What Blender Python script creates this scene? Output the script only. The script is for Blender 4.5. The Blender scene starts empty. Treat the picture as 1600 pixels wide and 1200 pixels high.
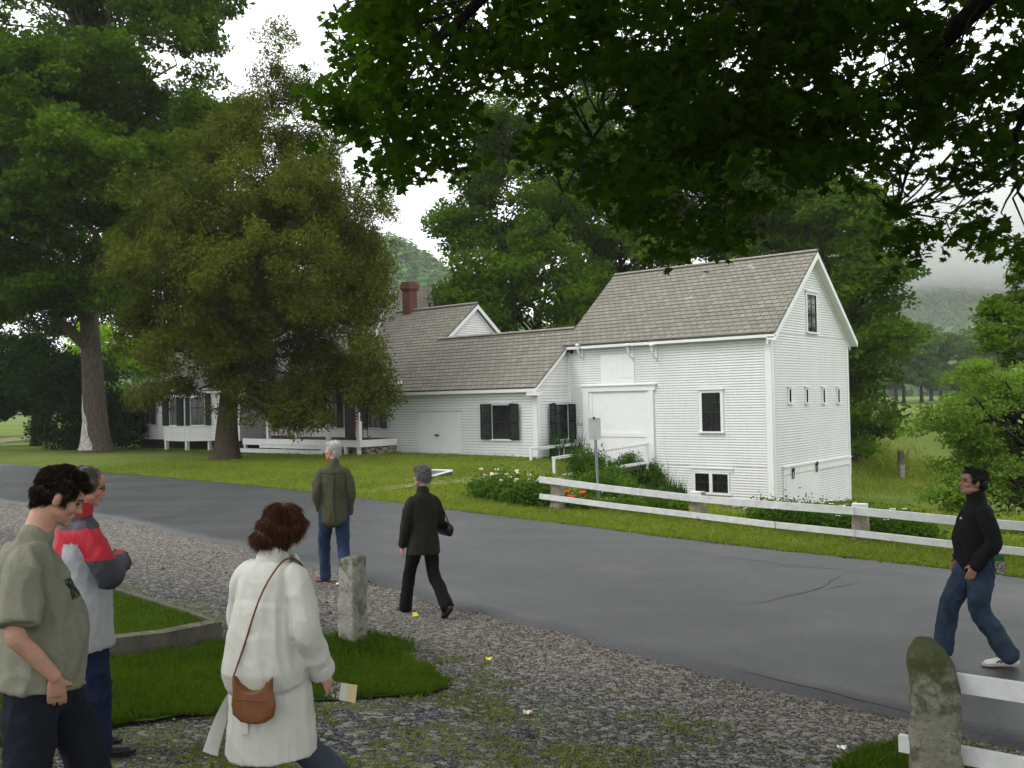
import bpy, bmesh, math, random
import numpy as np
from mathutils import Vector, Matrix, noise as mnoise
random.seed(7); RNG = np.random.default_rng(7)
scene = bpy.context.scene
C = scene.collection
R = math.radians
LIFT = 2.35           # everything is laid out with the eye at z = 0, then raised by this at the end

# ------------------------------------------------------------------ camera
F = 1450.0
cam_d = bpy.data.cameras.new('camera'); cam = bpy.data.objects.new('camera', cam_d); C.objects.link(cam)
cam_d.sensor_width = 36; cam_d.lens = F/1600*36; cam_d.clip_end = 6000; cam_d.clip_start = 0.05
PITCH = math.atan(25/F); ROLL = -0.0205
CM = (Matrix.Rotation(R(90)+PITCH, 3, 'X') @ Matrix.Rotation(ROLL, 3, 'Z'))
cam.matrix_world = CM.to_4x4(); scene.camera = cam
def ray(px, py): return (CM @ Vector(((px-800)/F, (600-py)/F, -1)))
def P(px, py, Y):
    d = ray(px, py); return d*(Y/d.y)
def proj(p):
    q = CM.transposed() @ Vector(p); return (800+F*q.x/-q.z, 600-F*q.y/-q.z)
EU = Vector((.769, -.639, 0)); EV = Vector((.639, .769, 0)); HC = Vector((8.37, 30, 0))
def H(u, v, z=0): return HC + EU*u + EV*v + Vector((0, 0, z))
def hitv(px, py, v):            # picture point -> (u, z) on the house plane v
    d = ray(px, py); t = (HC.dot(EV)+v)/d.dot(EV); p = d*t; return ((p-HC).dot(EU), p.z)
def hitu(px, py, u):
    d = ray(px, py); t = (HC.dot(EU)+u)/d.dot(EU); p = d*t; return ((p-HC).dot(EV), p.z)

# ------------------------------------------------------------------ ground height
RN = Vector((.68, .733, 0)); RD = Vector((.733, -.68, 0))
RW0 = 7.36; ROADW = 6.22
def sst(a, b, x):
    t = np.clip((x-a)/(b-a), 0, 1); return t*t*(3-2*t)
def ws(x, y): return RN.x*x+RN.y*y-RW0, RD.x*x+RD.y*y
def G(x, y):
    x = np.asarray(x, float); y = np.asarray(y, float)
    w, s = ws(x, y)
    zr = -2.2 - .33*sst(-25, -3, s) - .012*np.clip(s+3, 0, 12)
    z = zr + np.where(w < 0, .05*(-w)+.06*np.clip(-w-2,0,8), 0) - .03*np.exp(-((w-3.3)/30)**2)*0
    rr = sst(-22.6, -16.5, s)
    z = z - rr*(1.2*sst(8.5, 19, w) + .075*np.clip(w-20, 0, 13))
    z = z + .06*np.clip(np.minimum(w-6.9, 2), 0, 2)*(1-rr)          # lawn stands a little above the far road edge
    z = z + (1-rr)*.12*sst(20, 34, w)
    far = np.sqrt(x*x+y*y)
    z = z + .05*np.sin(x*.21+1)*np.sin(y*.17)*sst(15, 40, far)*(np.abs(w-3.3) > 5)
    # land falls to a meadow, then rises into wooded hills
    z = z + rr*.8*sst(60, 170, far)
    return z
def Gf(x, y): return float(G(x, y))

# ------------------------------------------------------------------ objects
def link(o, parent=None):
    C.objects.link(o)
    if parent is not None: o.parent = parent
    return o
def tag(o, label=None, cat=None, group=None, kind=None):
    if label: o['label'] = label
    if cat: o['category'] = cat
    if group: o['group'] = group
    if kind: o['kind'] = kind
    return o
def empty(name, loc, rz=0):
    o = bpy.data.objects.new(name, None); o.empty_display_size = .2
    o.location = loc; o.rotation_euler = (0, 0, rz); return link(o)
def copy_tree(o, parent=None):
    c = o.copy(); link(c, parent)
    for k in ('label', 'group'):
        if parent is None and k in c: pass
    for ch in list(o.children): copy_tree(ch, c)
    return c
class MB:
    def __init__(s): s.v = []; s.f = []; s.m = []; s.mi = 0
    def add(s, vs, fs):
        b = len(s.v); s.v += [tuple(v) for v in vs]; s.f += [tuple(b+i for i in f) for f in fs]; s.m += [s.mi]*len(fs); return s
    def box(s, a, b, M=None):
        x0, y0, z0 = a; x1, y1, z1 = b
        vs = [Vector(p) for p in ((x0,y0,z0),(x1,y0,z0),(x1,y1,z0),(x0,y1,z0),(x0,y0,z1),(x1,y0,z1),(x1,y1,z1),(x0,y1,z1))]
        if M is not None: vs = [M @ p for p in vs]
        return s.add(vs, [(0,3,2,1),(4,5,6,7),(0,1,5,4),(1,2,6,5),(2,3,7,6),(3,0,4,7)])
    def hexa(s, lo, hi):
        return s.add(list(lo)+list(hi), [(3,2,1,0),(4,5,6,7),(0,1,5,4),(1,2,6,5),(2,3,7,6),(3,0,4,7)])
    def beam(s, p, q, w, h, up=(0,0,1)):
        p = Vector(p); q = Vector(q); t = (q-p).normalized(); up = Vector(up)
        a = t.cross(up).normalized()*w/2; b = a.cross(t).normalized()*h/2
        return s.hexa([p-a-b, p+a-b, q+a-b, q-a-b], [p-a+b, p+a+b, q+a+b, q-a+b])
    def tube(s, pts, rad, n=8, cap=True):
        pts = [Vector(p) for p in pts]; base = len(s.v); L = len(pts); up = None; vs = []; fs = []
        for i, p in enumerate(pts):
            t = (pts[min(i+1, L-1)]-pts[max(i-1, 0)]).normalized()
            if up is None: up = Vector((1,0,0)) if abs(t.x) < .9 else Vector((0,1,0))
            a = (up-t*up.dot(t)).normalized(); up = a; b = t.cross(a)
            r = rad[i] if hasattr(rad, '__len__') else rad
            for k in range(n):
                an = 2*math.pi*k/n; vs.append(p+(a*math.cos(an)+b*math.sin(an))*r)
        for i in range(L-1):
            for k in range(n): fs.append((i*n+k, i*n+(k+1)%n, (i+1)*n+(k+1)%n, (i+1)*n+k))
        if cap: fs.append(tuple(range(n))[::-1]); fs.append(tuple((L-1)*n+k for k in range(n)))
        return s.add(vs, fs)
    def ell(s, c, r, n=12, m=8, M=None):
        c = Vector(c); vs = []; fs = []
        if not hasattr(r, '__len__'): r = (r, r, r)
        for i in range(m+1):
            ph = math.pi*i/m
            for k in range(n):
                th = 2*math.pi*k/n; q = Vector((r[0]*math.sin(ph)*math.cos(th), r[1]*math.sin(ph)*math.sin(th), r[2]*math.cos(ph)))
                if M is not None: q = M @ q
                vs.append(c+q)
        for i in range(m):
            for k in range(n):
                if i == 0: f = (0, (i+1)*n+k, (i+1)*n+(k+1)%n)
                elif i == m-1: f = (i*n+k, m*n, i*n+(k+1)%n)
                else: f = (i*n+k, (i+1)*n+k, (i+1)*n+(k+1)%n, i*n+(k+1)%n)
                fs.append(f)
        # weld poles: unused ring vertices stay out of faces
        return s.add(vs, fs)
    def loft(s, rings, cap=True):
        n = len(rings[0]); vs = [p for r in rings for p in r]; fs = []
        for i in range(len(rings)-1):
            for k in range(n): fs.append((i*n+k, i*n+(k+1)%n, (i+1)*n+(k+1)%n, (i+1)*n+k))
        if cap: fs.append(tuple(range(n))[::-1]); fs.append(tuple((len(rings)-1)*n+k for k in range(n)))
        return s.add(vs, fs)
    def build(s, name, mats, parent=None, off=None, smooth=False, loc=None):
        me = bpy.data.meshes.new(name)
        vs = s.v
        if off is not None: vs = [(x-off[0], y-off[1], z-off[2]) for x, y, z in vs]
        me.from_pydata(vs, [], s.f)
        if not isinstance(mats, (list, tuple)): mats = [mats]
        for m in mats: me.materials.append(m)
        if len(mats) > 1: me.polygons.foreach_set('material_index', s.m)
        if smooth: me.polygons.foreach_set('use_smooth', [True]*len(me.polygons))
        me.validate(); me.update()
        o = bpy.data.objects.new(name, me)
        if loc is not None: o.location = loc
        return link(o, parent)
def jag(o, amt, scale, seed=0):
    for v in o.data.vertices:
        n = mnoise.noise_vector(Vector(v.co)*scale+Vector((seed, seed*1.7, 3))); v.co = v.co+n*amt

# ------------------------------------------------------------------ materials
M = {}
class NT:
    def __init__(s, name):
        s.m = bpy.data.materials.new(name); s.m.use_nodes = True; s.t = s.m.node_tree; s.n = s.t.nodes; s.l = s.t.links
        s.b = s.n['Principled BSDF']; s.out = s.n['Material Output']
    def node(s, typ, **k):
        n = s.n.new(typ)
        for a, b in k.items():
            if a in n.inputs.keys(): n.inputs[a].default_value = b
            else: setattr(n, a, b)
        return n
    def inp(s, sock, v):
        if hasattr(v, 'is_linked') or isinstance(v, bpy.types.NodeSocket): s.l.new(v, sock)
        else: sock.default_value = v if not (isinstance(v, tuple) and len(v) == 3 and sock.type == 'RGBA') else (*v, 1)
    def obj(s): return s.node('ShaderNodeTexCoord').outputs['Object']
    def pos(s): return s.node('ShaderNodeNewGeometry').outputs['Position']
    def noise(s, scale, vec=None, detail=4, rough=.55, stretch=None, dist=0):
        v = vec if vec is not None else s.obj()
        if stretch:
            mp = s.node('ShaderNodeMapping'); mp.inputs['Scale'].default_value = stretch; s.l.new(v, mp.inputs['Vector']); v = mp.outputs[0]
        n = s.node('ShaderNodeTexNoise', Scale=scale, Detail=detail, Roughness=rough, Distortion=dist); s.l.new(v, n.inputs['Vector']); return n.outputs['Fac']
    def ramp(s, fac, stops):
        r = s.node('ShaderNodeValToRGB'); e = r.color_ramp.elements
        while len(e) < len(stops): e.new(.5)
        for i, (p, c) in enumerate(stops):
            e[i].position = p; e[i].color = (*c, 1) if len(c) == 3 else c
        s.l.new(fac, r.inputs[0]); return r.outputs[0]
    def mix(s, fac, a, b, mode='MIX'):
        m = s.node('ShaderNodeMix', data_type='RGBA', blend_type=mode)
        s.inp(m.inputs[0], fac); s.inp(m.inputs[6], a); s.inp(m.inputs[7], b); return m.outputs[2]
    def math(s, op, a, b=0.0, c=None):
        m = s.node('ShaderNodeMath', operation=op); s.inp(m.inputs[0], a); s.inp(m.inputs[1], b)
        if c is not None: s.inp(m.inputs[2], c)
        return m.outputs[0]
    def thr(s, v, a, b):
        m = s.node('ShaderNodeMapRange', interpolation_type='SMOOTHSTEP'); s.inp(m.inputs[0], v); m.inputs[1].default_value = a; m.inputs[2].default_value = b; return m.outputs[0]
    def bump(s, h, strength=.3, dist=.02):
        b = s.node('ShaderNodeBump', Strength=strength, Distance=dist); s.l.new(h, b.inputs['Height']); s.l.new(b.outputs[0], s.b.inputs['Normal'])
    def fin(s, color, rough=.8, spec=.3, metal=0):
        s.inp(s.b.inputs['Base Color'], color); s.inp(s.b.inputs['Roughness'], rough); s.b.inputs['Specular IOR Level'].default_value = spec
        s.b.inputs['Metallic'].default_value = metal; return s.m
def simple(name, c, rough=.7, var=.12, scale=6, bump=.15, bscale=40, spec=.3, metal=0, bd=.005):
    t = NT(name); c = Vector(c)
    n = t.noise(scale); col = t.ramp(n, [(.25, tuple(c*(1-var))), (.75, tuple(c*(1+var)))])
    if bump: t.bump(t.noise(bscale), bump, bd)
    return t.fin(col, rough, spec, metal)
M['white'] = simple('white_paint', (.74,.745,.75), .55, .04, 3, .1, 60)
M['white_worn'] = simple('worn_white_paint', (.66,.67,.66), .65, .12, 5, .3, 30)
M['black'] = simple('black_paint', (.012,.013,.014), .5, .2, 5, .1, 40)
M['shutter'] = simple('shutter_paint', (.010,.013,.012), .6, .2, 5, .1, 40)
M['grey_trim'] = simple('grey_trim', (.45,.46,.44), .6, .05, 3, .1, 50)
t = NT('clapboard_paint')                      # painted boards with faint random streaks
g = t.noise(1.2, stretch=(1,1,.4)); fine = t.noise(14, stretch=(.15,.15,3))
col = t.ramp(g, [(.2,(.70,.705,.70)),(.8,(.78,.785,.79))]); col = t.mix(t.thr(fine,.55,.8), col, (.62,.62,.60))
t.bump(t.noise(30, stretch=(.2,.2,2)), .15, .004); M['clap'] = t.fin(col, .55, .3)
t = NT('clapboard_butt_edge'); M['lap'] = t.fin(t.ramp(t.noise(9, stretch=(1,1,.1)), [(.3,(.36,.365,.36)),(.7,(.55,.56,.55))]), .8, .1)  # darker strip painted for the shadow line under each board
def shingle(name, c1, c2, moss, axis):
    t = NT(name); o = t.node('ShaderNodeTexCoord').outputs['Object']
    sp = t.node('ShaderNodeSeparateXYZ'); t.l.new(o, sp.inputs[0]); cb = t.node('ShaderNodeCombineXYZ')
    t.l.new(sp.outputs[0 if axis == 'u' else 1], cb.inputs[0]); t.l.new(t.math('MULTIPLY', sp.outputs[2], 1.62), cb.inputs[1])
    br = t.node('ShaderNodeTexBrick', Scale=1.0); br.offset = .43; br.offset_frequency = 2
    br.inputs['Brick Width'].default_value = .27; br.inputs['Row Height'].default_value = .235; br.inputs['Mortar Size'].default_value = .017
    br.inputs['Mortar Smooth'].default_value = .3; br.inputs['Bias'].default_value = 0
    br.inputs['Color1'].default_value = (*c1, 1); br.inputs['Color2'].default_value = (*c2, 1); br.inputs['Mortar'].default_value = (c1[0]*.22, c1[1]*.22, c1[2]*.22, 1)  # dark joints; their rows also paint the shade below the shingle butts
    t.l.new(cb.outputs[0], br.inputs['Vector'])
    n1 = t.noise(.7, detail=6); col = t.mix(t.thr(n1, .45, .7), br.outputs[0], moss)
    mm = t.node('ShaderNodeMix', data_type='RGBA'); col = t.mix(t.math('MULTIPLY', t.thr(n1,.4,.75), .45), br.outputs[0], moss)
    col = t.mix(t.math('MULTIPLY', t.noise(9, detail=6), .35), col, (.25,.235,.20)); col = t.mix(t.thr(t.noise(2.2, stretch=(1,1,1)), .66,.78), col, (.42,.40,.34))
    t.bump(t.noise(25), .35, .01); M[name] = t.fin(col, .85, .15); return M[name]
shingle('shingle_u', (.215,.203,.170), (.145,.136,.115), (.15,.155,.11), 'u')
shingle('shingle_v', (.215,.203,.170), (.145,.136,.115), (.13,.135,.09), 'v')
M['ridge'] = simple('weathered_cedar', (.20,.18,.15), .85, .3, 5, .3, 30)
t = NT('window_glass'); M['glass'] = t.fin(t.ramp(t.noise(1.4), [(.3,(.006,.007,.008)),(.75,(.025,.027,.03))]), .08, .5)
t = NT('curtained_glass'); sx = t.noise(7, stretch=(6,6,.2)); M['curtain'] = t.fin(t.ramp(sx, [(.35,(.02,.021,.022)),(.6,(.16,.16,.16))]), .15, .5)
M['sash'] = simple('dark_sash', (.015,.016,.017), .4, .2)
t = NT('field_stone'); vo = t.node('ShaderNodeTexVoronoi', Scale=3.2, feature='F1'); mp = t.node('ShaderNodeMapping'); mp.inputs['Scale'].default_value = (1,1,2.2); t.l.new(t.obj(), mp.inputs[0]); t.l.new(mp.outputs[0], vo.inputs['Vector'])
v2 = t.node('ShaderNodeTexVoronoi', Scale=3.2, feature='DISTANCE_TO_EDGE'); t.l.new(mp.outputs[0], v2.inputs['Vector'])
col = t.mix(t.noise(6), t.mix(.5, vo.outputs['Color'], (.30,.27,.20)), (.22,.20,.14)); col = t.mix(.6, col, (.28,.25,.18)); col = t.mix(t.thr(v2.outputs['Distance'], .09, .02), col, (.03,.028,.02))
t.bump(t.thr(v2.outputs['Distance'], 0, .2), .8, .05); M['stone'] = t.fin(col, .9, .2)
t = NT('red_brick'); br = t.node('ShaderNodeTexBrick', Scale=1.0); br.inputs['Brick Width'].default_value = .21; br.inputs['Row Height'].default_value = .075; br.inputs['Mortar Size'].default_value = .008
mp = t.node('ShaderNodeMapping'); mp.inputs['Rotation'].default_value = (R(90), 0, 0); t.l.new(t.obj(), mp.inputs[0]); t.l.new(mp.outputs[0], br.inputs[0])
br.inputs['Color1'].default_value = (.10,.032,.024,1); br.inputs['Color2'].default_value = (.15,.055,.038,1); br.inputs['Mortar'].default_value = (.15,.12,.10,1)
M['brick'] = t.fin(t.mix(t.math('MULTIPLY', t.noise(3), .6), br.outputs[0], (.10,.05,.04)), .9, .1)
M['deck'] = simple('weathered_deck', (.10,.085,.075), .8, .25, 4, .3, 40)
M['iron'] = simple('black_iron', (.012,.012,.012), .45, .1)
M['steel'] = simple('galvanized_steel', (.23,.24,.25), .45, .1, 10, .05, 60, .5, .6)
M['signback'] = simple('sign_back', (.42,.43,.42), .4, .06, 6, .02, 60, .4, 0)
# foliage / bark
def leafmat(name, dark, light, trans=.35, pos_scale=.35, extra=None, rough=.55):
    t = NT(name); at = t.node('ShaderNodeAttribute'); at.attribute_name = 'rnd'
    n = t.noise(pos_scale, t.pos(), 3)
    f = t.math('ADD', t.math('MULTIPLY', at.outputs['Fac'], .55), t.math('MULTIPLY', n, .6))
    col = t.ramp(f, [(.2, dark), (.85, light)])
    if extra: col = t.mix(t.thr(t.noise(extra[1], t.pos(), 2), extra[2], extra[2]+.1), col, extra[0])
    t.fin(col, rough, .03)
    tr = t.node('ShaderNodeBsdfTranslucent'); hs = t.mix(1, col, (1.3,1.5,.5), 'MULTIPLY'); t.l.new(hs, tr.inputs[0])
    mx = t.node('ShaderNodeMixShader'); mx.inputs[0].default_value = trans
    t.l.new(t.b.outputs[0], mx.inputs[1]); t.l.new(tr.outputs[0], mx.inputs[2]); t.l.new(mx.outputs[0], t.out.inputs[0]); M[name] = t.m; return t.m
leafmat('leaf_maple', (.011,.033,.002), (.088,.155,.008))
leafmat('leaf_maple_dark', (.007,.022,.003), (.028,.062,.006))
leafmat('leaf_near', (.008,.022,.002), (.042,.082,.006), trans=.48, pos_scale=.8, rough=.85)
leafmat('leaf_cedar', (.022,.036,.004), (.108,.126,.014), trans=.22, pos_scale=.6, extra=((.09,.045,.012), .62, .70))
leafmat('leaf_hill', (.030,.090,.018), (.10,.19,.045), trans=.1, pos_scale=.03)
leafmat('leaf_bright', (.10,.20,.015), (.24,.38,.03), trans=.45)
leafmat('leaf_lilac', (.006,.016,.005), (.020,.042,.010), trans=.2)
leafmat('leaf_apple', (.045,.095,.014), (.165,.25,.038), trans=.35)
leafmat('leaf_far', (.022,.062,.008), (.085,.150,.020), trans=.2, pos_scale=.05)
leafmat('leaf_bed', (.022,.060,.006), (.085,.155,.02), trans=.35, pos_scale=1.5)
leafmat('leaf_iris', (.018,.048,.012), (.045,.10,.03), trans=.3, pos_scale=1.5)
def bark(name, a, b, sc=(6,6,1.2)):
    t = NT(name); n = t.noise(3, stretch=sc, detail=8, rough=.65); t.bump(n, .8, .05); M[name] = t.fin(t.ramp(n, [(.3,a),(.7,b)]), .95, .1)
bark('bark_maple', (.045,.036,.028), (.15,.125,.10)); bark('bark_cedar', (.028,.022,.016), (.11,.09,.065), (8,8,.8)); bark('bark_dark', (.012,.010,.008), (.04,.034,.028))

# ------------------------------------------------------------------ fast numpy meshes
def np_mesh(name, V, loops, sizes, mats, rnd=None, parent=None, loc=None, smooth=False, mi=None):
    me = bpy.data.meshes.new(name); V = np.ascontiguousarray(V, dtype=np.float32)
    me.vertices.add(len(V)); me.vertices.foreach_set('co', V.ravel())
    me.loops.add(len(loops)); me.loops.foreach_set('vertex_index', np.ascontiguousarray(loops, dtype=np.int32))
    n = len(sizes); st = np.zeros(n, np.int32); st[1:] = np.cumsum(sizes)[:-1]
    me.polygons.add(n); me.polygons.foreach_set('loop_start', st); me.polygons.foreach_set('loop_total', np.asarray(sizes, np.int32))
    if not isinstance(mats, (list, tuple)): mats = [mats]
    for m in mats: me.materials.append(m)
    if mi is not None: me.polygons.foreach_set('material_index', np.asarray(mi, np.int32))
    me.polygons.foreach_set('use_smooth', np.full(n, smooth))
    me.update(calc_edges=True)
    if rnd is not None:
        a = me.attributes.new('rnd', 'FLOAT', 'FACE'); a.data.foreach_set('value', np.asarray(rnd, np.float32))
    o = bpy.data.objects.new(name, me)
    if loc is not None: o.location = loc
    return link(o, parent)
T_QUAD = np.array([(-.5,0,0),(0,-.32,-.05),(.5,0,0),(0,.32,-.05)])
T_MAPLE = np.array([(0,-.5,0),(.10,-.28,0),(.40,-.30,-.04),(.28,-.08,0),(.55,.14,-.08),(.22,.16,0),(.20,.34,0),(0,.56,-.08),(-.20,.34,0),(-.22,.16,0),(-.55,.14,-.08),(-.28,-.08,0),(-.40,-.30,-.04),(-.10,-.28,0)])
T_CLUMP = np.array([(-.5,-.1,0),(-.2,-.42,-.1),(.15,-.3,0),(.5,-.15,-.1),(.34,.2,0),(.05,.5,-.1),(-.25,.3,0)])
def frames(N, up_spin, rng):
    N = N/np.linalg.norm(N, axis=1, keepdims=True)
    a = rng.normal(size=N.shape); a -= (a*N).sum(1, keepdims=True)*N; a /= np.linalg.norm(a, axis=1, keepdims=True)
    return a, np.cross(N, a), N
def leaves(name, Pn, Nn, S, templ, mat, parent=None, loc=(0,0,0), rng=RNG, rndv=None):
    a, b, n = frames(Nn, 0, rng); k = len(templ); S = np.asarray(S)[:, None, None]
    V = Pn[:, None, :] + S*(templ[None, :, 0:1]*a[:, None, :] + templ[None, :, 1:2]*b[:, None, :] + templ[None, :, 2:3]*n[:, None, :])
    V = V.reshape(-1, 3) - np.array(loc)
    m = len(Pn)
    return np_mesh(name, V, np.arange(m*k), np.full(m, k), mat, rng.random(m) if rndv is None else rndv, parent, None)
# ------------------------------------------------------------------ ground, road
def axis_pts(lo, hi, c, fine, g):
    out = [c]; st = fine
    x = c
    while x < hi: x += st; st = fine if abs(x-c) < 45 else st*g; out.append(x)
    x = c; st = fine; l = []
    while x > lo: x -= st; st = fine if abs(x-c) < 45 else st*g; l.append(x)
    return np.array(l[::-1]+out)
def sheet(name, X, Y, Z, mat):
    ny, nx = X.shape; V = np.stack([X.ravel(), Y.ravel(), Z.ravel()], 1)
    i = np.arange(ny-1)[:, None]*nx+np.arange(nx-1)[None, :]; q = np.stack([i, i+1, i+nx+1, i+nx], -1).reshape(-1, 4)
    return np_mesh(name, V, q.ravel(), np.full(len(q), 4), mat, smooth=True)
# grass ground
t = NT('lawn'); p = t.pos(); n1 = t.noise(.35, p, 4); n2 = t.noise(6, p, 6, .7); n3 = t.noise(.06, p, 3)
col = t.ramp(n1, [(.3,(.060,.100,.009)),(.7,(.125,.165,.020))]); col = t.mix(t.math('MULTIPLY', n2, .5), col, (.05,.085,.012)); col = t.mix(t.math('MULTIPLY', t.thr(n3,.5,.7), .5), col, (.19,.215,.045))
t.bump(t.noise(45, p, 4), .6, .03); M['lawn'] = t.fin(col, .9, .1)
gx = axis_pts(-1500, 1500, 4, .9, 1.09); gy = axis_pts(-60, 2600, 20, .9, 1.09)
X, Y = np.meshgrid(gx, gy); Z = G(X, Y)
w_, s_ = ws(X, Y)
Z = Z - .10*((w_ > 1.2) & (w_ < ROADW-.5) & (np.abs(s_) < 200))          # sunk below the road bed
Z = Z - .12*((w_ > -13) & (w_ < .3) & (s_ > -88) & (s_ < 12))
o = sheet('ground', X, Y, Z, M['lawn']); tag(o, 'mown green lawn and meadow running out to the wooded hills', 'ground', kind='structure')
# road
t = NT('asphalt'); p = t.pos(); n1 = t.noise(.5, p, 5, .6); n2 = t.noise(140, p, 2)
mp = t.node('ShaderNodeMapping'); mp.inputs['Rotation'].default_value = (0,0,R(42.8)); mp.inputs['Scale'].default_value = (.12,1.1,1); t.l.new(p, mp.inputs[0])
tr = t.node('ShaderNodeTexNoise', Scale=1.6, Detail=4); t.l.new(mp.outputs[0], tr.inputs[0])
col = t.ramp(tr.outputs[0], [(.3,(.026,.028,.031)),(.7,(.047,.048,.051))]); col = t.mix(t.math('MULTIPLY', n1, .4), col, (.032,.034,.038))
sp = t.thr(n2, .66, .74); n3 = t.noise(38, p, 5, .75); col = t.mix(t.math('MULTIPLY', t.thr(n3, .42, .66), .45), col, (.085,.086,.088)); col = t.mix(t.math('MULTIPLY', t.thr(n3, .50, .34), .45), col, (.018,.019,.02)); col = t.mix(t.math('MULTIPLY', sp, .6), col, (.19,.19,.185)); col = t.mix(t.math('MULTIPLY', t.thr(n2,.36,.28), .6), col, (.02,.02,.022))
col = t.mix(t.math('MULTIPLY', t.thr(t.noise(.22, p, 3), .58, .7), .35), col, (.13,.12,.09))
t.bump(t.noise(180, p, 3), .35, .006); M['asphalt'] = t.fin(col, t.ramp(n1, [(.3,(.42,)*3),(.7,(.62,)*3)]), .45)
sv = np.concatenate([np.linspace(-220,-60,30), np.arange(-59,14,.35), np.linspace(14.5,60,20)])
wv = np.concatenate([[-.03], np.linspace(0, ROADW, 18), [ROADW+.04]])
W, S = np.meshgrid(wv, sv)
edge = .05*np.sin(S*1.7)+.035*np.sin(S*4.1+2)+.03*np.sin(S*9.3+1)+.025*np.sin(S*23)
NE = np.interp(S, [-60,-24,-21,-18,-13.6,-10.3,-8.25,-6,-3.6,-2,2], [.3,.45,.8,.85,.77,.57,.32,.15,-.09,-.23,-.3])
edge2 = .05*np.sin(S*1.1+1)+.04*np.sin(S*5.7)+.02*np.sin(S*17)
Wj = W+NE*(1-np.clip(W/ROADW,0,1))+edge*np.clip(1-np.abs(W)/1.0, 0, 1)+edge2*np.clip(1-np.abs(W-ROADW)/1.0, 0, 1)
Xr = RN.x*(Wj+RW0)+RD.x*S; Yr = RN.y*(Wj+RW0)+RD.y*S
# orthonormal solve
den = RN.x*RD.y-RN.y*RD.x
def fromws(w, s):
    w = np.asarray(w, float)+RW0; s = np.asarray(s, float)
    return (w*RD.y-s*RN.y)/den, (RN.x*s-RD.x*w)/den
Xr, Yr = fromws(Wj, S)
Zr = G(Xr, Yr)+.045+.05*(1-((Wj-ROADW/2)/(ROADW/2))**2)
Zr[:, 0] -= .12; Zr[:, -1] -= .10
o = sheet('road', Xr, Yr, Zr, M['asphalt']); tag(o, 'grey asphalt country road with cracks and worn edges', 'road', kind='structure')
# cracks in the asphalt: thin tarred lines; the last paints the near edge's shadow
def road_z(x, y):
    w, s = ws(x, y); return Gf(x, y)+.045+.05*(1-((w-ROADW/2)/(ROADW/2))**2)
def on_road(px, py, dz=.0):
    d = ray(px, py); z = -2.45
    for _ in range(8):
        q = d*(z/d.z); z = road_z(q.x, q.y)
    q = d*(z/d.z); return Vector((q.x, q.y, z+dz))
def on_ground(px, py):
    d = ray(px, py); z = -2.4
    for _ in range(12):
        q = d*(z/d.z); z = Gf(q.x, q.y)
    q = d*(z/d.z); return Vector((q.x, q.y, z))
M['tar'] = simple('crack_shadow', (.018,.018,.019), .9, .2)
mb = MB()
def crack(pts, wd):
    prev = None; pp = []
    for a, b in zip(pts[:-1], pts[1:]):
        A = on_road(*a); B = on_road(*b); n = max(2, int((B-A).length/.16))
        for i in range(n):
            q = A.lerp(B, i/n); j = mnoise.noise_vector(q*2.5)*.09+mnoise.noise_vector(q*9)*.03; pp.append(Vector((q.x+j.x, q.y+j.y, 0)))
    for i in range(len(pp)-1):
        t_ = (pp[i+1]-pp[i]).normalized(); n_ = Vector((-t_.y, t_.x, 0)); k = wd*(.4+.9*abs(mnoise.noise(pp[i]*5)))*min(1, (i+1)/4, (len(pp)-i)/5)
        L = [pp[i]-n_*k, pp[i]+n_*k]
        L = [Vector((q.x, q.y, road_z(q.x, q.y)+.004)) for q in L]
        if prev: mb.add([prev[0], L[0], L[1], prev[1]], [(0,1,2,3)])
        prev = L
crack([(1130,947),(1180,944),(1272,924),(1300,910),(1320,897),(1316,888)], .009)
crack([(1040,858),(1100,866),(1180,876),(1250,886),(1320,890),(1400,903)], .012)
crack([(1240,905),(1262,915),(1275,924)], .010); crack([(1272,924),(1310,916),(1375,906)], .010)
crack([(1480,862),(1540,872),(1600,880)], .010)
crack([(1150,1046),(1240,1070),(1330,1094),(1420,1116),(1500,1137),(1590,1159)], .018)  # dark strip painted for the shadow of the broken road edge's thickness
mb.build('road_cracks', M['tar']); tag(bpy.data.objects['road_cracks'], 'jagged cracks running across the grey road', 'cracks', kind='structure')
# gravel shoulder
t = NT('gravel'); p = t.pos()
vo = t.node('ShaderNodeTexVoronoi', Scale=55); t.l.new(p, vo.inputs['Vector']); vb = t.node('ShaderNodeTexVoronoi', Scale=22); t.l.new(p, vb.inputs['Vector'])
sp_ = t.node('ShaderNodeSeparateColor'); t.l.new(vo.outputs['Color'], sp_.inputs[0]); sq = t.node('ShaderNodeSeparateColor'); t.l.new(vb.outputs['Color'], sq.inputs[0])
big = t.noise(.45, p, 4); dot = t.node('ShaderNodeVectorMath', operation='DOT_PRODUCT'); t.l.new(p, dot.inputs[0]); dot.inputs[1].default_value = RN
wn = t.math('ADD', t.math('SUBTRACT', dot.outputs['Value'], RW0), t.math('MULTIPLY', t.math('SUBTRACT', big, .5), 2.2))
brown = t.thr(wn, -2.4, -.4)
g1 = t.ramp(sp_.outputs[0], [(0,(.010,.012,.014)),(.5,(.036,.038,.042)),(1,(.14,.14,.14))]); g2 = t.ramp(sp_.outputs[0], [(0,(.026,.024,.021)),(.5,(.098,.088,.076)),(1,(.26,.24,.215))])
col = t.mix(brown, g1, g2); col = t.mix(t.math('MULTIPLY', t.thr(sq.outputs[0],.8,.85), .5), col, (.30,.28,.25))
moss = t.math('MULTIPLY', t.thr(t.noise(1.1, p, 6, .7), .46, .56), t.thr(wn, -1.3, -2.6)); moss = t.math('MULTIPLY', moss, t.thr(t.noise(20, p, 3), .38, .6))
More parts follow.
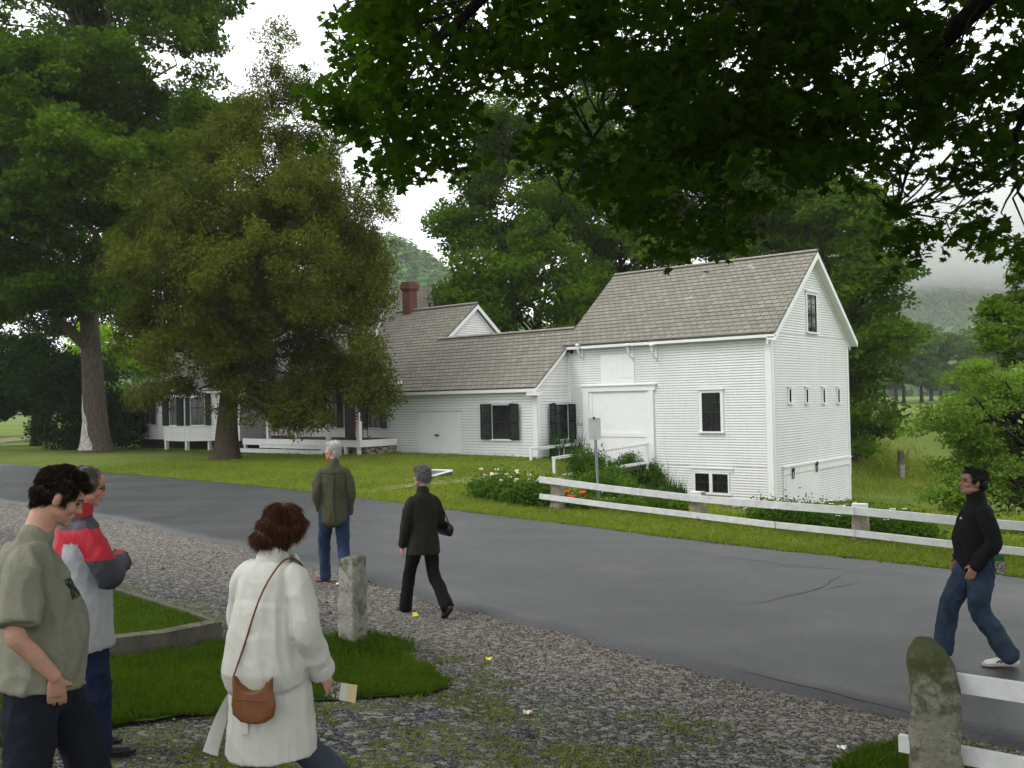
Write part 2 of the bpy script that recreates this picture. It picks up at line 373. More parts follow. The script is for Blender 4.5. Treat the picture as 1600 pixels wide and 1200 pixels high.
col = t.mix(moss, col, (.075,.095,.020)); t.bump(t.math('ADD', vo.outputs['Distance'], t.math('MULTIPLY', vb.outputs['Distance'], .7)), 1.0, -.016); M['gravel'] = t.fin(col, .9, .12)
Wg, Sg = np.meshgrid(np.concatenate([np.linspace(-14, -.5, 40), np.linspace(-.4, 1.15, 14)]), np.concatenate([np.linspace(-90,-31,50), np.arange(-30,14,.4)]))
Xg, Yg = fromws(Wg, Sg); hz = .018+.012*np.sin(Xg*2.1)*np.sin(Yg*1.7)
Zg = G(Xg, Yg)+hz; Zg = np.where(Wg > -.2, G(Xg, Yg)+.02, Zg)
o = sheet('gravel_shoulder', Xg, Yg, Zg, M['gravel']); tag(o, 'loose grey and tan gravel with moss beside the road', 'gravel', kind='structure')
# loose stones
def pebbles(name, n, wr, sr, size, mat, seed, filt=None):
    rng = np.random.default_rng(seed); w = rng.uniform(*wr, n); s = rng.uniform(*sr, n); x, y = fromws(w, s)
    k = (y > 2.2) & (np.abs(x) < y*.62+.5) & (y < 30)
    if filt is not None: k &= filt(x, y)
    x, y = x[k], y[k]; n = len(x); z = G(x, y)+.022
    T = np.array([(-1,0,0),(-.3,-.8,.1),(.7,-.7,0),(1,.2,.1),(.2,.9,0),(0,0,.8),(.3,-.1,.7)])
    Fc = [(0,1,5),(1,2,6,5),(2,3,6),(3,4,5,6),(4,0,5)]
    sz = size*rng.lognormal(0, .35, n); sc = rng.uniform(.6, 1.2, (n, 3))*sz[:, None]; a = rng.uniform(0, 6.28, n); ca, sa = np.cos(a), np.sin(a)
    L = T[None]*sc[:, None, :]; V = np.stack([L[..., 0]*ca[:, None]-L[..., 1]*sa[:, None]+x[:, None], L[..., 0]*sa[:, None]+L[..., 1]*ca[:, None]+y[:, None], L[..., 2]+z[:, None]-.15*sz[:, None]], -1)
    lo = np.concatenate([np.array(f) for f in Fc]); LI = (lo[None]+7*np.arange(n)[:, None]).ravel()
    return np_mesh(name, V.reshape(-1, 3), LI, np.tile([len(f) for f in Fc], n), mat, np.repeat(rng.random(n), len(Fc)))
t = NT('loose_stone'); at = t.node('ShaderNodeAttribute'); at.attribute_name = 'rnd'; M['pebble'] = t.fin(t.ramp(at.outputs['Fac'], [(0,(.018,.02,.023)),(.4,(.06,.061,.064)),(.7,(.12,.108,.092)),(.95,(.17,.16,.145)),(1,(.30,.29,.27))]), .9, .1)
# ------------------------------------------------------------------ near grass, kerb, blades
def inpoly(x, y, poly):
    x = np.asarray(x); r = np.zeros(x.shape, bool); n = len(poly)
    for i in range(n):
        x1, y1 = poly[i][0], poly[i][1]; x2, y2 = poly[(i+1)%n][0], poly[(i+1)%n][1]
        c = ((y1 > y) != (y2 > y)) & (x < (x2-x1)*(y-y1)/(y2-y1+1e-12)+x1); r ^= c
    return r
ISL = [on_ground(*q) for q in [(347,1004),(300,985),(255,968),(200,950),(150,934),(70,905),(-60,862),(-220,930),(-200,1075),(0,1060),(100,1046),(170,1036),(260,1024)]]
STR = [on_ground(*q) for q in [(352,1010),(430,1012),(520,1005),(585,1010),(640,1032),(680,1055),(705,1078),(660,1092),(560,1098),(470,1102),(400,1112),(300,1122),(180,1142),(60,1165),(-150,1195),(-260,1090),(0,1062),(170,1040),(260,1028)]]
STR2 = [on_ground(*q) for q in [(1420,1168),(1390,1178),(1340,1190),(1300,1215),(1500,1260),(1600,1230),(1560,1196)]]
def patch(name, poly, dz, mat, label, sub=6, jit=.04):
    pts = []
    for i in range(len(poly)):
        a, b = poly[i], poly[(i+1)%len(poly)]
        for k in range(sub):
            q = a.lerp(b, k/sub); j = mnoise.noise_vector(q*4)*jit; pts.append((q.x+j.x, q.y+j.y, Gf(q.x, q.y)+dz))
    bm = bmesh.new(); vs = [bm.verts.new(p) for p in pts]; f = bm.faces.new(vs); bmesh.ops.triangulate(bm, faces=[f]); me = bpy.data.meshes.new(name); bm.to_mesh(me); bm.free()
    me.materials.append(mat); o = link(bpy.data.objects.new(name, me)); tag(o, label, 'grass patch', kind='structure')
t = NT('near_turf'); p = t.pos(); t.bump(t.noise(60, p), .6, .02); M['turf'] = t.fin(t.ramp(t.noise(3, p, 6), [(.3,(.022,.045,.008)),(.7,(.05,.085,.012))]), .95, .05)
ISL_Z = .19
patch('grass_island', ISL, ISL_Z-.02, M['turf'], 'raised triangular lawn inside the stone kerb', jit=0)
patch('grass_strip', STR, .038, M['turf'], 'lower grass strip between the kerb and the gravel')
patch('grass_corner', STR2, .045, M['turf'], 'grass at the foot of the large granite post')
# kerb
mb = MB(); kp = ISL; n = len(kp); kw = .13; cen = sum(kp, Vector())/n
for i in range(n):
    a, b = kp[i], kp[(i+1)%n]
    def off(q):
        d = (q-cen); d.z = 0; return q - d.normalized()*kw
    def zz(q, dz): return (q.x, q.y, Gf(q.x, q.y)+dz)
    for k in range(5):
        A = a.lerp(b, k/5); B = a.lerp(b, (k+1)/5); A2 = off(a).lerp(off(b), k/5); B2 = off(a).lerp(off(b), (k+1)/5)
        mb.hexa([zz(A,-.1), zz(B,-.1), zz(B2,-.1), zz(A2,-.1)], [zz(A,ISL_Z+.015), zz(B,ISL_Z+.015), zz(B2,ISL_Z+.02), zz(A2,ISL_Z+.02)])
t = NT('kerb_stone'); p = t.pos(); n_ = t.noise(4, p, 8, .7); t.bump(t.noise(50, p), .5, .01); geo = t.node('ShaderNodeNewGeometry'); sp = t.node('ShaderNodeSeparateXYZ'); t.l.new(geo.outputs['Normal'], sp.inputs[0])
c1 = t.ramp(n_, [(.3,(.055,.05,.04)),(.7,(.13,.12,.095))]); M['kerb'] = t.fin(c1, .9, .2)
o = mb.build('stone_kerb', M['kerb']); tag(o, 'low grey stone kerb bordering the triangular grass island', 'kerb', kind='structure')
def blades(name, poly, n, h, wd, mats, label, zoff, rng, dens=None, xy=None, lean=.5):
    if xy is None:
        xs = [p[0] for p in poly]; ys = [p[1] for p in poly]
        x = rng.uniform(min(xs), max(xs), n); y = rng.uniform(min(ys), max(ys), n); k = inpoly(x, y, poly)
        cx_, cy_ = sum(xs)/len(xs), sum(ys)/len(ys); rag = np.array([.08*mnoise.noise(Vector((a*3, b*3, 1)))+0.05*mnoise.noise(Vector((a*11, b*11, 2))) for a, b in zip(x, y)]) if zoff < .1 else np.zeros(len(x))
        k = inpoly(cx_+(x-cx_)*(1-rag), cy_+(y-cy_)*(1-rag*2), poly) & ((rng.random(len(x)) < .9) | (zoff > .1)) if zoff < .1 else k
    else: x, y = xy; k = np.ones(len(x), bool)
    k &= (y > 1.5) & (np.abs(x) < .60*y+1)
    if dens is not None: k &= dens(x, y, rng)
    x, y = x[k], y[k]; n = len(x); z = G(x, y)+zoff
    a = rng.uniform(0, 6.28, n); hh = h*rng.lognormal(0, .3, n); w2 = wd*rng.uniform(.7, 1.3, n)/2; l = hh*rng.normal(0, lean, n); l2 = hh*rng.normal(0, lean, n)
    B = np.stack([x, y, z], 1); A = np.stack([np.cos(a)*w2, np.sin(a)*w2, 0*a], 1); Tm = B+np.stack([l*.35, l2*.35, hh*.6], 1); Tp = B+np.stack([l, l2, hh], 1)
    V = np.stack([B-A, B+A, Tm+A*.7, Tp, Tm-A*.7], 1).reshape(-1, 3)
    o = np_mesh(name, V, np.arange(5*n), np.full(n, 5), mats, rng.random(n)); tag(o, label, 'grass', kind='stuff'); return o
leafmat('grass_blade', (.026,.055,.005), (.095,.145,.014), trans=.35, pos_scale=1.6, rough=.8)
leafmat('grass_verge', (.105,.150,.018), (.26,.30,.06), trans=.35, pos_scale=.6, rough=.7)
leafmat('grass_moss', (.07,.09,.012), (.17,.19,.035), trans=.3, pos_scale=1.3, rough=.8)
rg = np.random.default_rng(3)
def inset(x, y, rng): return np.ones(len(x), bool)
blades('grass_blades', ISL, 170000, .030, .005, M['grass_blade'], 'short green grass growing in the kerbed island', ISL_Z-.01, rg)
blades('grass_blades', STR, 320000, .036, .005, M['grass_blade'], 'green grass of the lower strip beside the gravel', .04, rg)
blades('grass_blades', STR2, 60000, .055, .006, M['grass_blade'], 'grass around the foot of the near granite post', .04, rg)
# mound round the middle post
pc = on_ground(552, 1015); nn = 26000; ra = rg.uniform(0, 6.28, nn); rr_ = np.abs(rg.normal(0, .22, nn))
blades('grass_tufts', None, 0, .085, .006, M['grass_blade'], 'taller grass tufts round the foot of the middle granite post', .03, rg, xy=(pc.x+np.cos(ra)*rr_+.05, pc.y+np.sin(ra)*rr_*.7-.1))
# moss and sparse weeds in the gravel
def mossd(x, y, rng):
    w, s = ws(x, y); k = np.zeros(len(x))
    for i in range(len(x)): k[i] = mnoise.noise(Vector((x[i]*1.4, y[i]*1.4, 5)))+.5*mnoise.noise(Vector((x[i]*5, y[i]*5, 9)))
    return (k > .10) & (w < -1.0-.5*rng.random(len(x)))
blades('gravel_weeds', [(-5,2.4),(3.2,2.4),(3.2,6.2),(1,8.6),(-5,9.5)], 90000, .028, .007, M['grass_moss'], 'thin yellow-green weeds and moss in the gravel', .02, rg, dens=mossd, lean=1.0)
def notmoss(x, y): return np.ones(len(x), bool)
for q, (n_, wr_, sz_) in enumerate([(60000, (-7, .3), .0062), (9000, (-7, .5), .0105), (350, (-6, .6), .02)]):
    o = pebbles('loose_stones', n_, wr_, (-14, 4), sz_, M['pebble'], 20+q); tag(o, ['small','middling','larger'][q]+' loose stones scattered over the gravel shoulder', 'stones', kind='stuff')
o = pebbles('edge_grit', 16000, (ROADW-.15, ROADW+.22), (-32, 4), .02, M['pebble'], 31); tag(o, 'pale grit along the far edge of the road', 'grit', kind='stuff')
# lawn blades across the road
n = 230000; w = ROADW+.12+rg.random(n)**1.6*9; s = rg.uniform(-34, 2, n); x, y = fromws(w, s)
blades('verge_grass', None, 0, .06, .020, M['grass_verge'], 'yellow-green mown grass on the verge beyond the road', 0, rg, xy=(x, y), lean=.7)
n = 110000; w = ROADW+8+rg.random(n)*13; s = rg.uniform(-45, 8, n); x, y = fromws(w, s)
blades('lawn_grass', None, 0, .05, .035, M['grass_verge'], 'mown lawn grass in front of the farm buildings', 0, rg, xy=(x, y), lean=.8)
# sandy footpath over the lawn to the building
t = NT('path_sand'); p = t.pos(); n_ = t.noise(1.5, p, 6); M['path'] = t.fin(t.mix(t.thr(n_, .42, .62), (.24,.21,.14), (.10,.13,.03)), .95, .1)
def strip(name, pts, hw, dz, mat, label, cat):
    mb = MB(); L = []
    W3 = [on_ground(*q) if len(q) == 2 else Vector(q) for q in pts]
    dense = []
    for a, b in zip(W3[:-1], W3[1:]):
        n = max(2, int((b-a).length/.5)); dense += [a.lerp(b, i/n) for i in range(n)]
    dense.append(W3[-1])
    for i, q in enumerate(dense):
        t_ = (dense[min(i+1, len(dense)-1)]-dense[max(i-1, 0)]); t_.z = 0; t_.normalize(); nn_ = Vector((-t_.y, t_.x, 0)); hw_ = hw*(1+.2*mnoise.noise(q*1.3))
        for k in (-1, 0, 1): r = q+nn_*hw_*k; mb.v.append((r.x, r.y, Gf(r.x, r.y)+dz))
    for i in range(len(dense)-1):
        for k in (0, 1): b = i*3+k; mb.f.append((b, b+1, b+4, b+3)); mb.m.append(0)
    o = mb.build(name, mat); tag(o, label, cat, kind='structure')
strip('footpath', [(562,772),(600,765),(680,757),(760,749),(835,741)], .32, .035, M['path'], 'worn sandy path across the lawn towards the ramp', 'path')
strip('driveway', [(-60,695),(60,683),(120,681)], 1.6, .03, M['path'], 'pale gravel driveway behind the trees at the far left', 'driveway')
# ------------------------------------------------------------------ buildings
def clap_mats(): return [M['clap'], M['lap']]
EXPO = .088
def clap(mb, plane, at, a, b, z0, z1, sign, lo=None, hi=None, proud=.021):
    """clapboard courses. plane 'v': wall along u at v=at, outward = sign*v ; plane 'u': along v at u=at. lo/hi(z) clip the interval."""
    n = int(math.ceil((z1-z0)/EXPO))
    def pt(h, z, o): return (h, at+sign*o, z) if plane == 'v' else (at+sign*o, h, z)
    for i in range(n):
        za = z0+i*EXPO; zb = min(za+EXPO, z1)
        A0 = lo(za) if lo else a; A1 = hi(za) if hi else b; B0 = lo(zb) if lo else a; B1 = hi(zb) if hi else b
        if A1-A0 < .02: break
        B1 = max(B1, B0+.001)
        flip = (plane == 'v') == (sign > 0)
        q = [pt(A0, za, proud), pt(A1, za, proud), pt(B1, zb, .003), pt(B0, zb, .003)]
        zt = za+.013
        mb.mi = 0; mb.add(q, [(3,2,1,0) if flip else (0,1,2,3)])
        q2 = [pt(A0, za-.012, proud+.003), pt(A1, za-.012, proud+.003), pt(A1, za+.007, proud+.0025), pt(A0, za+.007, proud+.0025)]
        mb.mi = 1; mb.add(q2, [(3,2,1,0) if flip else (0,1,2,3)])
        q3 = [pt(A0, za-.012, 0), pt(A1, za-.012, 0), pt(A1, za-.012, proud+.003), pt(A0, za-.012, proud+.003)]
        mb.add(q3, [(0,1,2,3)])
    mb.mi = 0
def slab(mb, e0, e1, r1, r0, th, ax):
    """roof plane eave e0->e1, ridge r0->r1 with shingle courses (axis ax), thickness th"""
    e0, e1, r0, r1 = map(Vector, (e0, e1, r0, r1)); nrm = (e1-e0).cross(r0-e0).normalized()
    if nrm.z < 0: nrm = -nrm
    dn = -nrm*th; mb.hexa([e0+dn, e1+dn, r1+dn, r0+dn], [e0, e1, r1, r0])
    L = (r0-e0).length; n = max(1, int(L/.235))
    for i in range(n+1):
        t0 = i*.235/L; t1 = min(1, (i+1)*.235/L)
        if t0 >= .995: break
        a, b, c, d = e0.lerp(r0, t0), e1.lerp(r1, t0), e1.lerp(r1, t1), e0.lerp(r0, t1); u0 = nrm*.018; u1 = nrm*.003
        mb.add([a+u0, b+u0, c+u1, d+u1, a, b], [(0,1,2,3),(0,4,5,1)])
def window(parent, off, plane, at, sign, a, b, z0, z1, cols=2, rows=2, casing=.10, head=True, glass='glass', shutters=(), name='window', sill=True, sashmat='sash', trim='white', split=True):
    """casing + glass + sash + sill + shutters around glass rectangle"""
    mb = MB()
    def bx(m, h0, h1, za, zb, o0, o1):
        p = (at+sign*o0, at+sign*o1); lo_, hi_ = min(p), max(p)
        m.box((h0, lo_, za), (h1, hi_, zb)) if plane == 'v' else m.box((lo_, h0, za), (hi_, h1, zb))
    c = casing
    bx(mb, a-c, a, z0-.0, z1, .01, .055); bx(mb, b, b+c, z0-.0, z1, .01, .055); bx(mb, a-c, b+c, z1, z1+c, .01, .055)
    if head: bx(mb, a-c-.05, b+c+.05, z1+c, z1+c+.045, .01, .10)
    fr = mb.build(name, M[trim], parent, off)
    if sill: m = MB(); bx(m, a-c-.03, b+c+.03, z0-.06, z0, .01, .10); m.build('sill', M[trim], fr, None if False else off)
    m = MB(); bx(m, a+.001, b-.001, z0+.001, z1-.001, .01, .024); m.build('pane', M[glass], fr, off)
    m = MB(); s = .03
    bx(m, a, a+s, z0, z1, .026, .045); bx(m, b-s, b, z0, z1, .026, .045); bx(m, a+s, b-s, z0, z0+s*1.4, .026, .045); bx(m, a+s, b-s, z1-s, z1, .026, .045)
    zm = (z0+z1)/2
    if split: bx(m, a+s, b-s, zm-.022, zm+.022, .026, .05)
    for i in range(1, cols): h = a+(b-a)*i/cols; bx(m, h-.011, h+.011, z0+s*1.4, zm-.022, .026, .038); bx(m, h-.011, h+.011, zm+.022, z1-s, .026, .038)
    for j in range(1, rows):
        for zl, zh in (((z0, zm), (zm, z1)) if split else ((z0, z1),)):
            z = zl+(zh-zl)*j/rows; bx(m, a+s, b-s, z-.011, z+.011, .0265, .037)
    m.build('sash', M[sashmat], fr, off)
    for side in shutters:
        m = MB(); wd = (b-a)/2+.06; wd = max(wd, .28) if side in 'lr' else wd
        # a shutter hinged on the casing edge, standing slightly off the wall
        hx = a-.02 if side == 'l' else b+.02; dirx = -1 if side == 'l' else 1; ang = R(8)
        N_ = 14
        def sp(x, o, z): return (hx+dirx*x, at+sign*(.065+o+x*math.sin(ang)), z) if plane == 'v' else (at+sign*(.065+o+x*math.sin(ang)), hx+dirx*x, z)
        def sb(x0, x1, zz0, zz1, o0, o1):
            m.hexa([sp(x0,o0,zz0), sp(x1,o0,zz0), sp(x1,o1,zz0), sp(x0,o1,zz0)], [sp(x0,o0,zz1), sp(x1,o0,zz1), sp(x1,o1,zz1), sp(x0,o1,zz1)])
        zb, zt = z0-.02, z1+.05
        sb(0, .05, zb, zt, 0, .035); sb(wd-.05, wd, zb, zt, 0, .035); sb(.05, wd-.05, zb, zb+.08, .001, .034); sb(.05, wd-.05, zt-.06, zt, .001, .034); sb(.05, wd-.05, zm-.03, zm+.03, .001, .034)
        for za, zc in ((zb+.08, zm-.03), (zm+.03, zt-.06)):
            k = int((zc-za)/.045)
            for i in range(k):
                q = za+(i+.5)*(zc-za)/k; m.hexa([sp(.05,.004,q+.010), sp(wd-.05,.004,q+.010), sp(wd-.05,.028,q-.016), sp(.05,.028,q-.016)], [sp(.05,.004,q+.020), sp(wd-.05,.004,q+.020), sp(wd-.05,.028,q-.006), sp(.05,.028,q-.006)])
        m.build('shutter', M['shutter'], fr, off)
    return fr
def boxv(mb, at, sign, a, b, z0, z1, o0, o1): mb.box((a, min(at+sign*o0, at+sign*o1), z0), (b, max(at+sign*o0, at+sign*o1), z1))
def boxu(mb, at, sign, a, b, z0, z1, o0, o1): mb.box((min(at+sign*o0, at+sign*o1), a, z0), (max(at+sign*o0, at+sign*o1), b, z1))
ANG = math.atan2(EU.y, EU.x)
# =============== barn
BO = (0, 0, -3.9)
barn = empty('barn', H(*BO), ANG); tag(barn, 'tall white clapboard barn with brown shingle roof and bare right gable end', 'barn')
BW = 6.9; BL = -8.12; zE = 2.06; zR = 4.86; SL = (zR-zE)/(BW/2)
def rectv(px0, py0, px1, py1, v):
    a, z1 = hitv(px0, py0, v); b, _ = hitv(px1, py0, v); _, z0 = hitv((px0+px1)/2, py1, v); _, z1 = hitv((px0+px1)/2, py0, v); return a, b, z0, z1
def rectu(px0, py0, px1, py1, u):
    a, _ = hitu(px0, py0, u); b, _ = hitu(px1, py0, u); _, z0 = hitu((px0+px1)/2, py1, u); _, z1 = hitu((px0+px1)/2, py0, u); return a, b, z0, z1
da, db, dz0, dz1 = rectv(921, 612, 1015, 722, 0)
mb = MB(); zb0 = -3.42
clap(mb, 'v', 0, BL, -.17, dz0+.0, zE, -1); clap(mb, 'v', 0, db+.14, -.17, zb0, dz0-.002, -1)
clap(mb, 'u', 0, .17, BW-.14, -3.0, zE, 1); clap(mb, 'u', 0, .17, hitu(1223,760,0)[0], zb0, -3.0-.002, 1)
clap(mb, 'u', 0, 0, BW, zE+.0, zR-.10, 1, lo=lambda z: (z-zE)/SL, hi=lambda z: BW-(z-zE)/SL)
# wall body behind the boards
for q in [((BL,0,-3.9),(BL+.12,BW,zE)), ((BL+.12,0,zb0+.0),(0,.12,zE)), ((BL+.12,BW-.12,-4.3),(0,BW,zE)), ((-.12,.12,-4.2),(0,BW-.12,zE))]: mb.box(*q)
for u in (BL+.03, -.0):
    mb.add([(u,0,zE),(u,BW,zE),(u,BW/2,zR)], [(0,1,2)])
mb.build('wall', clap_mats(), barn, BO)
mb = MB()
boxv(mb, 0, -1, -.17, .035, zb0, zE-.12, .0, .035); boxu(mb, 0, 1, -.030, .17, zb0, zE, .0, .035); mb.build('corner_board', M['white'], barn, BO); mb = MB(); boxu(mb, 0, 1, BW-.14, BW+.02, -3.05, zE, .0, .035); mb.build('corner_board', M['white'], barn, BO); mb = MB()
boxv(mb, 0, -1, BL+.0, BL+.14, -2.5, zE-.2, .0, .032)
mb.build('corner_board', M['white'], barn, BO)
mb = MB(); boxv(mb, 0, -1, BL, .0, zE-.16, zE+.02, .0, .05); mb.build('frieze', M['white'], barn, BO)
EO = .26; zeo = zE-EO*SL
mb = MB(); ru = .30
slab(mb, (BL-.05,-EO,zeo+.16), (ru,-EO,zeo+.16), (ru,BW/2,zR+.16), (BL-.05,BW/2,zR+.16), .05, 'u')
slab(mb, (BL-.05,BW+EO,zeo+.16), (ru,BW+EO,zeo+.16), (ru,BW/2,zR+.16), (BL-.05,BW/2,zR+.16), .05, 'u')
rf = mb.build('roof', M['shingle_u'], barn, BO)
mb = MB(); mb.beam((BL-.05,BW/2-.05,zR+.175), (ru,BW/2-.05,zR+.175), .12, .02, (0,-.6,1)); mb.beam((BL-.05,BW/2+.07,zR+.18), (ru,BW/2+.07,zR+.18), .14, .03, (0,.6,1)); mb.build('ridge_board', M['ridge'], rf, BO)
# fascia, soffits, rakes
mb = MB(); mb.box((BL-.04,-EO-.0,zeo+.02),(ru+.02,-EO+.02,zeo+.095)); mb.box((BL,-EO,zeo-.0),(0,0,zeo+.02))
for y0, y1 in ((-EO, BW/2), (BW+EO, BW/2)):
    s_ = 1
    a0 = Vector((ru-.01, y0, zeo+.10)); a1 = Vector((ru-.01, y1, zR+.10))
    mb.hexa([a0+Vector((-.03,0,-.20)), a0+Vector((.03,0,-.20)), a1+Vector((.03,0,-.20)), a1+Vector((-.03,0,-.20))], [a0+Vector((-.03,0,0)), a0+Vector((.03,0,0)), a1+Vector((.03,0,0)), a1+Vector((-.03,0,0))])
    b0 = Vector((0, y0, zeo-.08)); b1 = Vector((0, y1, zR-.08)); w_ = Vector((ru-.03, 0, 0)); t_ = Vector((0,0,.025))
    mb.hexa([b0, b0+w_, b1+w_, b1], [b0+t_, b0+w_+t_, b1+w_+t_, b1+t_])
    c0 = Vector((.0, y0, zeo-.02)); c1 = Vector((.0, y1, zR-.02)); k = Vector((.04,0,0)); d = Vector((0,0,-.20))
    mb.hexa([c0+d, c0+k+d, c1+k+d, c1+d], [c0, c0+k, c1+k, c1])
mb.build('rake_board', M['white'], barn, BO)
mb = MB(); mb.box((BL+.4,.1,-3.95),(-.02,.3,zb0)); mb.build('stone_foundation', M['stone'], barn, BO)
mb = MB(); boxu(mb, 0, 1, .10, 2.4, -3.95, zb0, -.2, .01); mb.build('painted_foundation', M['white_worn'], barn, BO)
# sliding door and surround
mb = MB(); boxv(mb, 0, -1, da-.26, da, dz0-.05, dz1+.02, .0, .09); boxv(mb, 0, -1, db, db+.18, dz0-.12, dz1+.02, .0, .09); boxv(mb, 0, -1, da-.30, db+.26, dz1+.02, dz1+.22, .0, .095); boxv(mb, 0, -1, da-.36, db+.32, dz1+.22, dz1+.255, .0, .14)
cz = mb.build('door_casing', M['white'], barn, BO)
mb = MB(); boxv(mb, 0, -1, da, db, dz0, dz1, .0, .03); zc = dz0+(dz1-dz0)*.36; boxv(mb, 0, -1, da, db, zc, zc+.16, .03, .055); boxv(mb, 0, -1, da, db, dz0, dz0+.18, .03, .05); boxv(mb, 0, -1, da, da+.14, dz0+.18, dz1, .03, .052); boxv(mb, 0, -1, db-.14, db, dz0+.18, dz1, .03, .052)
boxv(mb, 0, -1, da+.14, db-.14, zc+.16, zc+.175, .03, .034)
mb.build('sliding_door', M['white'], barn, BO)
# loft hatch
ha, hb, hz0, hz1 = rectv(939, 553, 991, 598, 0)
mb = MB(); boxv(mb, 0, -1, ha, hb, hz0, hz1, .0, .045); m_ = ha+(hb-ha)*.66; boxv(mb, 0, -1, m_, m_+.015, hz0+.25, hz1-.05, .045, .052); boxv(mb, 0, -1, ha+(hb-ha)*.5, hb-.1, hz0+.18, hz0+.20, .045, .053); boxv(mb, 0, -1, ha+(hb-ha)*.5, ha+(hb-ha)*.5+.012, hz0+.25, hz1-.05, .045, .052)
mb.build('loft_hatch', M['white'], barn, BO)
mb = MB(); boxv(mb, 0, -1, ha-.15, hb+.0, hz0-.10, hz0, .0, .04); mb.build('hatch_sill', M['white'], barn, BO)
# curved brackets under the eave
for px in (911, 989, 1026):
    a, z = hitv(px, 541, 0); mb = MB()
    mb.box((a-.035, -.06, z-.50), (a+.035, 0, z+.02))
    pts = [(a, -.07-.30*math.sin(t_), z-.42+.40*(1-math.cos(t_))) for t_ in np.linspace(0, 1.5, 7)]
    mb.tube(pts, .032, 6); mb.ell((a, -.40, z+.03), (.06, .07, .06), 8, 6); mb.box((a-.035,-.42,z+.01),(a+.035,-.0,z+.06)); mb.build('eave_bracket', M['white'], barn, BO)
a, z = hitv(894, 547, 0)
fl = MB(); fl.box((a-.08,-.08,z-.03),(a+.08,-.0,z+.05)); fl = fl.build('floodlight', M['white_worn'], barn, BO)
for k in (-1, 1):
    m = MB(); m.tube([(a+.03*k,-.08,z),(a+.14*k,-.22,z-.06),(a+.16*k,-.27,z-.09)], [.03,.07,.08], 8); m.build('lamp_head', M['iron'], fl, BO)
# windows of the barn
a, b, z0, z1 = rectv(1097, 613.5, 1126, 674, 0); window(barn, BO, 'v', 0, -1, a, b, z0, z1, 4, 2, .10)
a, b, z0, z1 = rectv(1087, 740, 1138, 769, 0); mid = (a+b)/2-.05
window(barn, BO, 'v', 0, -1, a, mid-.03, z0, z1, 3, 1, .06, head=False, split=True, sill=False); window(barn, BO, 'v', 0, -1, mid+.09, b, z0, z1, 3, 1, .055, head=False, split=True, sill=False)
mb = MB(); boxv(mb, 0, -1, a-.16, b+.16, z1+.065, z1+.17, .01, .05); boxv(mb, 0, -1, a-.2, b+.2, z1+.17, z1+.21, .01, .09); mb.build('cellar_window_head', M['white'], barn, BO); mb = MB(); boxv(mb, 0, -1, a-.12, b+.12, z0-.08, z0-.003, .01, .08); mb.build('cellar_window_sill', M['white'], barn, BO)
a, b, z0, z1 = rectu(1259, 461, 1273, 519, 0); window(barn, BO, 'u', 0, 1, a, b, z0, z1, 2, 2, .09)
for px in (1232.5, 1259, 1285.5, 1308.5):
    v_, z1 = hitu(px, 608.5, 0); _, z0 = hitu(px, 629, 0); window(barn, BO, 'u', 0, 1, v_-.085, v_+.085, z0, z1, 1, 1, .07, split=False)
# basement door on the gable side
a, b, z0, z1 = rectu(1223, 735, 1322, 735, 0); vt = hitu(1222, 730, 0)[0]
ztop = hitu(1272, 723, 0)[1]
mb = MB(); boxu(mb, 0, 1, vt, BW-.16, ztop-.24, ztop, .0, .07); boxu(mb, 0, 1, vt-.04, BW-.10, ztop, ztop+.05, .0, .11); mb.build('door_track_cover', M['white'], barn, BO)
d0 = hitu(1226, 760, 0)[0]; d1 = hitu(1276, 760, 0)[0]
mb = MB(); boxu(mb, 0, 1, vt, d0-.01, -3.9, ztop-.24, .0, .05); mb.build('door_jamb', M['white'], barn, BO); mb = MB(); boxu(mb, 0, 1, d1+.02, d1+.20, -4.2, ztop-.245, .0, .05); mb.build('door_jamb', M['white'], barn, BO)
mb = MB(); boxu(mb, 0, 1, d0, d1, -4.0, ztop-.26, .0, .06); bd = mb.build('basement_door', M['white'], barn, BO)
for px, py in ((1235, 735), (1272, 725)):
    v_, z = hitu(px, py, 0); m = MB(); m.tube([(.10, v_+.07*math.cos(t_), z-.17+.10*math.sin(t_)) for t_ in np.linspace(math.pi, 2*math.pi, 7)], .017, 6); m.tube([(.10,v_-.07,z-.17),(.10,v_-.07,z+.02),(.10,v_+.07,z+.02),(.10,v_+.07,z-.17)], .017, 6); m.ell((.12,v_,z+.03), (.03,.085,.075), 8, 6); m.build('door_roller', M['iron'], bd, BO)
mb = MB(); clap(mb, 'u', 0, d1+.2, BW-.16, -4.05, ztop-.25, 1); mb.box((-.12,d1+.2,-4.15),(.0,BW-.14,-3.0)); boxu(mb, 0, 1, BW-.16, BW-.02, -4.05, -3.05, .0, .03); mb.build('basement_wall', clap_mats(), barn, BO)
# =============== connected farmhouse: ell + wing + main block + porch
FO = (-12, -1.95, -2.6)
EXPO = .106
farm = empty('farmhouse', H(*FO), ANG); tag(farm, 'long white clapboard farmhouse with porch, black shutters and low shingled wing', 'farmhouse')
WV = -1.95; zW = .50; sW = .77; ridV = .75
zWR = zW+(ridV-WV)*sW
MU0, MU1 = -28.2, -19.0        # main block span
mb = MB()
clap(mb, 'v', WV, MU1, BL-.17, -2.62, zW+.02, -1); clap(mb, 'v', WV, MU0+1, MU1+.5, -1.55, zW+.1, -1)
clap(mb, 'u', BL, WV+.17, -.0, -2.62, zW+.02, 1); clap(mb, 'u', BL, WV, -.02, zW+.02, zW+1.5, 1, lo=lambda z: WV+(z-zW)/sW)
mb.box((MU1,WV,-2.7),(BL-.0,WV+.12,zW)); mb.box((BL-.12,WV+.12,-2.7),(BL-.0,0,zW)); mb.box((-31,3.4,-2.5),(BL,3.5,zW))
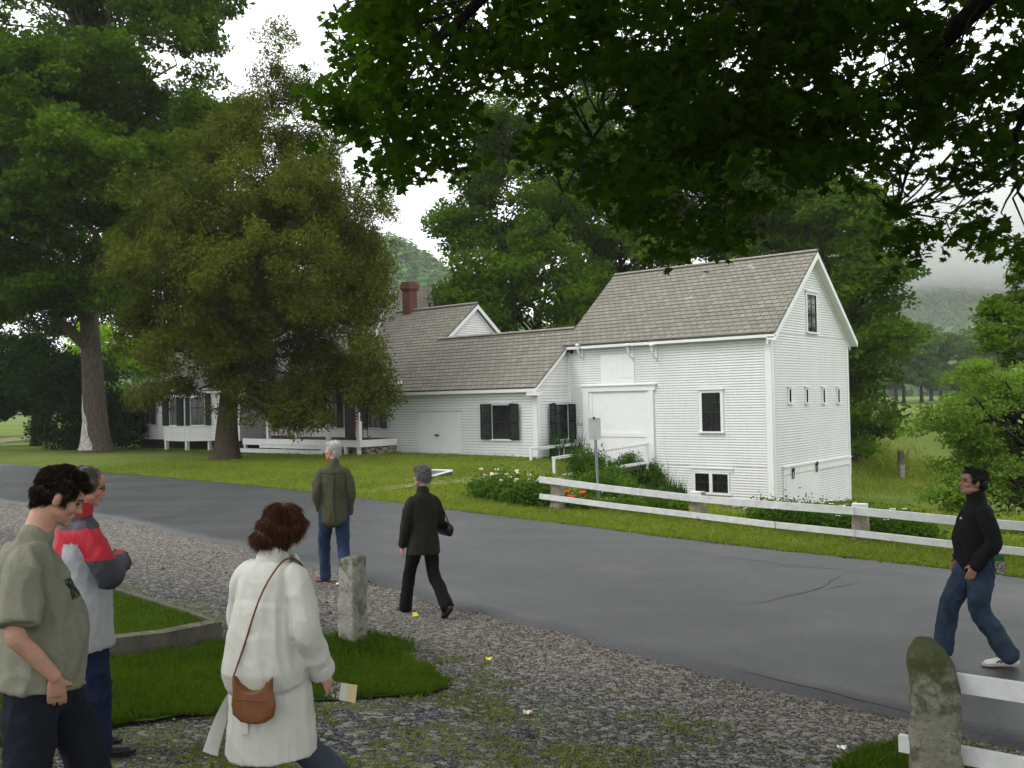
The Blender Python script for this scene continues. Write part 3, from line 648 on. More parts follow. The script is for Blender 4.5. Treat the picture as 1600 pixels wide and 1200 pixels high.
# ell gable above the wing ridge
uE = -15.47; eV = 2.95; zER = zW+(eV-WV)*sW
clap(mb, 'u', uE, WV, 8, zWR-.5, zER-.1, 1, lo=lambda z: WV+(z-zW)/sW, hi=lambda z: eV+(zER-z)/sW)
mb.add([(uE,WV,zW),(uE,2*eV-WV,zW),(uE,eV,zER)], [(0,1,2)])
mb.add([(BL-.03,WV,zW),(BL-.03,2*ridV-WV,zW),(BL-.03,ridV,zWR)], [(0,1,2)])
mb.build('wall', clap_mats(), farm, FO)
mb = MB(); boxv(mb, WV, -1, BL-.17, BL+.035, -2.62, zW-.12, 0, .035); boxu(mb, BL, 1, WV-.03, WV+.17, -2.62, zW-.1, 0, .035); mb.build('corner_board', M['white'], farm, FO)
th = .14; EO2 = .25
def zf(v): return zW+(v-WV)*sW+th
mb = MB()
slab(mb, (uE-.0,WV-EO2,zf(WV-EO2)), (BL+.14,WV-EO2,zf(WV-EO2)), (BL+.14,ridV,zf(ridV)), (uE-.0,ridV,zf(ridV)), .05, 'u')
slab(mb, (uE,2*ridV-WV,zf(WV)), (BL+.1,2*ridV-WV,zf(WV)), (BL+.1,ridV,zf(ridV)), (uE,ridV,zf(ridV)), .05, 'u')
slab(mb, (MU1-2.2,WV-EO2,zf(WV-EO2)), (uE-.001,WV-EO2,zf(WV-EO2)), (uE-.001,eV,zf(eV)), (MU1-2.2,eV,zf(eV)), .05, 'u')
slab(mb, (uE-.02,ridV,zf(ridV)), (uE+.22,ridV,zf(ridV)), (uE+.22,eV,zf(eV)), (uE-.02,eV,zf(eV)), .05, 'u')
slab(mb, (MU1-2.2,2*eV-WV,zf(WV)), (uE+.22,2*eV-WV,zf(WV)), (uE+.22,eV,zf(eV)), (MU1-2.2,eV,zf(eV)), .05, 'u')
rf = mb.build('roof', M['shingle_u'], farm, FO)
mb = MB(); mb.beam((uE-.2,ridV-.05,zWR+th+.03),(BL+.14-.3,ridV-.05,zWR+th+.03),.14,.03,(0,-.6,1)); mb.beam((MU1-1.6,eV-.05,zER+th+.03),(uE+.22,eV-.05,zER+th+.03),.14,.03,(0,-.6,1)); mb.build('ridge_board', M['ridge'], rf, FO)
# fascia, frieze and rakes
mb = MB(); z_ = zf(WV-EO2)
mb.box((MU1+1.5,WV-EO2-.02,z_-.17),(BL+.12,WV-EO2,z_-.05)); mb.box((MU1+1.5,WV-EO2,z_-.17),(BL+.0,WV,z_-.15)); boxv(mb, WV, -1, MU1, BL, zW-.20, zW, 0, .045); boxv(mb, WV, -1, BL-.25, BL+.26, z_-.30, z_-.18, 0, .28)
def rake(u, v0, v1, zfun, dep=.16, wd=.04):
    a0 = Vector((u, v0, zfun(v0)-.04)); a1 = Vector((u, v1, zfun(v1)-.04)); d = Vector((0,0,-dep)); w = Vector((wd,0,0)); mb.hexa([a0+d, a0+w+d, a1+w+d, a1+d], [a0, a0+w, a1+w, a1])
rake(BL+.10, WV-EO2, -.2, zf); rake(uE+.18, ridV-.3, eV, zf, .20); rake(uE+.18, 2*eV-WV, eV, lambda v: zf(2*eV-v), .20); rake(uE+.0, ridV-.3, eV, lambda v: zf(v)-.16, .18); rake(uE+.0, 2*eV-WV, eV, lambda v: zf(2*eV-v)-.16, .18)
mb.build('rake_board', M['white'], farm, FO)
# chimney
cu, cv = hitv(640, 470, 2.9)[0], 2.9
mb = MB(); zt = hitv(640, 441, 2.9)[1]
mb.box((cu-.25,cv-.25,3.6),(cu+.25,cv+.25,zt-.42)); mb.box((cu-.29,cv-.29,zt-.42),(cu+.29,cv+.29,zt-.34)); mb.box((cu-.33,cv-.33,zt-.34),(cu+.33,cv+.33,zt-.10)); mb.box((cu-.28,cv-.28,zt-.10),(cu+.28,cv+.28,zt)); mb.build('chimney', M['brick'], farm, FO)
# shed door in the wing
a, b, z0, z1 = rectv(655, 642, 719, 727, WV)
mb = MB(); boxv(mb, WV, -1, a-.02, (a+b)/2-.006, z0, z1, .0, .045); boxv(mb, WV, -1, (a+b)/2+.006, b+.02, z0, z1, .0, .045)
for i in range(1, 12):
    if i != 6: q = a+(b-a)*i/12; boxv(mb, WV, -1, q-.004, q+.004, z0+.01, z1-.01, .045, .0465)
sd = mb.build('double_door', M['white'], farm, FO)
mb = MB(); q, z = hitv(684, 680, WV); boxv(mb, WV, -1, q-.14, q+.14, z-.015, z+.015, .046, .07); boxv(mb, WV, -1, q-.02, q+.02, z-.05, z+.05, .05, .10); mb.ell((q+.03, WV-.09, z), .035, 8, 6); mb.build('latch', M['iron'], sd, FO)
mb = MB(); boxv(mb, WV, -1, a-.10, b+.10, z1, z1+.05, .0, .08); mb.build('drip_cap', M['white'], sd, FO)
a, b, z0, z1 = rectv(770, 633, 797, 686, WV); window(farm, FO, 'v', WV, -1, a, b, z0, z1, 2, 2, .08, shutters='lr')
a, b, z0, z1 = rectu(866, 632, 885, 686, BL); window(farm, FO, 'u', BL, 1, a, b, z0, z1, 2, 2, .07, shutters='l')
# shutter folded against the barn wall
a, b, z0, z1 = rectv(889.5, 631, 901, 686, -.0)
mb = MB(); mb.box((a,-.10,z0),(a+.05,-.065,z1)); mb.box((b-.05,-.10,z0),(b,-.065,z1)); 
for i in range(30): q = z0+(z1-z0)*i/30; mb.box((a+.05,-.095,q),(b-.05,-.07,q+.03))
for q in (z0, (z0+z1)/2-.03, z1-.07): mb.box((a+.05,-.101,q),(b-.05,-.064,q+.07))
mb.build('shutter', M['shutter'], farm, FO)
a, b, z0, z1 = rectv(904, 660, 911, 664, 0); mb = MB(); boxv(mb, 0, -1, a, b, z0, z1, .03, .045); mb.build('small_plaque', M['grey_trim'], farm, FO)
# windows and doors on the porch wall
a, b, z0, z1 = rectv(577, 612, 595, 668, WV); window(farm, FO, 'v', WV, -1, a, b, z0, z1, 2, 2, .09, shutters='lr', glass='curtain')
a, b, z0, z1 = rectv(519, 612, 528, 667, WV); window(farm, FO, 'v', WV, -1, a-.25, b, z0, z1, 2, 2, .09, shutters='lr', glass='curtain')
a, b, z0, z1 = rectv(440, 612, 460, 667, WV); window(farm, FO, 'v', WV, -1, a, b, z0, z1, 2, 2, .09, shutters='lr', glass='curtain')
a, b, z0, z1 = rectv(539, 607, 556, 688, WV); mb = MB(); boxv(mb, WV, -1, a, b, z0, z1, .0, .03); boxv(mb, WV, -1, a+.12, b-.12, z0+.9, z1-.15, .03, .035); dr = mb.build('porch_door', M['black'], farm, FO)
mb = MB(); boxv(mb, WV, -1, a-.1, a, z0, z1+.1, .0, .06); boxv(mb, WV, -1, b, b+.1, z0, z1+.1, .0, .06); boxv(mb, WV, -1, a, b, z1, z1+.1, .0, .06); mb.build('door_frame', M['white'], dr, FO)
mb = MB(); mb.ell((b-.08, WV-.07, z0+.95), .035, 8, 6); mb.build('door_knob', M['iron'], dr, FO)
# main block, gable end to the road
MV = -1.5; sM = 1.05; um = (MU0+MU1)/2; zME = 1.7; zMR = zME+(MU1-MU0)/2*sM*.92
sM = (zMR-zME)/((MU1-MU0)/2)
mb = MB(); mb.box((MU0,MV,-2.5),(MU1,MV+.15,zME)); mb.box((MU1-.15,MV+.15,-2.5),(MU1,9,zME)); mb.box((MU0,MV+.15,-2.5),(MU0+.15,9,zME))
clap(mb, 'v', MV, MU0, MU1, zW-.3, zME, -1); clap(mb, 'v', MV, MU0, MU1, zME, zMR-.15, -1, lo=lambda z: MU0+(z-zME)/sM, hi=lambda z: MU1-(z-zME)/sM)
mb.add([(MU0,MV,zME),(MU1,MV,zME),(um,MV,zMR)], [(0,1,2)])
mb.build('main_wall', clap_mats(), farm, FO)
mb = MB(); o_ = .3
slab(mb, (MU1+o_,MV-.35,zME-o_*sM+.15), (MU1+o_,9.2,zME-o_*sM+.15), (um,9.2,zMR+.15), (um,MV-.35,zMR+.15), .06, 'v')
slab(mb, (MU0-o_,MV-.35,zME-o_*sM+.15), (MU0-o_,9.2,zME-o_*sM+.15), (um,9.2,zMR+.15), (um,MV-.35,zMR+.15), .06, 'v')
rf = mb.build('main_roof', M['shingle_v'], farm, FO)
mb = MB()
for sg, ue in ((1, MU1+o_), (-1, MU0-o_)):
    a0 = Vector((ue, MV-.38, zME-o_*sM+.11)); a1 = Vector((um, MV-.38, zMR+.11)); d = Vector((0,0,-.24)); w = Vector((0,.04,0)); mb.hexa([a0+d, a0+w+d, a1+w+d, a1+d], [a0, a0+w, a1+w, a1])
mb.build('main_rake_board', M['white'], farm, FO)
mb = MB(); 
for k in (-1, 1): pass
zvl = zf(eV)
# lead valley flashing where the two roofs meet
pa = hitv(629, 478, eV); 
def mroof(u): return zME+(MU1-u)*sM+.15
pv = []
for v in np.linspace(WV-EO2, eV, 12):
    u = MU1-(zf(v)-.15-zME)/sM; pv.append(Vector((u, v, zf(v)+.035)))
for p0, p1 in zip(pv[:-1], pv[1:]): mb.beam(p0, p1, .30, .02, (.3,-.5,.8))
mb.build('valley_flashing', M['grey_trim'], farm, FO)
# upper windows in the main gable
for u_ in (um-1.3, um+.7): window(farm, FO, 'v', MV, -1, u_, u_+.75, 1.9, 3.3, 2, 2, .09, shutters='', glass='curtain')
# left parlour block with bay
PV = -3.6; PU0 = hitv(206, 640, PV)[0]; PU1 = -24.2; zP = .62; gb = -1.62
mb = MB(); mb.box((PU0,PV,gb),(PU1,PV+.12,zP)); mb.box((PU0,PV+.12,gb),(PU0+.12,3,zP)); mb.box((PU1-.12,PV+.12,gb),(PU1,1,zP))
clap(mb, 'v', PV, PU0+.16, PU1-.16, gb, zP, -1); clap(mb, 'u', PU1, PV+.16, 1, gb, zP, 1)
mb.add([(PU0,PV,zP),(PU0,3,zP),(PU0,-.3,zP+2.0)], [(0,1,2)])
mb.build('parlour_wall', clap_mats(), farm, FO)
mb = MB(); boxv(mb, PV, -1, PU0, PU0+.16, gb, zP, 0, .035); boxv(mb, PV, -1, PU1-.16, PU1+.03, gb, zP, 0, .035); boxv(mb, PV, -1, PU0, PU1, zP-.2, zP, 0, .05); mb.box((PU0-.2,PV-.32,zP),(PU1+.2,PV,zP+.08)); mb.build('parlour_trim', M['white'], farm, FO)
mb = MB(); slab(mb, (PU0-.25,PV-.35,zP+.13), (PU1+.2,PV-.35,zP+.13), (PU1+.2,-.3,zP+2.25), (PU0-.25,-.3,zP+2.25), .05, 'u'); slab(mb, (PU0-.25,3.1,zP+.13), (PU1+.2,3.1,zP+.13), (PU1+.2,-.3,zP+2.25), (PU0-.25,-.3,zP+2.25), .05, 'u'); mb.build('parlour_roof', M['shingle_u'], farm, FO)
a, b, z0, z1 = rectv(226, 613, 238, 662, PV); window(farm, FO, 'v', PV, -1, a, b, z0, z1, 2, 1, .09, shutters='lr', glass='curtain')
# bay
b0 = hitv(256, 640, PV-.75)[0]; b1 = hitv(288, 640, PV-.75)[0]; bz0, bz1 = gb-.02, zP-.2; BV = PV-.75
mb = MB(); corners = [(b0-.7, PV), (b0, BV), (b1, BV), (b1+1.15, PV)]
for i in range(3):
    (x0, y0), (x1, y1) = corners[i], corners[i+1]; d = Vector((x1-x0, y1-y0, 0)); nn_ = Vector((d.y, -d.x, 0)).normalized(); n = int((bz1-bz0)/EXPO)
    for k in range(n):
        z = bz0+k*EXPO; A = Vector((x0,y0,z)); B = Vector((x1,y1,z)); up = Vector((0,0,EXPO))
        mb.mi = 0; mb.add([A+nn_*.02, B+nn_*.02, B+up, A+up], [(0,1,2,3)]); mb.mi = 1; mb.add([A+nn_*.022-Vector((0,0,.012)), B+nn_*.022-Vector((0,0,.012)), B+nn_*.022+Vector((0,0,.006)), A+nn_*.022+Vector((0,0,.006))], [(0,1,2,3)])
mb.mi = 0
mb.add([(x, y, bz0) for x, y in corners]+[(x, y, bz1) for x, y in corners], [(0,1,2,3),(7,6,5,4)])
bay = mb.build('bay_window', clap_mats(), farm, FO)
mb = MB(); mb.add([(x, y-.15 if y < PV else y, bz1) for x, y in corners]+[(x, y-.1 if y < PV else y, bz1+.14) for x, y in corners]+[(b0, PV, bz1+.4), (b1, PV, bz1+.4)], [(0,1,5,4),(1,2,6,5),(2,3,7,6),(4,5,8),(5,6,9,8),(6,7,9)]); mb.build('bay_cornice', M['white'], bay, FO)
_, wz0 = hitv(272, 664, BV); _, wz1 = hitv(272, 612, BV)
def slantwin(p0, p1, t0, t1, z0, z1, mats, out=.03, dep=.02):
    A = Vector((*p0, 0)); B = Vector((*p1, 0)); d = B-A; n_ = Vector((d.y, -d.x, 0)).normalized(); m = MB(); a = A+d*t0; b = A+d*t1
    m.hexa([a+n_*.0+Vector((0,0,z0)), a+n_*out+Vector((0,0,z0)), b+n_*out+Vector((0,0,z0)), b+Vector((0,0,z0))], [a+Vector((0,0,z1)), a+n_*out+Vector((0,0,z1)), b+n_*out+Vector((0,0,z1)), b+Vector((0,0,z1))]); return m
for i, spans in enumerate([[], [(.0,.27,'s'),(.32,.66,'g'),(.70,.98,'s')], [(.06,.20,'s'),(.24,.74,'g'),(.78,.96,'s')]]):
    for t0, t1, k in spans:
        if k == 's': slantwin(corners[i], corners[i+1], t0, t1, wz0-.03, wz1+.05, 0, .10).build('bay_shutter', M['shutter'], bay, FO)
        else:
            slantwin(corners[i], corners[i+1], t0-.03, t1+.03, wz0-.10, wz1+.12, 0, .04).build('bay_casing', M['white'], bay, FO)
            slantwin(corners[i], corners[i+1], t0, t1, wz0, wz1, 0, .055).build('bay_pane', M['curtain'], bay, FO)
            tm = (t0+t1)/2
            mm = slantwin(corners[i], corners[i+1], t0, t1, (wz0+wz1)/2-.03, (wz0+wz1)/2+.03, 0, .07); m2 = slantwin(corners[i], corners[i+1], tm-.012, tm+.012, wz0, wz1, 0, .065); mm.add(m2.v, m2.f); mm.build('bay_sash', M['sash'], bay, FO)
for (x, y) in (corners[1], (b1, BV), (b1+.9, PV-.1)): mb = MB(); mb.box((x-.08, y+.05, -2.6), (x+.08, y+.2, bz0)); mb.build('bay_footing', M['white_worn'], bay, FO)
# porch
PF = -3.95; pu1 = hitv(561, 640, PF)[0]; pu0 = hitv(379, 640, PF)[0]; 
zd = hitv(480, 686.5, PF)[1]; wallu = hitv(620, 640, WV)[0]
mb = MB(); mb.box((pu0,PF,zd-.06),(pu1+.02,WV-.03,zd)); dk = mb.build('porch_floor', M['deck'], farm, FO)
mb = MB(); mb.box((pu0,PF-.03,zd-.28),(pu1+.04,PF-.0,zd-.005)); mb.box((pu1+.021,PF,zd-.28),(pu1+.055,WV-.03,zd-.005)); mb.build('porch_skirt', M['white'], farm, FO)
for u_ in (pu0+.1, pu0+2.9, pu1-.12, pu1-.9): mb = MB(); mb.box((u_-.06,PF+.0,-2.75),(u_+.06,PF+.12,zd-.28)); mb.build('porch_pier', M['white'], farm, FO)
mb = MB(); mb.box((pu1-.18,PF+.35,-2.85),(pu1-.0,WV-.03,zd-.28)); mb.box((pu1-.9,PF+.36,-2.85),(pu1-.2,PF+.6,zd-.28)); mb.build('porch_stone_base', M['stone'], farm, FO)
sx0, sx1 = hitv(400, 700, PF-.5)[0], hitv(505, 700, PF-.5)[0]
for k, (zz, vv) in enumerate([(zd-.22, PF-.33), (zd-.42, PF-.63)]):
    mb = MB(); mb.box((sx0-(k*1.2), vv-.02, zz-.04), (sx1, vv+.32, zz)); mb.box((sx0-(k*1.2), vv+.0, zz-.16), (sx1-.05, vv+.03, zz-.04)); mb.build('porch_step', M['white_worn'], farm, FO)
mb = MB(); mb.beam((sx1, PF-.65, zd-.50), (sx1, PF-.02, zd-.12), .05, .16); mb.beam((sx1, PF-.65, -2.7), (sx1, PF-.65, zd-.45), .06, .08, (0,1,0)); mb.build('step_stringer', M['white_worn'], farm, FO)
zr0 = hitv(480, 604, PF)[1]
mb = MB(); mb.box((pu0-.1,PF-.0,zr0-.24),(pu1+.1,PF+.14,zr0-.02)); mb.box((pu1-.04,PF+.14,zr0-.24),(pu1+.1,WV-.05,zr0-.02)); mb.box((pu0-.1,PF-.02,zr0-.02),(pu1+.3,WV-.05,zr0+.02)); mb.box((pu0-.2,PF-.32,zr0+.02),(pu1+.38,PF-.26,zr0+.14)); mb.box((pu1+.32,PF-.26,zr0+.02),(pu1+.38,WV,zr0+.14)); mb.box((pu0-.2,PF-.26,zr0+.02),(pu1+.32,WV-.05,zr0+.04)); mb.build('porch_beam', M['white'], farm, FO)
mb = MB(); slab(mb, (pu0-.25,PF-.35,zr0+.17), (pu1+.42,PF-.35,zr0+.17), (pu1-.2,WV+.0,zr0+.58), (pu0-.25,WV+.0,zr0+.58), .04, 'u'); mb.add([(pu1+.42,PF-.35,zr0+.17),(pu1+.42,WV,zr0+.17),(pu1-.2,WV,zr0+.58)], [(0,1,2)]); mb.build('porch_roof', M['shingle_u'], farm, FO)
for px in (417, 462.5, 510, 560):
    u_ = hitv(px, 640, PF)[0]+(-.06 if px == 560 else 0); v_ = PF+.07; mb = MB(); zt = zr0-.24
    mb.box((u_-.075,v_-.075,zd),(u_+.075,v_+.075,zd+.75)); mb.box((u_-.07,v_-.07,zt-.40),(u_+.07,v_+.07,zt)); h = zt-.40-zd-.75
    prof = [(0,.075),(.03,.04),(.08,.065),(.12,.04),(.25,.048),(.6,.042),(.85,.038),(.9,.06),(.94,.04),(1,.065)]
    mb.tube([(u_, v_, zd+.75+h*f) for f, _ in prof], [r for _, r in prof], 10)
    for k in (-1, 1): mb.tube([(u_+k*(.07+.28*math.sin(t_)), v_, zt-.38+.36*(1-math.cos(t_))) for t_ in np.linspace(0, 1.5, 6)], .022, 5)
    mb.build('porch_post', M['white'], farm, FO, smooth=False)
mb = MB(); mb.box((PU0+.3,PV+.3,-2.6),(PU1,3,gb)); mb.box((MU0,MV+.3,-2.7),(pu1-1,WV+.3,-1.5)); mb.build('foundation', M['bark_dark'], farm, FO)
# rocking chair on the porch
rc = Vector(H(hitv(562,680,-2.7)[0]+.1, -2.75, zd)); chair = empty('rocking_chair', rc, ANG+R(200)); tag(chair, 'dark red wooden rocking chair standing at the right end of the porch', 'rocking chair')
mb = MB(); mb.box((-.24,-.22,.38),(.24,.22,.42)); mb.build('seat', M['chairred'] if 'chairred' in M else M.setdefault('chairred', simple('red_chair_paint', (.14,.03,.025), .5)), chair)
mb = MB(); mb.tube([(-.22,.22,.4),(-.22,.36,1.12)], .022, 6); mb.tube([(.22,.22,.4),(.22,.36,1.12)], .022, 6)
for k in range(5): z = .55+k*.13; y = .22+(z-.4)*.194; mb.beam((-.22,y,z),(.22,y,z),.02,.06)
mb.build('backrest', M['chairred'], chair)
mb = MB(); [mb.tube([(x,-.45,.10),(x,-.25,.03),(x,.1,.015),(x,.45,.07),(x,.6,.14)], .018, 6) for x in (-.24,.24)]; mb.build('rocker', M['chairred'], chair)
for x in (-.22,.22):
    for y in (-.2,.22): mb = MB(); mb.tube([(x,y,.40),(x*1.08,y,.03)], .02, 6); mb.build('leg', M['chairred'], chair)
    mb = MB(); mb.beam((x*1.1,-.26,.62),(x*1.1,.27,.64),.06,.025); mb.tube([(x*1.1,-.22,.4),(x*1.1,-.22,.62)], .015, 6); mb.build('armrest', M['chairred'], chair)
# second dark chair deeper on the porch
rc = Vector(H(hitv(432,675,-2.6)[0], -2.6, zd)); ch2 = copy_tree(chair); ch2.location = rc; ch2.rotation_euler.z = ANG+R(170); tag(ch2, 'rocking chair on the porch half hidden by the low cedar bough')
# ramp to the barn door
rz = dz0-.02
A = (hitv(922,720,0)[0], -.10, rz); B = (hitv(1013,720,0)[0]+.05, -.10, rz)
L0 = Vector(hitv(828,736,-2.6)[:1]+(-2.6,)); 
ramp = empty('access_ramp', H(A[0], -1.5, -2.75), ANG); RO = (A[0], -1.5, -2.75); tag(ramp, 'brown plank ramp with white handrails leading up to the barn door', 'ramp')
far0 = (da-.0, -.12, rz); far1 = (db+.05, -.12, rz); nr0 = (BL+.15, -2.35, -2.62); nr1 = (BL+1.9, -3.6, -2.68)
q0 = hitv(829, 733, -2.75); p0a = (q0[0], -2.75, q0[1]); p1a = (da, -.3, rz); p1b = (db+.1, -.3, rz); p0b = (db-1.75, -3.5, rz-.35)
mb = MB(); d = Vector((0,0,-.12)); ins = Vector((0,0,.0))
q = [Vector(p1a)+Vector((0,.2,0)), Vector(p1b)+Vector((0,.2,0)), Vector(p0b), Vector(p0a)]; mb.hexa([p+d for p in q], q)
mb.build('ramp_deck', M['deck'], ramp, RO)
def rail(p0, p1, posts, name='handrail'):
    p0, p1 = Vector(p0), Vector(p1); m = MB(); up = Vector((0,0,.74)); m.beam(p0+up, p1+up, .08, .03); m.beam(p0+up-Vector((0,0,.055)), p1+up-Vector((0,0,.055)), .03, .05); m.beam(p0+Vector((0,0,.08)), p1+Vector((0,0,.08)), .05, .09)
    m.build(name, M['white'], ramp, RO)
    for t_ in posts:
        q = p0.lerp(p1, t_); m = MB(); m.box((q.x-.035,q.y-.035,q.z-.25),(q.x+.035,q.y+.035,q.z+.735)); m.build('rail_post', M['white'], ramp, RO)
rail(p0a, p1a, (.01, .5, .97)); rail(p0b, p1b, (.02, .55, .98))
# ------------------------------------------------------------------ people
def V3(*a): return Vector(a)
def chain(mb, pts, rad, side=(1,0,0), n=16, round_=True):
    """closed tapering tube with elliptical sections; rad = (half width along side, half depth)"""
    pts = [Vector(p) for p in pts]; rad = [r if hasattr(r, '__len__') else (r, r) for r in rad]; L = len(pts); rings = []
    def ringat(p, t, a, b):
        s = Vector(side); s = (s-t*s.dot(t)); s = s.normalized() if s.length > 1e-4 else t.orthogonal().normalized(); d = t.cross(s)
        return [p+s*a*math.cos(2*math.pi*k/n)+d*b*math.sin(2*math.pi*k/n) for k in range(n)]
    T = [(pts[min(i+1, L-1)]-pts[max(i-1, 0)]).normalized() for i in range(L)]
    if round_:
        m = min(rad[0]); rings += [ringat(pts[0]-T[0]*m*.55, T[0], rad[0][0]*.45, rad[0][1]*.45), ringat(pts[0]-T[0]*m*.32, T[0], rad[0][0]*.82, rad[0][1]*.82)]
    # interpolate smoothly
    for i in range(L-1):
        for k in range(4):
            u = k/4; p0, p1, p2, p3 = pts[max(i-1,0)], pts[i], pts[i+1], pts[min(i+2,L-1)]
            q = .5*((2*p1)+(p2-p0)*u+(2*p0-5*p1+4*p2-p3)*u*u+(3*p1-p0-3*p2+p3)*u**3); uu = u*u*(3-2*u)*.5+u*.5
            rings.append(ringat(q, T[i].lerp(T[i+1], u).normalized(), rad[i][0]*(1-uu)+rad[i+1][0]*uu, rad[i][1]*(1-uu)+rad[i+1][1]*uu))
    rings.append(ringat(pts[-1], T[-1], *rad[-1]))
    if round_:
        m = min(rad[-1]); rings += [ringat(pts[-1]+T[-1]*m*.32, T[-1], rad[-1][0]*.82, rad[-1][1]*.82), ringat(pts[-1]+T[-1]*m*.55, T[-1], rad[-1][0]*.45, rad[-1][1]*.45)]
    mb.loft(rings)
def fuse(name, mb, mats, parent, voxel=.008, smooth=6, disp=None, classify=None, sfac=.5):
    me = bpy.data.meshes.new('tmp'); me.from_pydata(mb.v, [], mb.f); me.update(); o = bpy.data.objects.new('tmp', me); C.objects.link(o)
    bm = bmesh.new(); bm.from_mesh(me); bmesh.ops.remove_doubles(bm, verts=bm.verts, dist=1e-5); bmesh.ops.recalc_face_normals(bm, faces=bm.faces); bm.to_mesh(me); bm.free()
    r = o.modifiers.new('r', 'REMESH'); r.mode = 'VOXEL'; r.voxel_size = voxel; s = o.modifiers.new('s', 'SMOOTH'); s.iterations = smooth; s.factor = sfac
    dg = bpy.context.evaluated_depsgraph_get(); dg.update(); m2 = bpy.data.meshes.new_from_object(o.evaluated_get(dg)); bpy.data.objects.remove(o); bpy.data.meshes.remove(me)
    if disp is not None:
        nr = [v.normal.copy() for v in m2.vertices]
        for v, n_ in zip(m2.vertices, nr): v.co = v.co+n_*disp(v.co, n_)
    m2.materials.clear()
    if not isinstance(mats, (list, tuple)): mats = [mats]
    for m in mats: m2.materials.append(m)
    m2.polygons.foreach_set('use_smooth', [True]*len(m2.polygons))
    if classify: m2.polygons.foreach_set('material_index', [classify(p.center) for p in m2.polygons])
    m2.name = name; m2.update(); return link(bpy.data.objects.new(name, m2), parent)
def folds(amp, fz=3.0, fx=9, seed=0, tilt=1.5):
    def f(p, n):
        a = mnoise.noise(Vector((p.x*fx+p.z*tilt, p.y*fx-p.z*tilt*.7, p.z*fz+seed))); b = mnoise.noise(Vector((p.x*fx*1.9+seed+p.z*3, p.y*fx*1.9, p.z*fz*2.4-p.x*5)))
        d = mnoise.noise(Vector((p.x*fx*.9-seed, p.y*fx*.9+p.z*5, p.z*fz*3.2+p.x*6)))
        return amp*((1-min(1, abs(a)*2.6))**1.6*1.1-.3+(1-min(1, abs(b)*3))**1.5*.55+(1-min(1, abs(d)*3.2))**2*.45)
    return f
def cloth(name, c, var=.12, rough=.9, weave=900, bumpk=.25, spec=.15):
    t = NT(name); c = Vector(c); n = t.noise(9, detail=5); w = t.noise(weave, detail=1)
    col = t.ramp(n, [(.25, tuple(c*(1-var))), (.75, tuple(c*(1+var)))]); h = t.math('ADD', t.math('MULTIPLY', t.noise(22, detail=6, stretch=(1,1,.45)), 1.0), t.math('MULTIPLY', w, .12)); t.bump(h, bumpk*1.7, .025)
    M[name] = t.fin(col, rough, spec); return M[name]
def skinmat(name, c):
    t = NT(name); c = Vector(c); col = t.ramp(t.noise(24, detail=4), [(.3, tuple(c*.86)), (.7, tuple(Vector((c.x*1.1, c.y*1.03, c.z*1.03))))]); t.bump(t.noise(160), .12, .003)
    t.b.inputs['Subsurface Weight'].default_value = .12; t.b.inputs['Subsurface Radius'].default_value = (.02,.008,.004); M[name] = t.fin(col, .55, .35); return M[name]
skinmat('skin_fair', (.42,.24,.17)); skinmat('skin_ruddy', (.46,.22,.16)); skinmat('skin_tan', (.30,.165,.105))
def hairmat(name, a, b, sc=(60,60,6)):
    t = NT(name); n = t.noise(1, stretch=sc, detail=5); t.bump(n, .5, .006); at = t.node('ShaderNodeAttribute'); at.attribute_name = 'rnd'
    t.fin(t.ramp(t.math('ADD', t.math('MULTIPLY', n, .5), t.math('MULTIPLY', at.outputs['Fac'], .5)), [(.2, a), (.8, b)]), .5, .3); M[name] = t.m; return t.m
hairmat('hair_brown', (.010,.006,.004), (.045,.026,.016)); hairmat('hair_auburn', (.028,.010,.005), (.15,.058,.026)); hairmat('hair_black', (.004,.0035,.003), (.018,.015,.013)); hairmat('hair_white', (.50,.49,.47), (.85,.84,.82)); hairmat('hair_grey', (.07,.07,.068), (.34,.33,.32)); hairmat('hair_greying', (.06,.052,.046), (.24,.22,.20))
M['eye'] = simple('eye_dark', (.01,.008,.007), .2, 0, 1, 0); M['lip'] = simple('lips', (.28,.09,.075), .5, .1, 9, 0)
class Head:
    """local head frame: +Y looks forward, origin mid-head; mapped by matrix W into the person's frame"""
    def __init__(s, c, yaw, pitch, roll=0, k=1.0): s.W = Matrix.Translation(Vector(c)) @ Matrix.Rotation(yaw, 4, 'Z') @ Matrix.Rotation(pitch, 4, 'X') @ Matrix.Rotation(roll, 4, 'Y') @ Matrix.Scale(k, 4)
    def p(s, *a): return s.W @ Vector(a)
    def e(s, mb, c, r, rot=None, n=14, m=10):
        Mx = s.W.to_3x3(); Mx = Mx @ rot if rot is not None else Mx; mb.ell(s.p(*c), r, n, m, Mx)
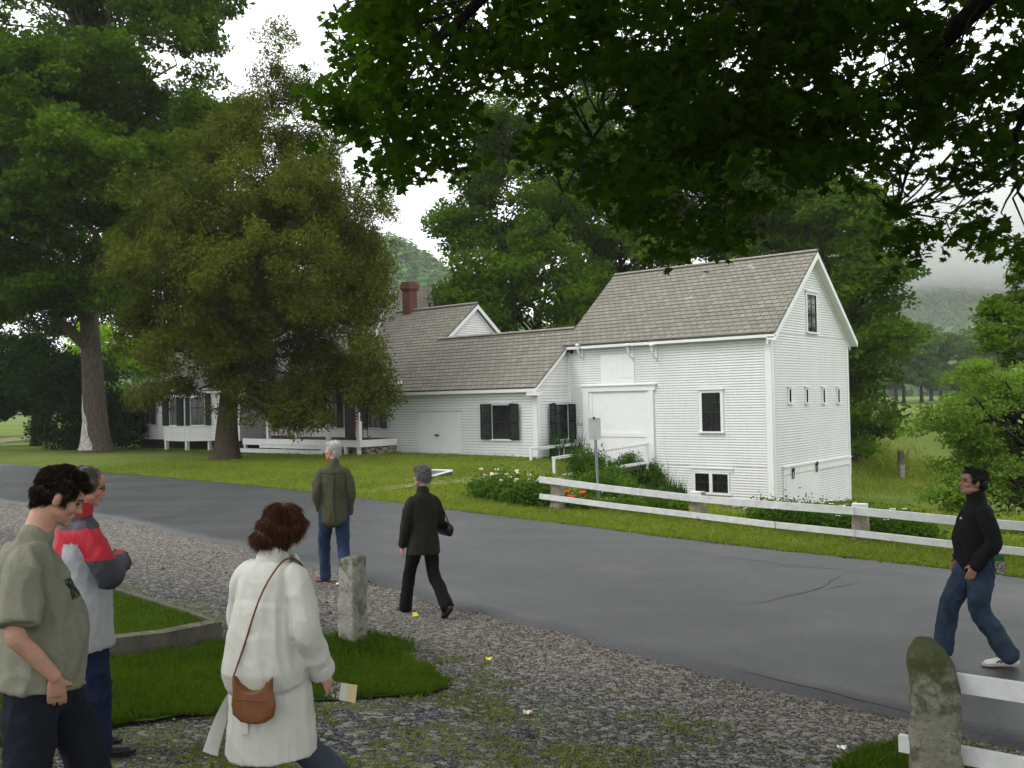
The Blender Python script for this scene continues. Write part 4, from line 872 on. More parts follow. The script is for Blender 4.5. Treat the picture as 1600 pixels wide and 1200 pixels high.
def headshape(mb, h, neckbase, fem=False, jowl=0):
    h.e(mb, (0,-.014,.038), (.076,.094,.082)); h.e(mb, (0,.020,-.012), (.066,.070,.088)); h.e(mb, (0,.030,-.070), (.052+jowl,.055,.042)); h.e(mb, (0,.070,-.094), (.024,.022,.020)); h.e(mb, (0,.050,.045), (.060,.042,.045))
    h.e(mb, (0,.082,.018), (.048,.014,.012)); h.e(mb, (0,.092,-.012), (.010,.014,.026)); h.e(mb, (0,.103,-.030), (.015,.017,.012)); h.e(mb, (.012,.093,-.034), (.010,.012,.009)); h.e(mb, (-.012,.093,-.034), (.010,.012,.009))
    h.e(mb, (0,.084,-.058), (.024,.014,.008)); h.e(mb, (0,.082,-.069), (.021,.013,.008))
    for s in (-1, 1):
        h.e(mb, (s*.042,.058,-.028), (.022,.026,.024)); h.e(mb, (s*.050,.010,-.062), (.014,.045,.020)); h.e(mb, (s*.077,-.008,-.012), (.009,.019,.030)); h.e(mb, (s*.084,-.012,-.002), (.006,.013,.020))
    a = h.p(0,-.028,-.045); b = Vector(neckbase); r = .050 if fem else .060
    chain(mb, [a, a.lerp(b, .5)+Vector((0,0,.0)), b], [r*.98, r, r*1.15])
def facebits(parent, h, glasses=False, lipc='lip', brow='hair_brown'):
    for s in (-1, 1):
        mb = MB(); h.e(mb, (s*.031,.0785,.002), (.0125,.008,.0075)); mb.build('eye', M['eye'], parent, smooth=True)
        mb = MB(); chain(mb, [h.p(s*.014,.0945,.017), h.p(s*.032,.0915,.024), h.p(s*.052,.074,.017)], [.0035,.004,.0025], n=6); mb.build('eyebrow', M[brow], parent, smooth=True)
    mb = MB(); h.e(mb, (0,.094,-.0575), (.022,.006,.0042)); h.e(mb, (0,.092,-.0675), (.019,.006,.0048)); mb.build('lips', M[lipc], parent, smooth=True)
    if glasses:
        mb = MB()
        for s in (-1, 1):
            mb.tube([h.p(s*.034+.021*math.cos(t_), .100-.006*abs(s*.034+.021*math.cos(t_))/.05, .001+.015*math.sin(t_)) for t_ in np.linspace(0, 2*math.pi, 15)], .0016, 5); mb.tube([h.p(s*.055,.094,.004), h.p(s*.079,.05,.004), h.p(s*.084,-.005,.002)], .0017, 5)
        mb.tube([h.p(-.013,.100,.004), h.p(0,.104,.007), h.p(.013,.100,.004)], .0016, 5); mb.build('glasses', M['iron'], parent)
def strands(name, hair, n, length, width, mat, parent, down, seed, curl=0, lift=.004, root_mask=None):
    """hair strands laid over a hair mass"""
    rng = np.random.default_rng(seed); me = hair.data; P_ = np.array([p.center[:] for p in me.polygons]); N_ = np.array([p.normal[:] for p in me.polygons])
    if len(P_) == 0: return
    k = rng.integers(len(P_), size=n); p = P_[k]; nn = N_[k]; d = np.array([down(Vector(q)) for q in p]); d = d-(d*nn).sum(1, keepdims=True)*nn; d /= np.linalg.norm(d, axis=1, keepdims=True)+1e-6
    d = d+rng.normal(size=d.shape)*(.09+curl); d /= np.linalg.norm(d, axis=1, keepdims=True); s = np.cross(nn, d); s /= np.linalg.norm(s, axis=1, keepdims=True)+1e-6
    L = length*rng.uniform(.5, 1.3, n)[:, None]; w = width*rng.uniform(.6, 1.3, n)[:, None]; c = rng.normal(size=(n, 1))*curl*L
    a = p-nn*.002; b = p+d*L*.5+nn*lift+s*c; e = p+d*L*.95+nn*(lift*.4)+s*c*1.8
    Vv = np.stack([a-s*w*.5, a+s*w*.5, b+s*w*.5, e, b-s*w*.5], 1).reshape(-1, 3)
    return np_mesh(name, Vv, np.arange(5*n), np.full(n, 5), mat, rng.random(n), parent)
def hand(mb, w, d, pn, side, curl=.5, k=1.0, spread=.25, grip=False):
    """w wrist, d hand direction, pn palm normal, side = direction of the thumb side"""
    w = Vector(w); d = Vector(d).normalized(); pn = Vector(pn); pn = (pn-d*pn.dot(d)).normalized(); s = Vector(side); s = (s-d*s.dot(d)-pn*s.dot(pn)).normalized()
    chain(mb, [w, w+d*.03*k, w+d*.085*k], [(.026*k,.020*k),(.034*k,.017*k),(.040*k,.014*k)], side=s)
    for i, (o, l) in enumerate(((.030,.072), (.010,.082), (-.011,.076), (-.030,.058))):
        b = w+d*.085*k+s*o*k; a1 = curl*.9; p1 = b+(d*math.cos(a1*.5)+pn*math.sin(a1*.5)+s*(o*spread*4))*l*.45*k; p2 = p1+(d*math.cos(a1*1.3)+pn*math.sin(a1*1.3))*l*.32*k; p3 = p2+(d*math.cos(a1*2.0)+pn*math.sin(a1*2.0))*l*.26*k
        r = .0088*k; chain(mb, [b-d*.02*k, b, p1, p2, p3], [r*1.1, r*1.05, r, r*.92, r*.75], n=8)
    b = w+d*.028*k+s*.026*k; q1 = b+(s*.75+d*.65+pn*.25).normalized()*.036*k; q2 = q1+(s*.25+d*.9+pn*(.5+curl*.4)).normalized()*.034*k; chain(mb, [b, q1, q2], [.0125*k,.010*k,.0078*k], n=8)
def shoe(mb, ankle, fwd, L=.27, up=(0,0,1), w=.048, flat=True):
    a = Vector(ankle); f = Vector(fwd).normalized(); u = Vector(up); u = (u-f*u.dot(f)).normalized(); heel = a-u*.055-f*.055; toe = heel+f*L
    sd = f.cross(u)
    chain(mb, [heel+u*.0, heel+f*.09+u*.006, heel+f*.17, toe-f*.03-u*.006], [(w*.8,.034),(w*.9,.040),(w*1.06,.034),(w*.85,.024)], side=sd); chain(mb, [a+u*.03, a-u*.02+f*.015, heel+f*.09+u*.01], [(.042,.05),(.045,.055),(.042,.04)], side=sd)
def soles(mb, ankle, fwd, L=.285, up=(0,0,1), w=.05):
    a = Vector(ankle); f = Vector(fwd).normalized(); u = Vector(up); u = (u-f*u.dot(f)).normalized(); heel = a-u*.083-f*.062; sd = f.cross(u)
    pts = [heel+f*L*t_ for t_ in (.02,.15,.35,.55,.75,.92,1.0)]; ws_ = [.6,.85,.75,.85,1.05,.85,.45]; top = []; bot = []
    L_ = [p-sd*w*k for p, k in zip(pts, ws_)]; R_ = [p+sd*w*k for p, k in zip(pts, ws_)]; ring = L_+R_[::-1]
    mb.loft([[p for p in ring], [p+u*.022 for p in ring]])
def person(label, loc, rz, k, group=None):
    r = empty('person', loc, rz); r.scale = (k, k, k); tag(r, label, 'person', group); return r
def legset(mb, hipL, kneeL, ankL, hipR, kneeR, ankR, r=(.088,.062,.045)):
    for h_, k_, a_ in ((hipL, kneeL, ankL), (hipR, kneeR, ankR)): h_, k_, a_ = V3(*h_), V3(*k_), V3(*a_); chain(mb, [h_, h_.lerp(k_, .5), k_, k_.lerp(a_, .35), a_], [r[0], (r[0]+r[1])/2, r[1], r[1]*.95, r[2]])
def trousers(name, root, mat, P0, L, Rg, r=(.105,.085,.078), hem=.070, top=1.0, seed=1, wr=.006, voxel=.010, waist=(.165,.125)):
    mb = MB(); px, py = P0
    chain(mb, [(px,py,top+.02), (px,py,top-.05), (px,py-.01,top-.12)], [waist, (waist[0]*1.04, waist[1]*1.05), (waist[0]*.98, waist[1]*1.0)])
    for (h_, k_, a_) in (L, Rg):
        h_, k_, a_ = V3(*h_), V3(*k_), V3(*a_); chain(mb, [h_+V3(0,0,.03), h_.lerp(k_, .45), k_, k_.lerp(a_, .5), a_-V3(0,0,.02)], [r[0]*1.05, r[1]*1.08, r[1]*.92, r[2]*.98, (hem, hem*1.08)], round_=True)
    return fuse(name, mb, mat, root, voxel, 5, folds(wr, 5, 8, seed))
def body(name, root, mat, head, neck, torso, legs, arms, hands, voxel=.008, jowl=0, fem=False):
    mb = MB(); headshape(mb, head, neck, fem, jowl)
    chain(mb, [t_[:3] for t_ in torso], [t_[3:] for t_ in torso]); legset(mb, *legs)
    for s_, e_, w_ in arms: s_, e_, w_ = V3(*s_), V3(*e_), V3(*w_); s_ = V3(s_.x*.72, s_.y, s_.z-.07); chain(mb, [s_, s_.lerp(e_, .5), e_, e_.lerp(w_, .4), w_], [.036,.042,.040,.037,.027])
    for hd in hands: hand(mb, **hd)
    return fuse(name, mb, mat, root, voxel, 3, sfac=.45)
TOR = [(0,0,.92,.12,.09), (0,0,1.05,.12,.085), (0,0,1.25,.13,.085), (0,0,1.36,.12,.07), (0,-.01,1.44,.06,.055)]

# ===== man in the grey-green T-shirt (near left)
cloth('tee', (.195,.195,.148), .08, .95, 900, .35); cloth('navy_cloth', (.010,.012,.018), .2); cloth('blue_trousers', (.010,.015,.042), .2); cloth('jeans', (.022,.040,.080), .35, .9, 700, .4); cloth('jeans_worn', (.026,.042,.068), .45, .9, 700, .4); cloth('black_fleece', (.008,.008,.0095), .2); cloth('black_cloth', (.006,.006,.007), .2)
cloth('olive_shirt', (.070,.070,.043), .15); cloth('dark_coat', (.017,.018,.011), .2); cloth('white_coat', (.46,.465,.42), .05, .75, 900, .10, .3); cloth('red_nylon', (.36,.006,.018), .1, .6, 500, .25, .35); cloth('grey_nylon', (.30,.315,.33), .08, .6, 500, .25, .35); cloth('charcoal_nylon', (.035,.037,.045), .12, .65, 500, .25, .3); cloth('grey_slacks', (.045,.055,.075), .15)
M['brown_leather'] = simple('brown_leather', (.12,.035,.018), .5, .25, 14, .3, 60); M['black_leather'] = simple('black_leather', (.010,.010,.011), .4, .2, 10, .2, 60); M['tan_leather'] = simple('tan_leather', (.155,.058,.020), .55, .22, 7, .35, 50, .35)
t = M['tee'].node_tree; nt = NT.__new__(NT); nt.m = M['tee']; nt.t = t; nt.n = t.nodes; nt.l = t.links; nt.b = t.nodes['Principled BSDF']; nt.out = t.nodes['Material Output']
o_ = nt.obj(); sp = nt.node('ShaderNodeSeparateXYZ'); nt.l.new(o_, sp.inputs[0])
def band(v, a, b, e=.004): return nt.math('MULTIPLY', nt.thr(v, a-e, a+e), nt.thr(v, b+e, b-e))
mk = nt.math('MULTIPLY', band(sp.outputs[2], 1.215, 1.305), band(sp.outputs[0], -.13, .11)); mk2 = nt.math('MULTIPLY', mk, nt.thr(nt.noise(26, detail=5), .30, .36))
base_sock = nt.b.inputs['Base Color'].links[0].from_socket
pr_ = nt.ramp(nt.noise(38, detail=3), [(.35,(.012,.014,.010)),(.5,(.03,.034,.022)),(.62,(.15,.16,.11))]); nt.l.new(nt.mix(mk2, base_sock, pr_), nt.b.inputs['Base Color'])
q = P(52, 900, 3.95); X0, Y0 = q.x, q.y
pt = person('man in a grey-green T-shirt with bowed dark head, hand in pocket, at far left', (X0, Y0, Gf(X0, Y0)), R(-62), .985)
hd = Head((0,.105,1.650), 0, R(-26), 0, .98)
hipL, kneeL, ankL = (-.09,.02,.92), (-.10,.20,.50), (-.09,.26,.09); hipR, kneeR, ankR = (.09,0,.92), (.10,-.04,.50), (.09,-.30,.14)
bd_ = body('body', pt, M['skin_fair'], hd, (0,.01,1.47), [(0,0,.92,.13,.10),(0,.02,1.08,.14,.12),(0,.0,1.28,.14,.10),(0,-.02,1.37,.12,.08),(0,-.0,1.46,.065,.06)], (hipL,kneeL,ankL,hipR,kneeR,ankR), [((-.20,-.02,1.42),(-.26,-.02,1.14),(-.20,.12,.90)), ((.20,-.04,1.42),(.265,-.07,1.13),(.237,.075,.93))],
    [dict(w=(-.20,.12,.90), d=(.2,.4,-.9), pn=(1,0,0), side=(0,1,0)), dict(w=(.237,.075,.93), d=(-.42,.05,-1), pn=(-1,0,0), side=(0,1,.2), curl=.35)], .0062, .004)
facebits(bd_, hd)
mb = MB(); hd.e(mb, (0,-.022,.052), (.085,.098,.080)); hd.e(mb, (0,-.055,.0), (.078,.062,.068)); hd.e(mb, (0,-.066,-.035), (.058,.040,.040)); hd.e(mb, (0,.055,.084), (.062,.040,.030)); hd.e(mb, (.070,.030,.045), (.016,.03,.030)); hd.e(mb, (-.070,.030,.045), (.016,.03,.030)); hd.e(mb, (.074,.022,.012), (.009,.010,.026)); hd.e(mb, (-.074,.022,.012), (.009,.010,.026)); hd.e(mb, (0,.0,.10), (.07,.075,.044))
hr = fuse('hair', mb, M['hair_brown'], pt, .006, 3, lambda p, n: .002*mnoise.noise(p*60)+.005*mnoise.noise(p*14))
up_ = lambda c, f=(0,-.4,.25): (lambda p: (Vector(p)-hd.p(0,.02,.10)).normalized()+Vector((0,-.2,-.5)))
strands('hair_strands', hr, 7500, .038, .0020, M['hair_brown'], hr, up_(0), 3, .02, .0025)
mb = MB(); chain(mb, [(0,.015,.86),(0,.03,1.0),(0,.035,1.12),(0,.0,1.28),(0,-.03,1.40),(0,-.035,1.46)], [(.215,.180),(.215,.182),(.205,.170),(.205,.140),(.190,.108),(.125,.085)], round_=False)
for s in (-1, 1):
    e_ = V3(s*.285,-.06,1.17); a = V3(s*.15,-.03,1.425); chain(mb, [a-V3(s*.02,0,.01), V3(s*.195,-.035,1.375), a.lerp(e_, .62), e_], [.058,(.062,.070),(.066,.076),(.070,.082)], round_=False)
chain(mb, [(0,-.005,1.44),(0,.02,1.505)], [(.085,.080),(.070,.068)])
fuse('t_shirt', mb, M['tee'], pt, .008, 4, folds(.010, 2.2, 6.0, 3, 2.4))
trousers('trousers', pt, M['navy_cloth'], (0,.02), (hipL,kneeL,ankL), (hipR,kneeR,ankR), (.10,.10,.09), .085, .90, 5, .007, .011, (.16,.13))
for a_, f_, u_ in ((ankL,(0,1,0),(0,0,1)), (ankR,(0,1,-.25),(0,.25,1))): mb = MB(); shoe(mb, a_, f_, .28, u_); sh = fuse('shoe', mb, M['black_leather'], pt, .009, 4); mb = MB(); soles(mb, a_, f_, .29, u_); mb.build('sole', M['black_leather'], sh)

# ===== man in red and grey jacket
q = P(126, 900, 5.6)
p2 = person('man with glasses in a red, grey and charcoal jacket with folded arms', (q.x, q.y, Gf(q.x, q.y)), R(-58), .975)
hd = Head((0,.045,1.655), R(-4), R(-14), 0, 1.0)
hipL, kneeL, ankL = (-.09,0,.92), (-.11,.04,.50), (-.12,.02,.09); hipR, kneeR, ankR = (.09,0,.92), (.11,.06,.50), (.12,.06,.09)
arR = ((.205,.0,1.42),(.265,.13,1.12),(.06,.215,1.19)); arL = ((-.205,.0,1.42),(-.265,.11,1.12),(-.04,.24,1.15))
bd_ = body('body', p2, M['skin_ruddy'], hd, (0,-.0,1.47), TOR, (hipL,kneeL,ankL,hipR,kneeR,ankR), [arR, arL], [dict(w=arR[2], d=(-1,.1,.1), pn=(0,-1,0), side=(0,0,1), curl=.4), dict(w=arL[2], d=(1,.1,.1), pn=(0,-1,0), side=(0,0,1), curl=.4)], .0075)
facebits(bd_, hd, True, brow='hair_greying')
mb = MB(); hd.e(mb, (0,-.024,.044), (.083,.094,.079)); hd.e(mb, (0,-.052,-.010), (.077,.060,.066)); hd.e(mb, (.073,.014,.020), (.012,.034,.040)); hd.e(mb, (-.073,.014,.020), (.012,.034,.040))
hr = fuse('hair', mb, M['hair_greying'], p2, .006, 3, lambda p, n: .003*mnoise.noise(p*60)); strands('hair_strands', hr, 2600, .03, .002, M['hair_greying'], hr, lambda p: Vector((0,-.2,-1)), 4, .2, .004)
def jc(c):
    ax = abs(c.x)
    if c.z > 1.475: return 0
    arm = (ax > .232 and c.z > 1.0) or (c.y > .178 and c.z > 1.05)
    if arm: return 0 if c.z > 1.235 else 2
    if c.z > 1.405+.06*abs(ax-.1): return 2
    if ax < .125 and c.y < .0 and c.z > .80: return 0
    if c.z > 1.33: return 0
    return 1
mb = MB(); chain(mb, [(0,.0,.68),(0,.0,.86),(0,.01,1.08),(0,.0,1.26),(0,-.01,1.40),(0,-.01,1.46)], [(.245,.19),(.232,.178),(.200,.160),(.20,.15),(.185,.115),(.11,.085)], round_=False); chain(mb, [(0,-.01,1.45),(0,.0,1.535)], [(.085,.080),(.078,.078)])
for s, A in ((1, arR), (-1, arL)): a, b, c = map(Vector, A); chain(mb, [a-V3(s*.085,0,.022), a-V3(s*.028,0,.045), a.lerp(b, .5), b, b.lerp(c, .5), c.lerp(b, -.12)], [.066,.074,(.074,.078),(.074,.078),.066,.055])
fuse('jacket', mb, [M['red_nylon'], M['grey_nylon'], M['charcoal_nylon']], p2, .010, 5, folds(.007, 3, 7, 8, 2), jc)
trousers('trousers', p2, M['blue_trousers'], (0,0), (hipL,kneeL,ankL), (hipR,kneeR,ankR), (.10,.095,.09), .085, .90, 6, .007, .01, (.14,.11))
for a_ in (ankL, ankR): mb = MB(); shoe(mb, a_, (0,1,0)); sh = fuse('shoe', mb, M['black_leather'], p2, .009, 4); mb = MB(); soles(mb, a_, (0,1,0)); mb.build('sole', M['black_leather'], sh)

# ===== woman in the long white coat
q = P(422, 1000, 4.5); WX, WY = q.x, q.y; WRZ = R(-24); WK = .965
p3 = person('woman with auburn bob in a long white coat, seen from behind, head bowed', (WX, WY, Gf(WX, WY)), WRZ, WK); p3.scale.x = WK*.93
hd = Head((.02,.085,1.565), R(-42), R(-30), 0, .95)
hipL, kneeL, ankL = (-.09,-.02,.90), (-.09,-.02,.48), (-.09,-.10,.09); hipR, kneeR, ankR = (.09,.03,.90), (.10,.12,.47), (.26,.34,.17)
arR = ((.18,.02,1.36),(.255,-.02,1.08),(.245,.12,.84)); arL = ((-.18,.02,1.36),(-.24,.06,1.08),(-.16,.24,.95))
bd_ = body('body', p3, M['skin_fair'], hd, (0,.03,1.43), [(0,0,.90,.12,.09),(0,.0,1.05,.12,.09),(0,.02,1.25,.12,.09),(0,.03,1.33,.11,.07),(0,.03,1.40,.055,.055)], (hipL,kneeL,ankL,hipR,kneeR,ankR), [arR, arL],
    [dict(w=(.245,.125,.83), d=(.10,.45,-.8), pn=(-.9,.2,-.2), side=(-.2,.8,.4), curl=.75, k=.95), dict(w=arL[2], d=(.2,.8,-.4), pn=(1,0,0), side=(0,.3,.9), curl=.6, k=.92)], .0062, fem=True)
facebits(bd_, hd, True)
mb = MB(); hd.e(mb, (0,-.015,.045), (.090,.102,.086)); hd.e(mb, (0,-.050,-.020), (.092,.072,.086)); hd.e(mb, (.072,.010,-.030), (.028,.056,.074)); hd.e(mb, (-.072,.010,-.030), (.028,.056,.074)); hd.e(mb, (0,-.070,-.085), (.088,.052,.055)); hd.e(mb, (0,.058,.070), (.066,.036,.036)); hd.e(mb, (.06,.066,.03), (.030,.030,.040)); hd.e(mb, (-.06,.066,.03), (.030,.030,.040)); hd.e(mb, (.054,-.03,-.092), (.034,.05,.05)); hd.e(mb, (-.054,-.03,-.092), (.034,.05,.05))
hr = fuse('hair', mb, M['hair_auburn'], p3, .007, 4, lambda p, n: .002*mnoise.noise(Vector((p.x*40, p.y*40, p.z*6)))+.002*mnoise.noise(p*9))
strands('hair_strands', hr, 11000, .07, .0019, M['hair_auburn'], hr, lambda p: (Vector(p)-hd.p(0,.01,.09)).normalized()*.12+Vector((0,0,-1)), 5, .0, .0012)
mb = MB()
chain(mb, [(0,.0,.47),(0,.0,.55),(0,-.0,.72),(0,-.0,.90),(0,-.0,1.05),(0,.01,1.22),(0,.02,1.34),(0,.03,1.40)], [(.245,.225),(.240,.215),(.222,.195),(.205,.175),(.195,.165),(.195,.15),(.185,.122),(.11,.085)], round_=False)
for s, A in ((1, arR), (-1, arL)): a, b, c = map(Vector, A); chain(mb, [a-V3(s*.08,0,.015), a-V3(s*.02,0,.048), a.lerp(b, .55), b, b.lerp(c, .5), c], [.070,.078,.076,.074,.068,.062], round_=False)
# bloused back panel ending at the hip
chain(mb, [(0,-.015,.835),(0,-.025,.90),(0,-.02,1.02),(0,-.005,1.20)], [(.222,.205),(.232,.212),(.215,.185),(.19,.15)])
ct = fuse('coat', mb, M['white_coat'], p3, .008, 3, folds(.0075, 1.4, 5.5, 11, 2.0))
mb = MB(); chain(mb, [(0,.025,1.385),(0,.04,1.455)], [(.095,.088),(.082,.078)]); 
for s in (-1, 1): mb.loft([[V3(s*.02,.125,1.41),V3(s*.10,.085,1.43),V3(s*.13,.10,1.37),V3(s*.05,.155,1.33)], [V3(s*.02,.14,1.41),V3(s*.10,.10,1.445),V3(s*.14,.115,1.37),V3(s*.05,.17,1.33)]])
fuse('collar', mb, M['white_coat'], ct, .007, 6)
mb = MB(); c = arR[2]; b_ = arR[1]; d_ = (Vector(c)-Vector(b_)).normalized(); chain(mb, [Vector(c)-d_*.07, Vector(c)-d_*.035, Vector(c)+d_*.005], [(.069,.069),(.071,.071),(.066,.066)], round_=False); fuse('cuff', mb, M['white_coat'], ct, .006, 3, folds(.003, 8, 14, 6))
# back strap and the flying coat tail
mb = MB(); mb.hexa([V3(-.015,-.204,.62),V3(.035,-.204,.62),V3(.035,-.214,.62),V3(-.015,-.214,.62)], [V3(-.015,-.188,.82),V3(.035,-.188,.82),V3(.035,-.198,.82),V3(-.015,-.198,.82)]); vt_ = mb.build('vent_strap', M['white_coat'], ct); vt_.location.y = -.004
mb = MB(); rws = []
for i in range(9):
    f = i/8; z = .84-.38*f; row = []
    for j in range(4): g = j/3; row.append(V3(-.20-.035*f-.085*g*f**1.3, -.04-.08*f-.05*g*f+.02*math.sin(5*f+2*g), z+.02*g*f))
    rws.append(row)
R2 = [r_+[p_+V3(.006,-.010,0) for p_ in r_[::-1]] for r_ in rws]; mb.loft(R2); mb.build('coat_tail', M['white_coat'], ct, smooth=False)
for yy, zz in ((.155,1.20),(.165,1.08)): mb = MB(); mb.ell((.10,yy+.01,zz), (.011,.006,.011), 10, 6); mb.build('button', M['black_leather'], ct)
trousers('trousers', p3, M['grey_slacks'], (0,.0), (hipL,kneeL,ankL), (hipR,kneeR,ankR), (.10,.085,.075), .07, .93, 7, .006, .01, (.15,.12))
for a_, f_, u_ in ((ankL,(0,1,0),(0,0,1)), (ankR,(.05,1,.25),(0,-.25,1))): mb = MB(); shoe(mb, a_, f_, .25, u_, .043); sh = fuse('shoe', mb, M['brown_leather'], p3, .009, 4); mb = MB(); soles(mb, a_, f_, .26, u_, .045); mb.build('sole', M['black_leather'], sh)
def onp(root_loc, rz, k, v): return Vector(root_loc)+Matrix.Rotation(rz, 3, 'Z') @ (Vector(v)*k)
WL = (WX, WY, Gf(WX, WY))
# her shoulder bag
bagc = (.085, -.235, .795); bg_ = empty('shoulder_bag', onp(WL, WRZ, WK, bagc), WRZ+R(-78)); tag(bg_, 'tan leather bag hanging by a thin cord at the hip of the white coat', 'bag')
mb = MB(); prof = [(-.10,.11),(-.095,.05),(-.108,-.02),(-.10,-.07),(-.06,-.10),(0,-.108),(.06,-.10),(.10,-.07),(.108,-.02),(.095,.05),(.10,.11),(.07,.065),(.035,.043),(0,.038),(-.035,.043),(-.07,.065)]
def bagring(y, k): return [V3(y*1.0, x*k, z*(k if z < 0 else 1)-.0) for x, z in prof]
mb.loft([bagring(-.026,.80), bagring(-.020,.95), bagring(0,1.0), bagring(.020,.95), bagring(.026,.80)])
bgo = fuse('pouch', mb, M['tan_leather'], bg_, .006, 3, lambda p, n: .0035*mnoise.noise(Vector((p.x*20,p.y*35,p.z*9))))
mb = MB(); mb.tube([V3(.0275,y,.008-.0*y) for y in np.linspace(-.095,.095,9)], .0022, 5); mb.tube([V3(.025,y,-.055-.035*(1-(y/.09)**2)) for y in np.linspace(-.088,.088,11)], .002, 5); mb.build('seam', M['brown_leather'], bg_)
mb = MB(); inv = Matrix.Rotation(-(WRZ+R(-78)), 3, 'Z')
def tobag(v): return inv @ (onp(WL, WRZ, WK, v)-Vector(bg_.location))
sp1 = [V3(0,-.098,.10), tobag((.015,-.205,1.05)), tobag((.07,-.165,1.25)), tobag((.105,-.10,1.37)), tobag((.115,.0,1.425)), tobag((.13,.10,1.37)), tobag((.16,.10,1.2))]
def cr_(L, n=6):
    out = []
    for i in range(len(L)-1):
        p0, p1, p2, p3_ = L[max(i-1,0)], L[i], L[i+1], L[min(i+2,len(L)-1)]
        for k in range(n): u = k/n; out.append(.5*((2*p1)+(p2-p0)*u+(2*p0-5*p1+4*p2-p3_)*u*u+(3*p1-p0-3*p2+p3_)*u**3))
    return out+[L[-1]]
mb.tube(cr_(sp1), .0045, 6); mb.build('cord', M['brown_leather'], bg_)
# her brochure: green cover with a pale photograph and cream flap
def brochure(name, label, loc, rz, w, h, tilt, cols):
    r = empty(name, loc, rz); tag(r, label, 'brochure', None); r.rotation_euler = (tilt[0], tilt[1], rz); mb = MB()
    for i, (x0, x1) in enumerate(cols[0]): mb.mi = i; mb.box((x0*w, -.0012-.0004*i, -h/2), (x1*w, .0012+.0004*i, h/2))
    mb.build('cover', cols[1], r); return r
M['br_green'] = simple('brochure_green', (.012,.10,.045), .5, .05, 5, 0); M['br_cream'] = simple('brochure_cream', (.55,.47,.26), .6, .05, 5, 0); M['br_pale'] = simple('brochure_pale', (.52,.55,.52), .5, .1, 40, 0)
t = NT('brochure_photo'); M['br_photo'] = t.fin(t.ramp(t.noise(60, detail=3), [(.35,(.02,.03,.02)),(.5,(.16,.13,.09)),(.65,(.5,.5,.45))]), .5, .3)
hw = onp(WL, WRZ, WK, (.285,.185,.735))
brochure('brochure', 'folded brochure with green, photo and cream panels held by the white-coated woman', hw, R(-8), .165, .085, (0, R(8), 0), ([(-.5,-.28),(-.28,0),(0,.22),(.22,.5)], [M['br_green'], M['br_photo'], M['br_pale'], M['br_cream']]))

# ===== white-haired man walking away
q = on_ground(524, 916); K = (916-692)*q.y/F/1.75
p4_ = person('white-haired man in olive shirt and jeans walking away beside the road', q, R(14), K); p4_.scale.x = K*.90
hd = Head((-.005,.03,1.645), R(62), R(4), 0, 1.0)
hipL, kneeL, ankL = (-.095,0,.92), (-.13,.16,.50), (-.12,.20,.09); hipR, kneeR, ankR = (.095,0,.92), (.12,.02,.49), (.11,-.22,.16)
arL = ((-.185,-.01,1.41),(-.235,-.06,1.13),(-.185,.05,.93)); arR = ((.185,-.01,1.41),(.225,-.03,1.12),(.205,.08,.88))
bd_ = body('body', p4_, M['skin_ruddy'], hd, (0,-.0,1.47), TOR, (hipL,kneeL,ankL,hipR,kneeR,ankR), [arR, arL], [dict(w=arR[2], d=(0,.2,-1), pn=(-1,0,0), side=(0,1,0)), dict(w=arL[2], d=(.3,.3,-1), pn=(1,0,0), side=(0,1,0))], .008)
facebits(bd_, hd, brow='hair_white')
mb = MB(); hd.e(mb, (0,-.024,.045), (.084,.096,.080)); hd.e(mb, (0,-.052,-.008), (.078,.060,.066)); hd.e(mb, (0,.050,.082), (.060,.036,.028)); hd.e(mb, (.073,.022,.026), (.012,.026,.034)); hd.e(mb, (-.073,.022,.026), (.012,.026,.034))
hr = fuse('hair', mb, M['hair_white'], p4_, .007, 3); strands('hair_strands', hr, 1800, .04, .003, M['hair_white'], hr, lambda p: Vector((.1,-.2,-1)), 6, .15, .004)
mb = MB(); chain(mb, [(0,-.01,.80),(0,-.01,.95),(0,-.0,1.10),(0,-.01,1.28),(0,-.02,1.40),(0,-.015,1.465)], [(.175,.14),(.185,.15),(.185,.15),(.188,.14),(.170,.11),(.10,.08)]); chain(mb, [(0,-.01,1.45),(0,-.0,1.52)], [(.082,.076),(.074,.072)])
for s, A in ((1, arR), (-1, arL)): a, b, c = map(Vector, A); chain(mb, [a-V3(s*.085,0,.022), a-V3(s*.028,0,.045), a.lerp(b, .5), b, b.lerp(c, .5), c], [.062,.070,.070,.064,.058,.05])
sh_ = fuse('shirt', mb, M['olive_shirt'], p4_, .010, 5, folds(.009, 2.5, 8, 14, 1.2))
mb = MB(); mb.tube([V3(0,-.150,1.38), V3(0,-.172,1.25), V3(0,-.165,1.0), V3(0,-.163,.82)], .003, 5); mb.tube([V3(-.15,-.118,1.385), V3(0,-.145,1.375), V3(.15,-.118,1.385)], .003, 5); mb.build('back_seam', M['dark_coat'], sh_)
trousers('jeans', p4_, M['jeans'], (0,0), (hipL,kneeL,ankL), (hipR,kneeR,ankR), (.105,.088,.076), .07, .95, 9, .008, .01, (.155,.118))
for a_, f_, u_ in ((ankL,(-.9,.45,0),(0,0,1)), (ankR,(-.3,1,-.3),(0,.3,1))): mb = MB(); shoe(mb, a_, f_, .29, u_, .05); sh = fuse('shoe', mb, M['brown_leather'], p4_, .009, 4); mb = MB(); soles(mb, a_, f_, .30, u_, .053); mb.build('sole', M['petal_cream'] if 'petal_cream' in M else M['white_worn'], sh)

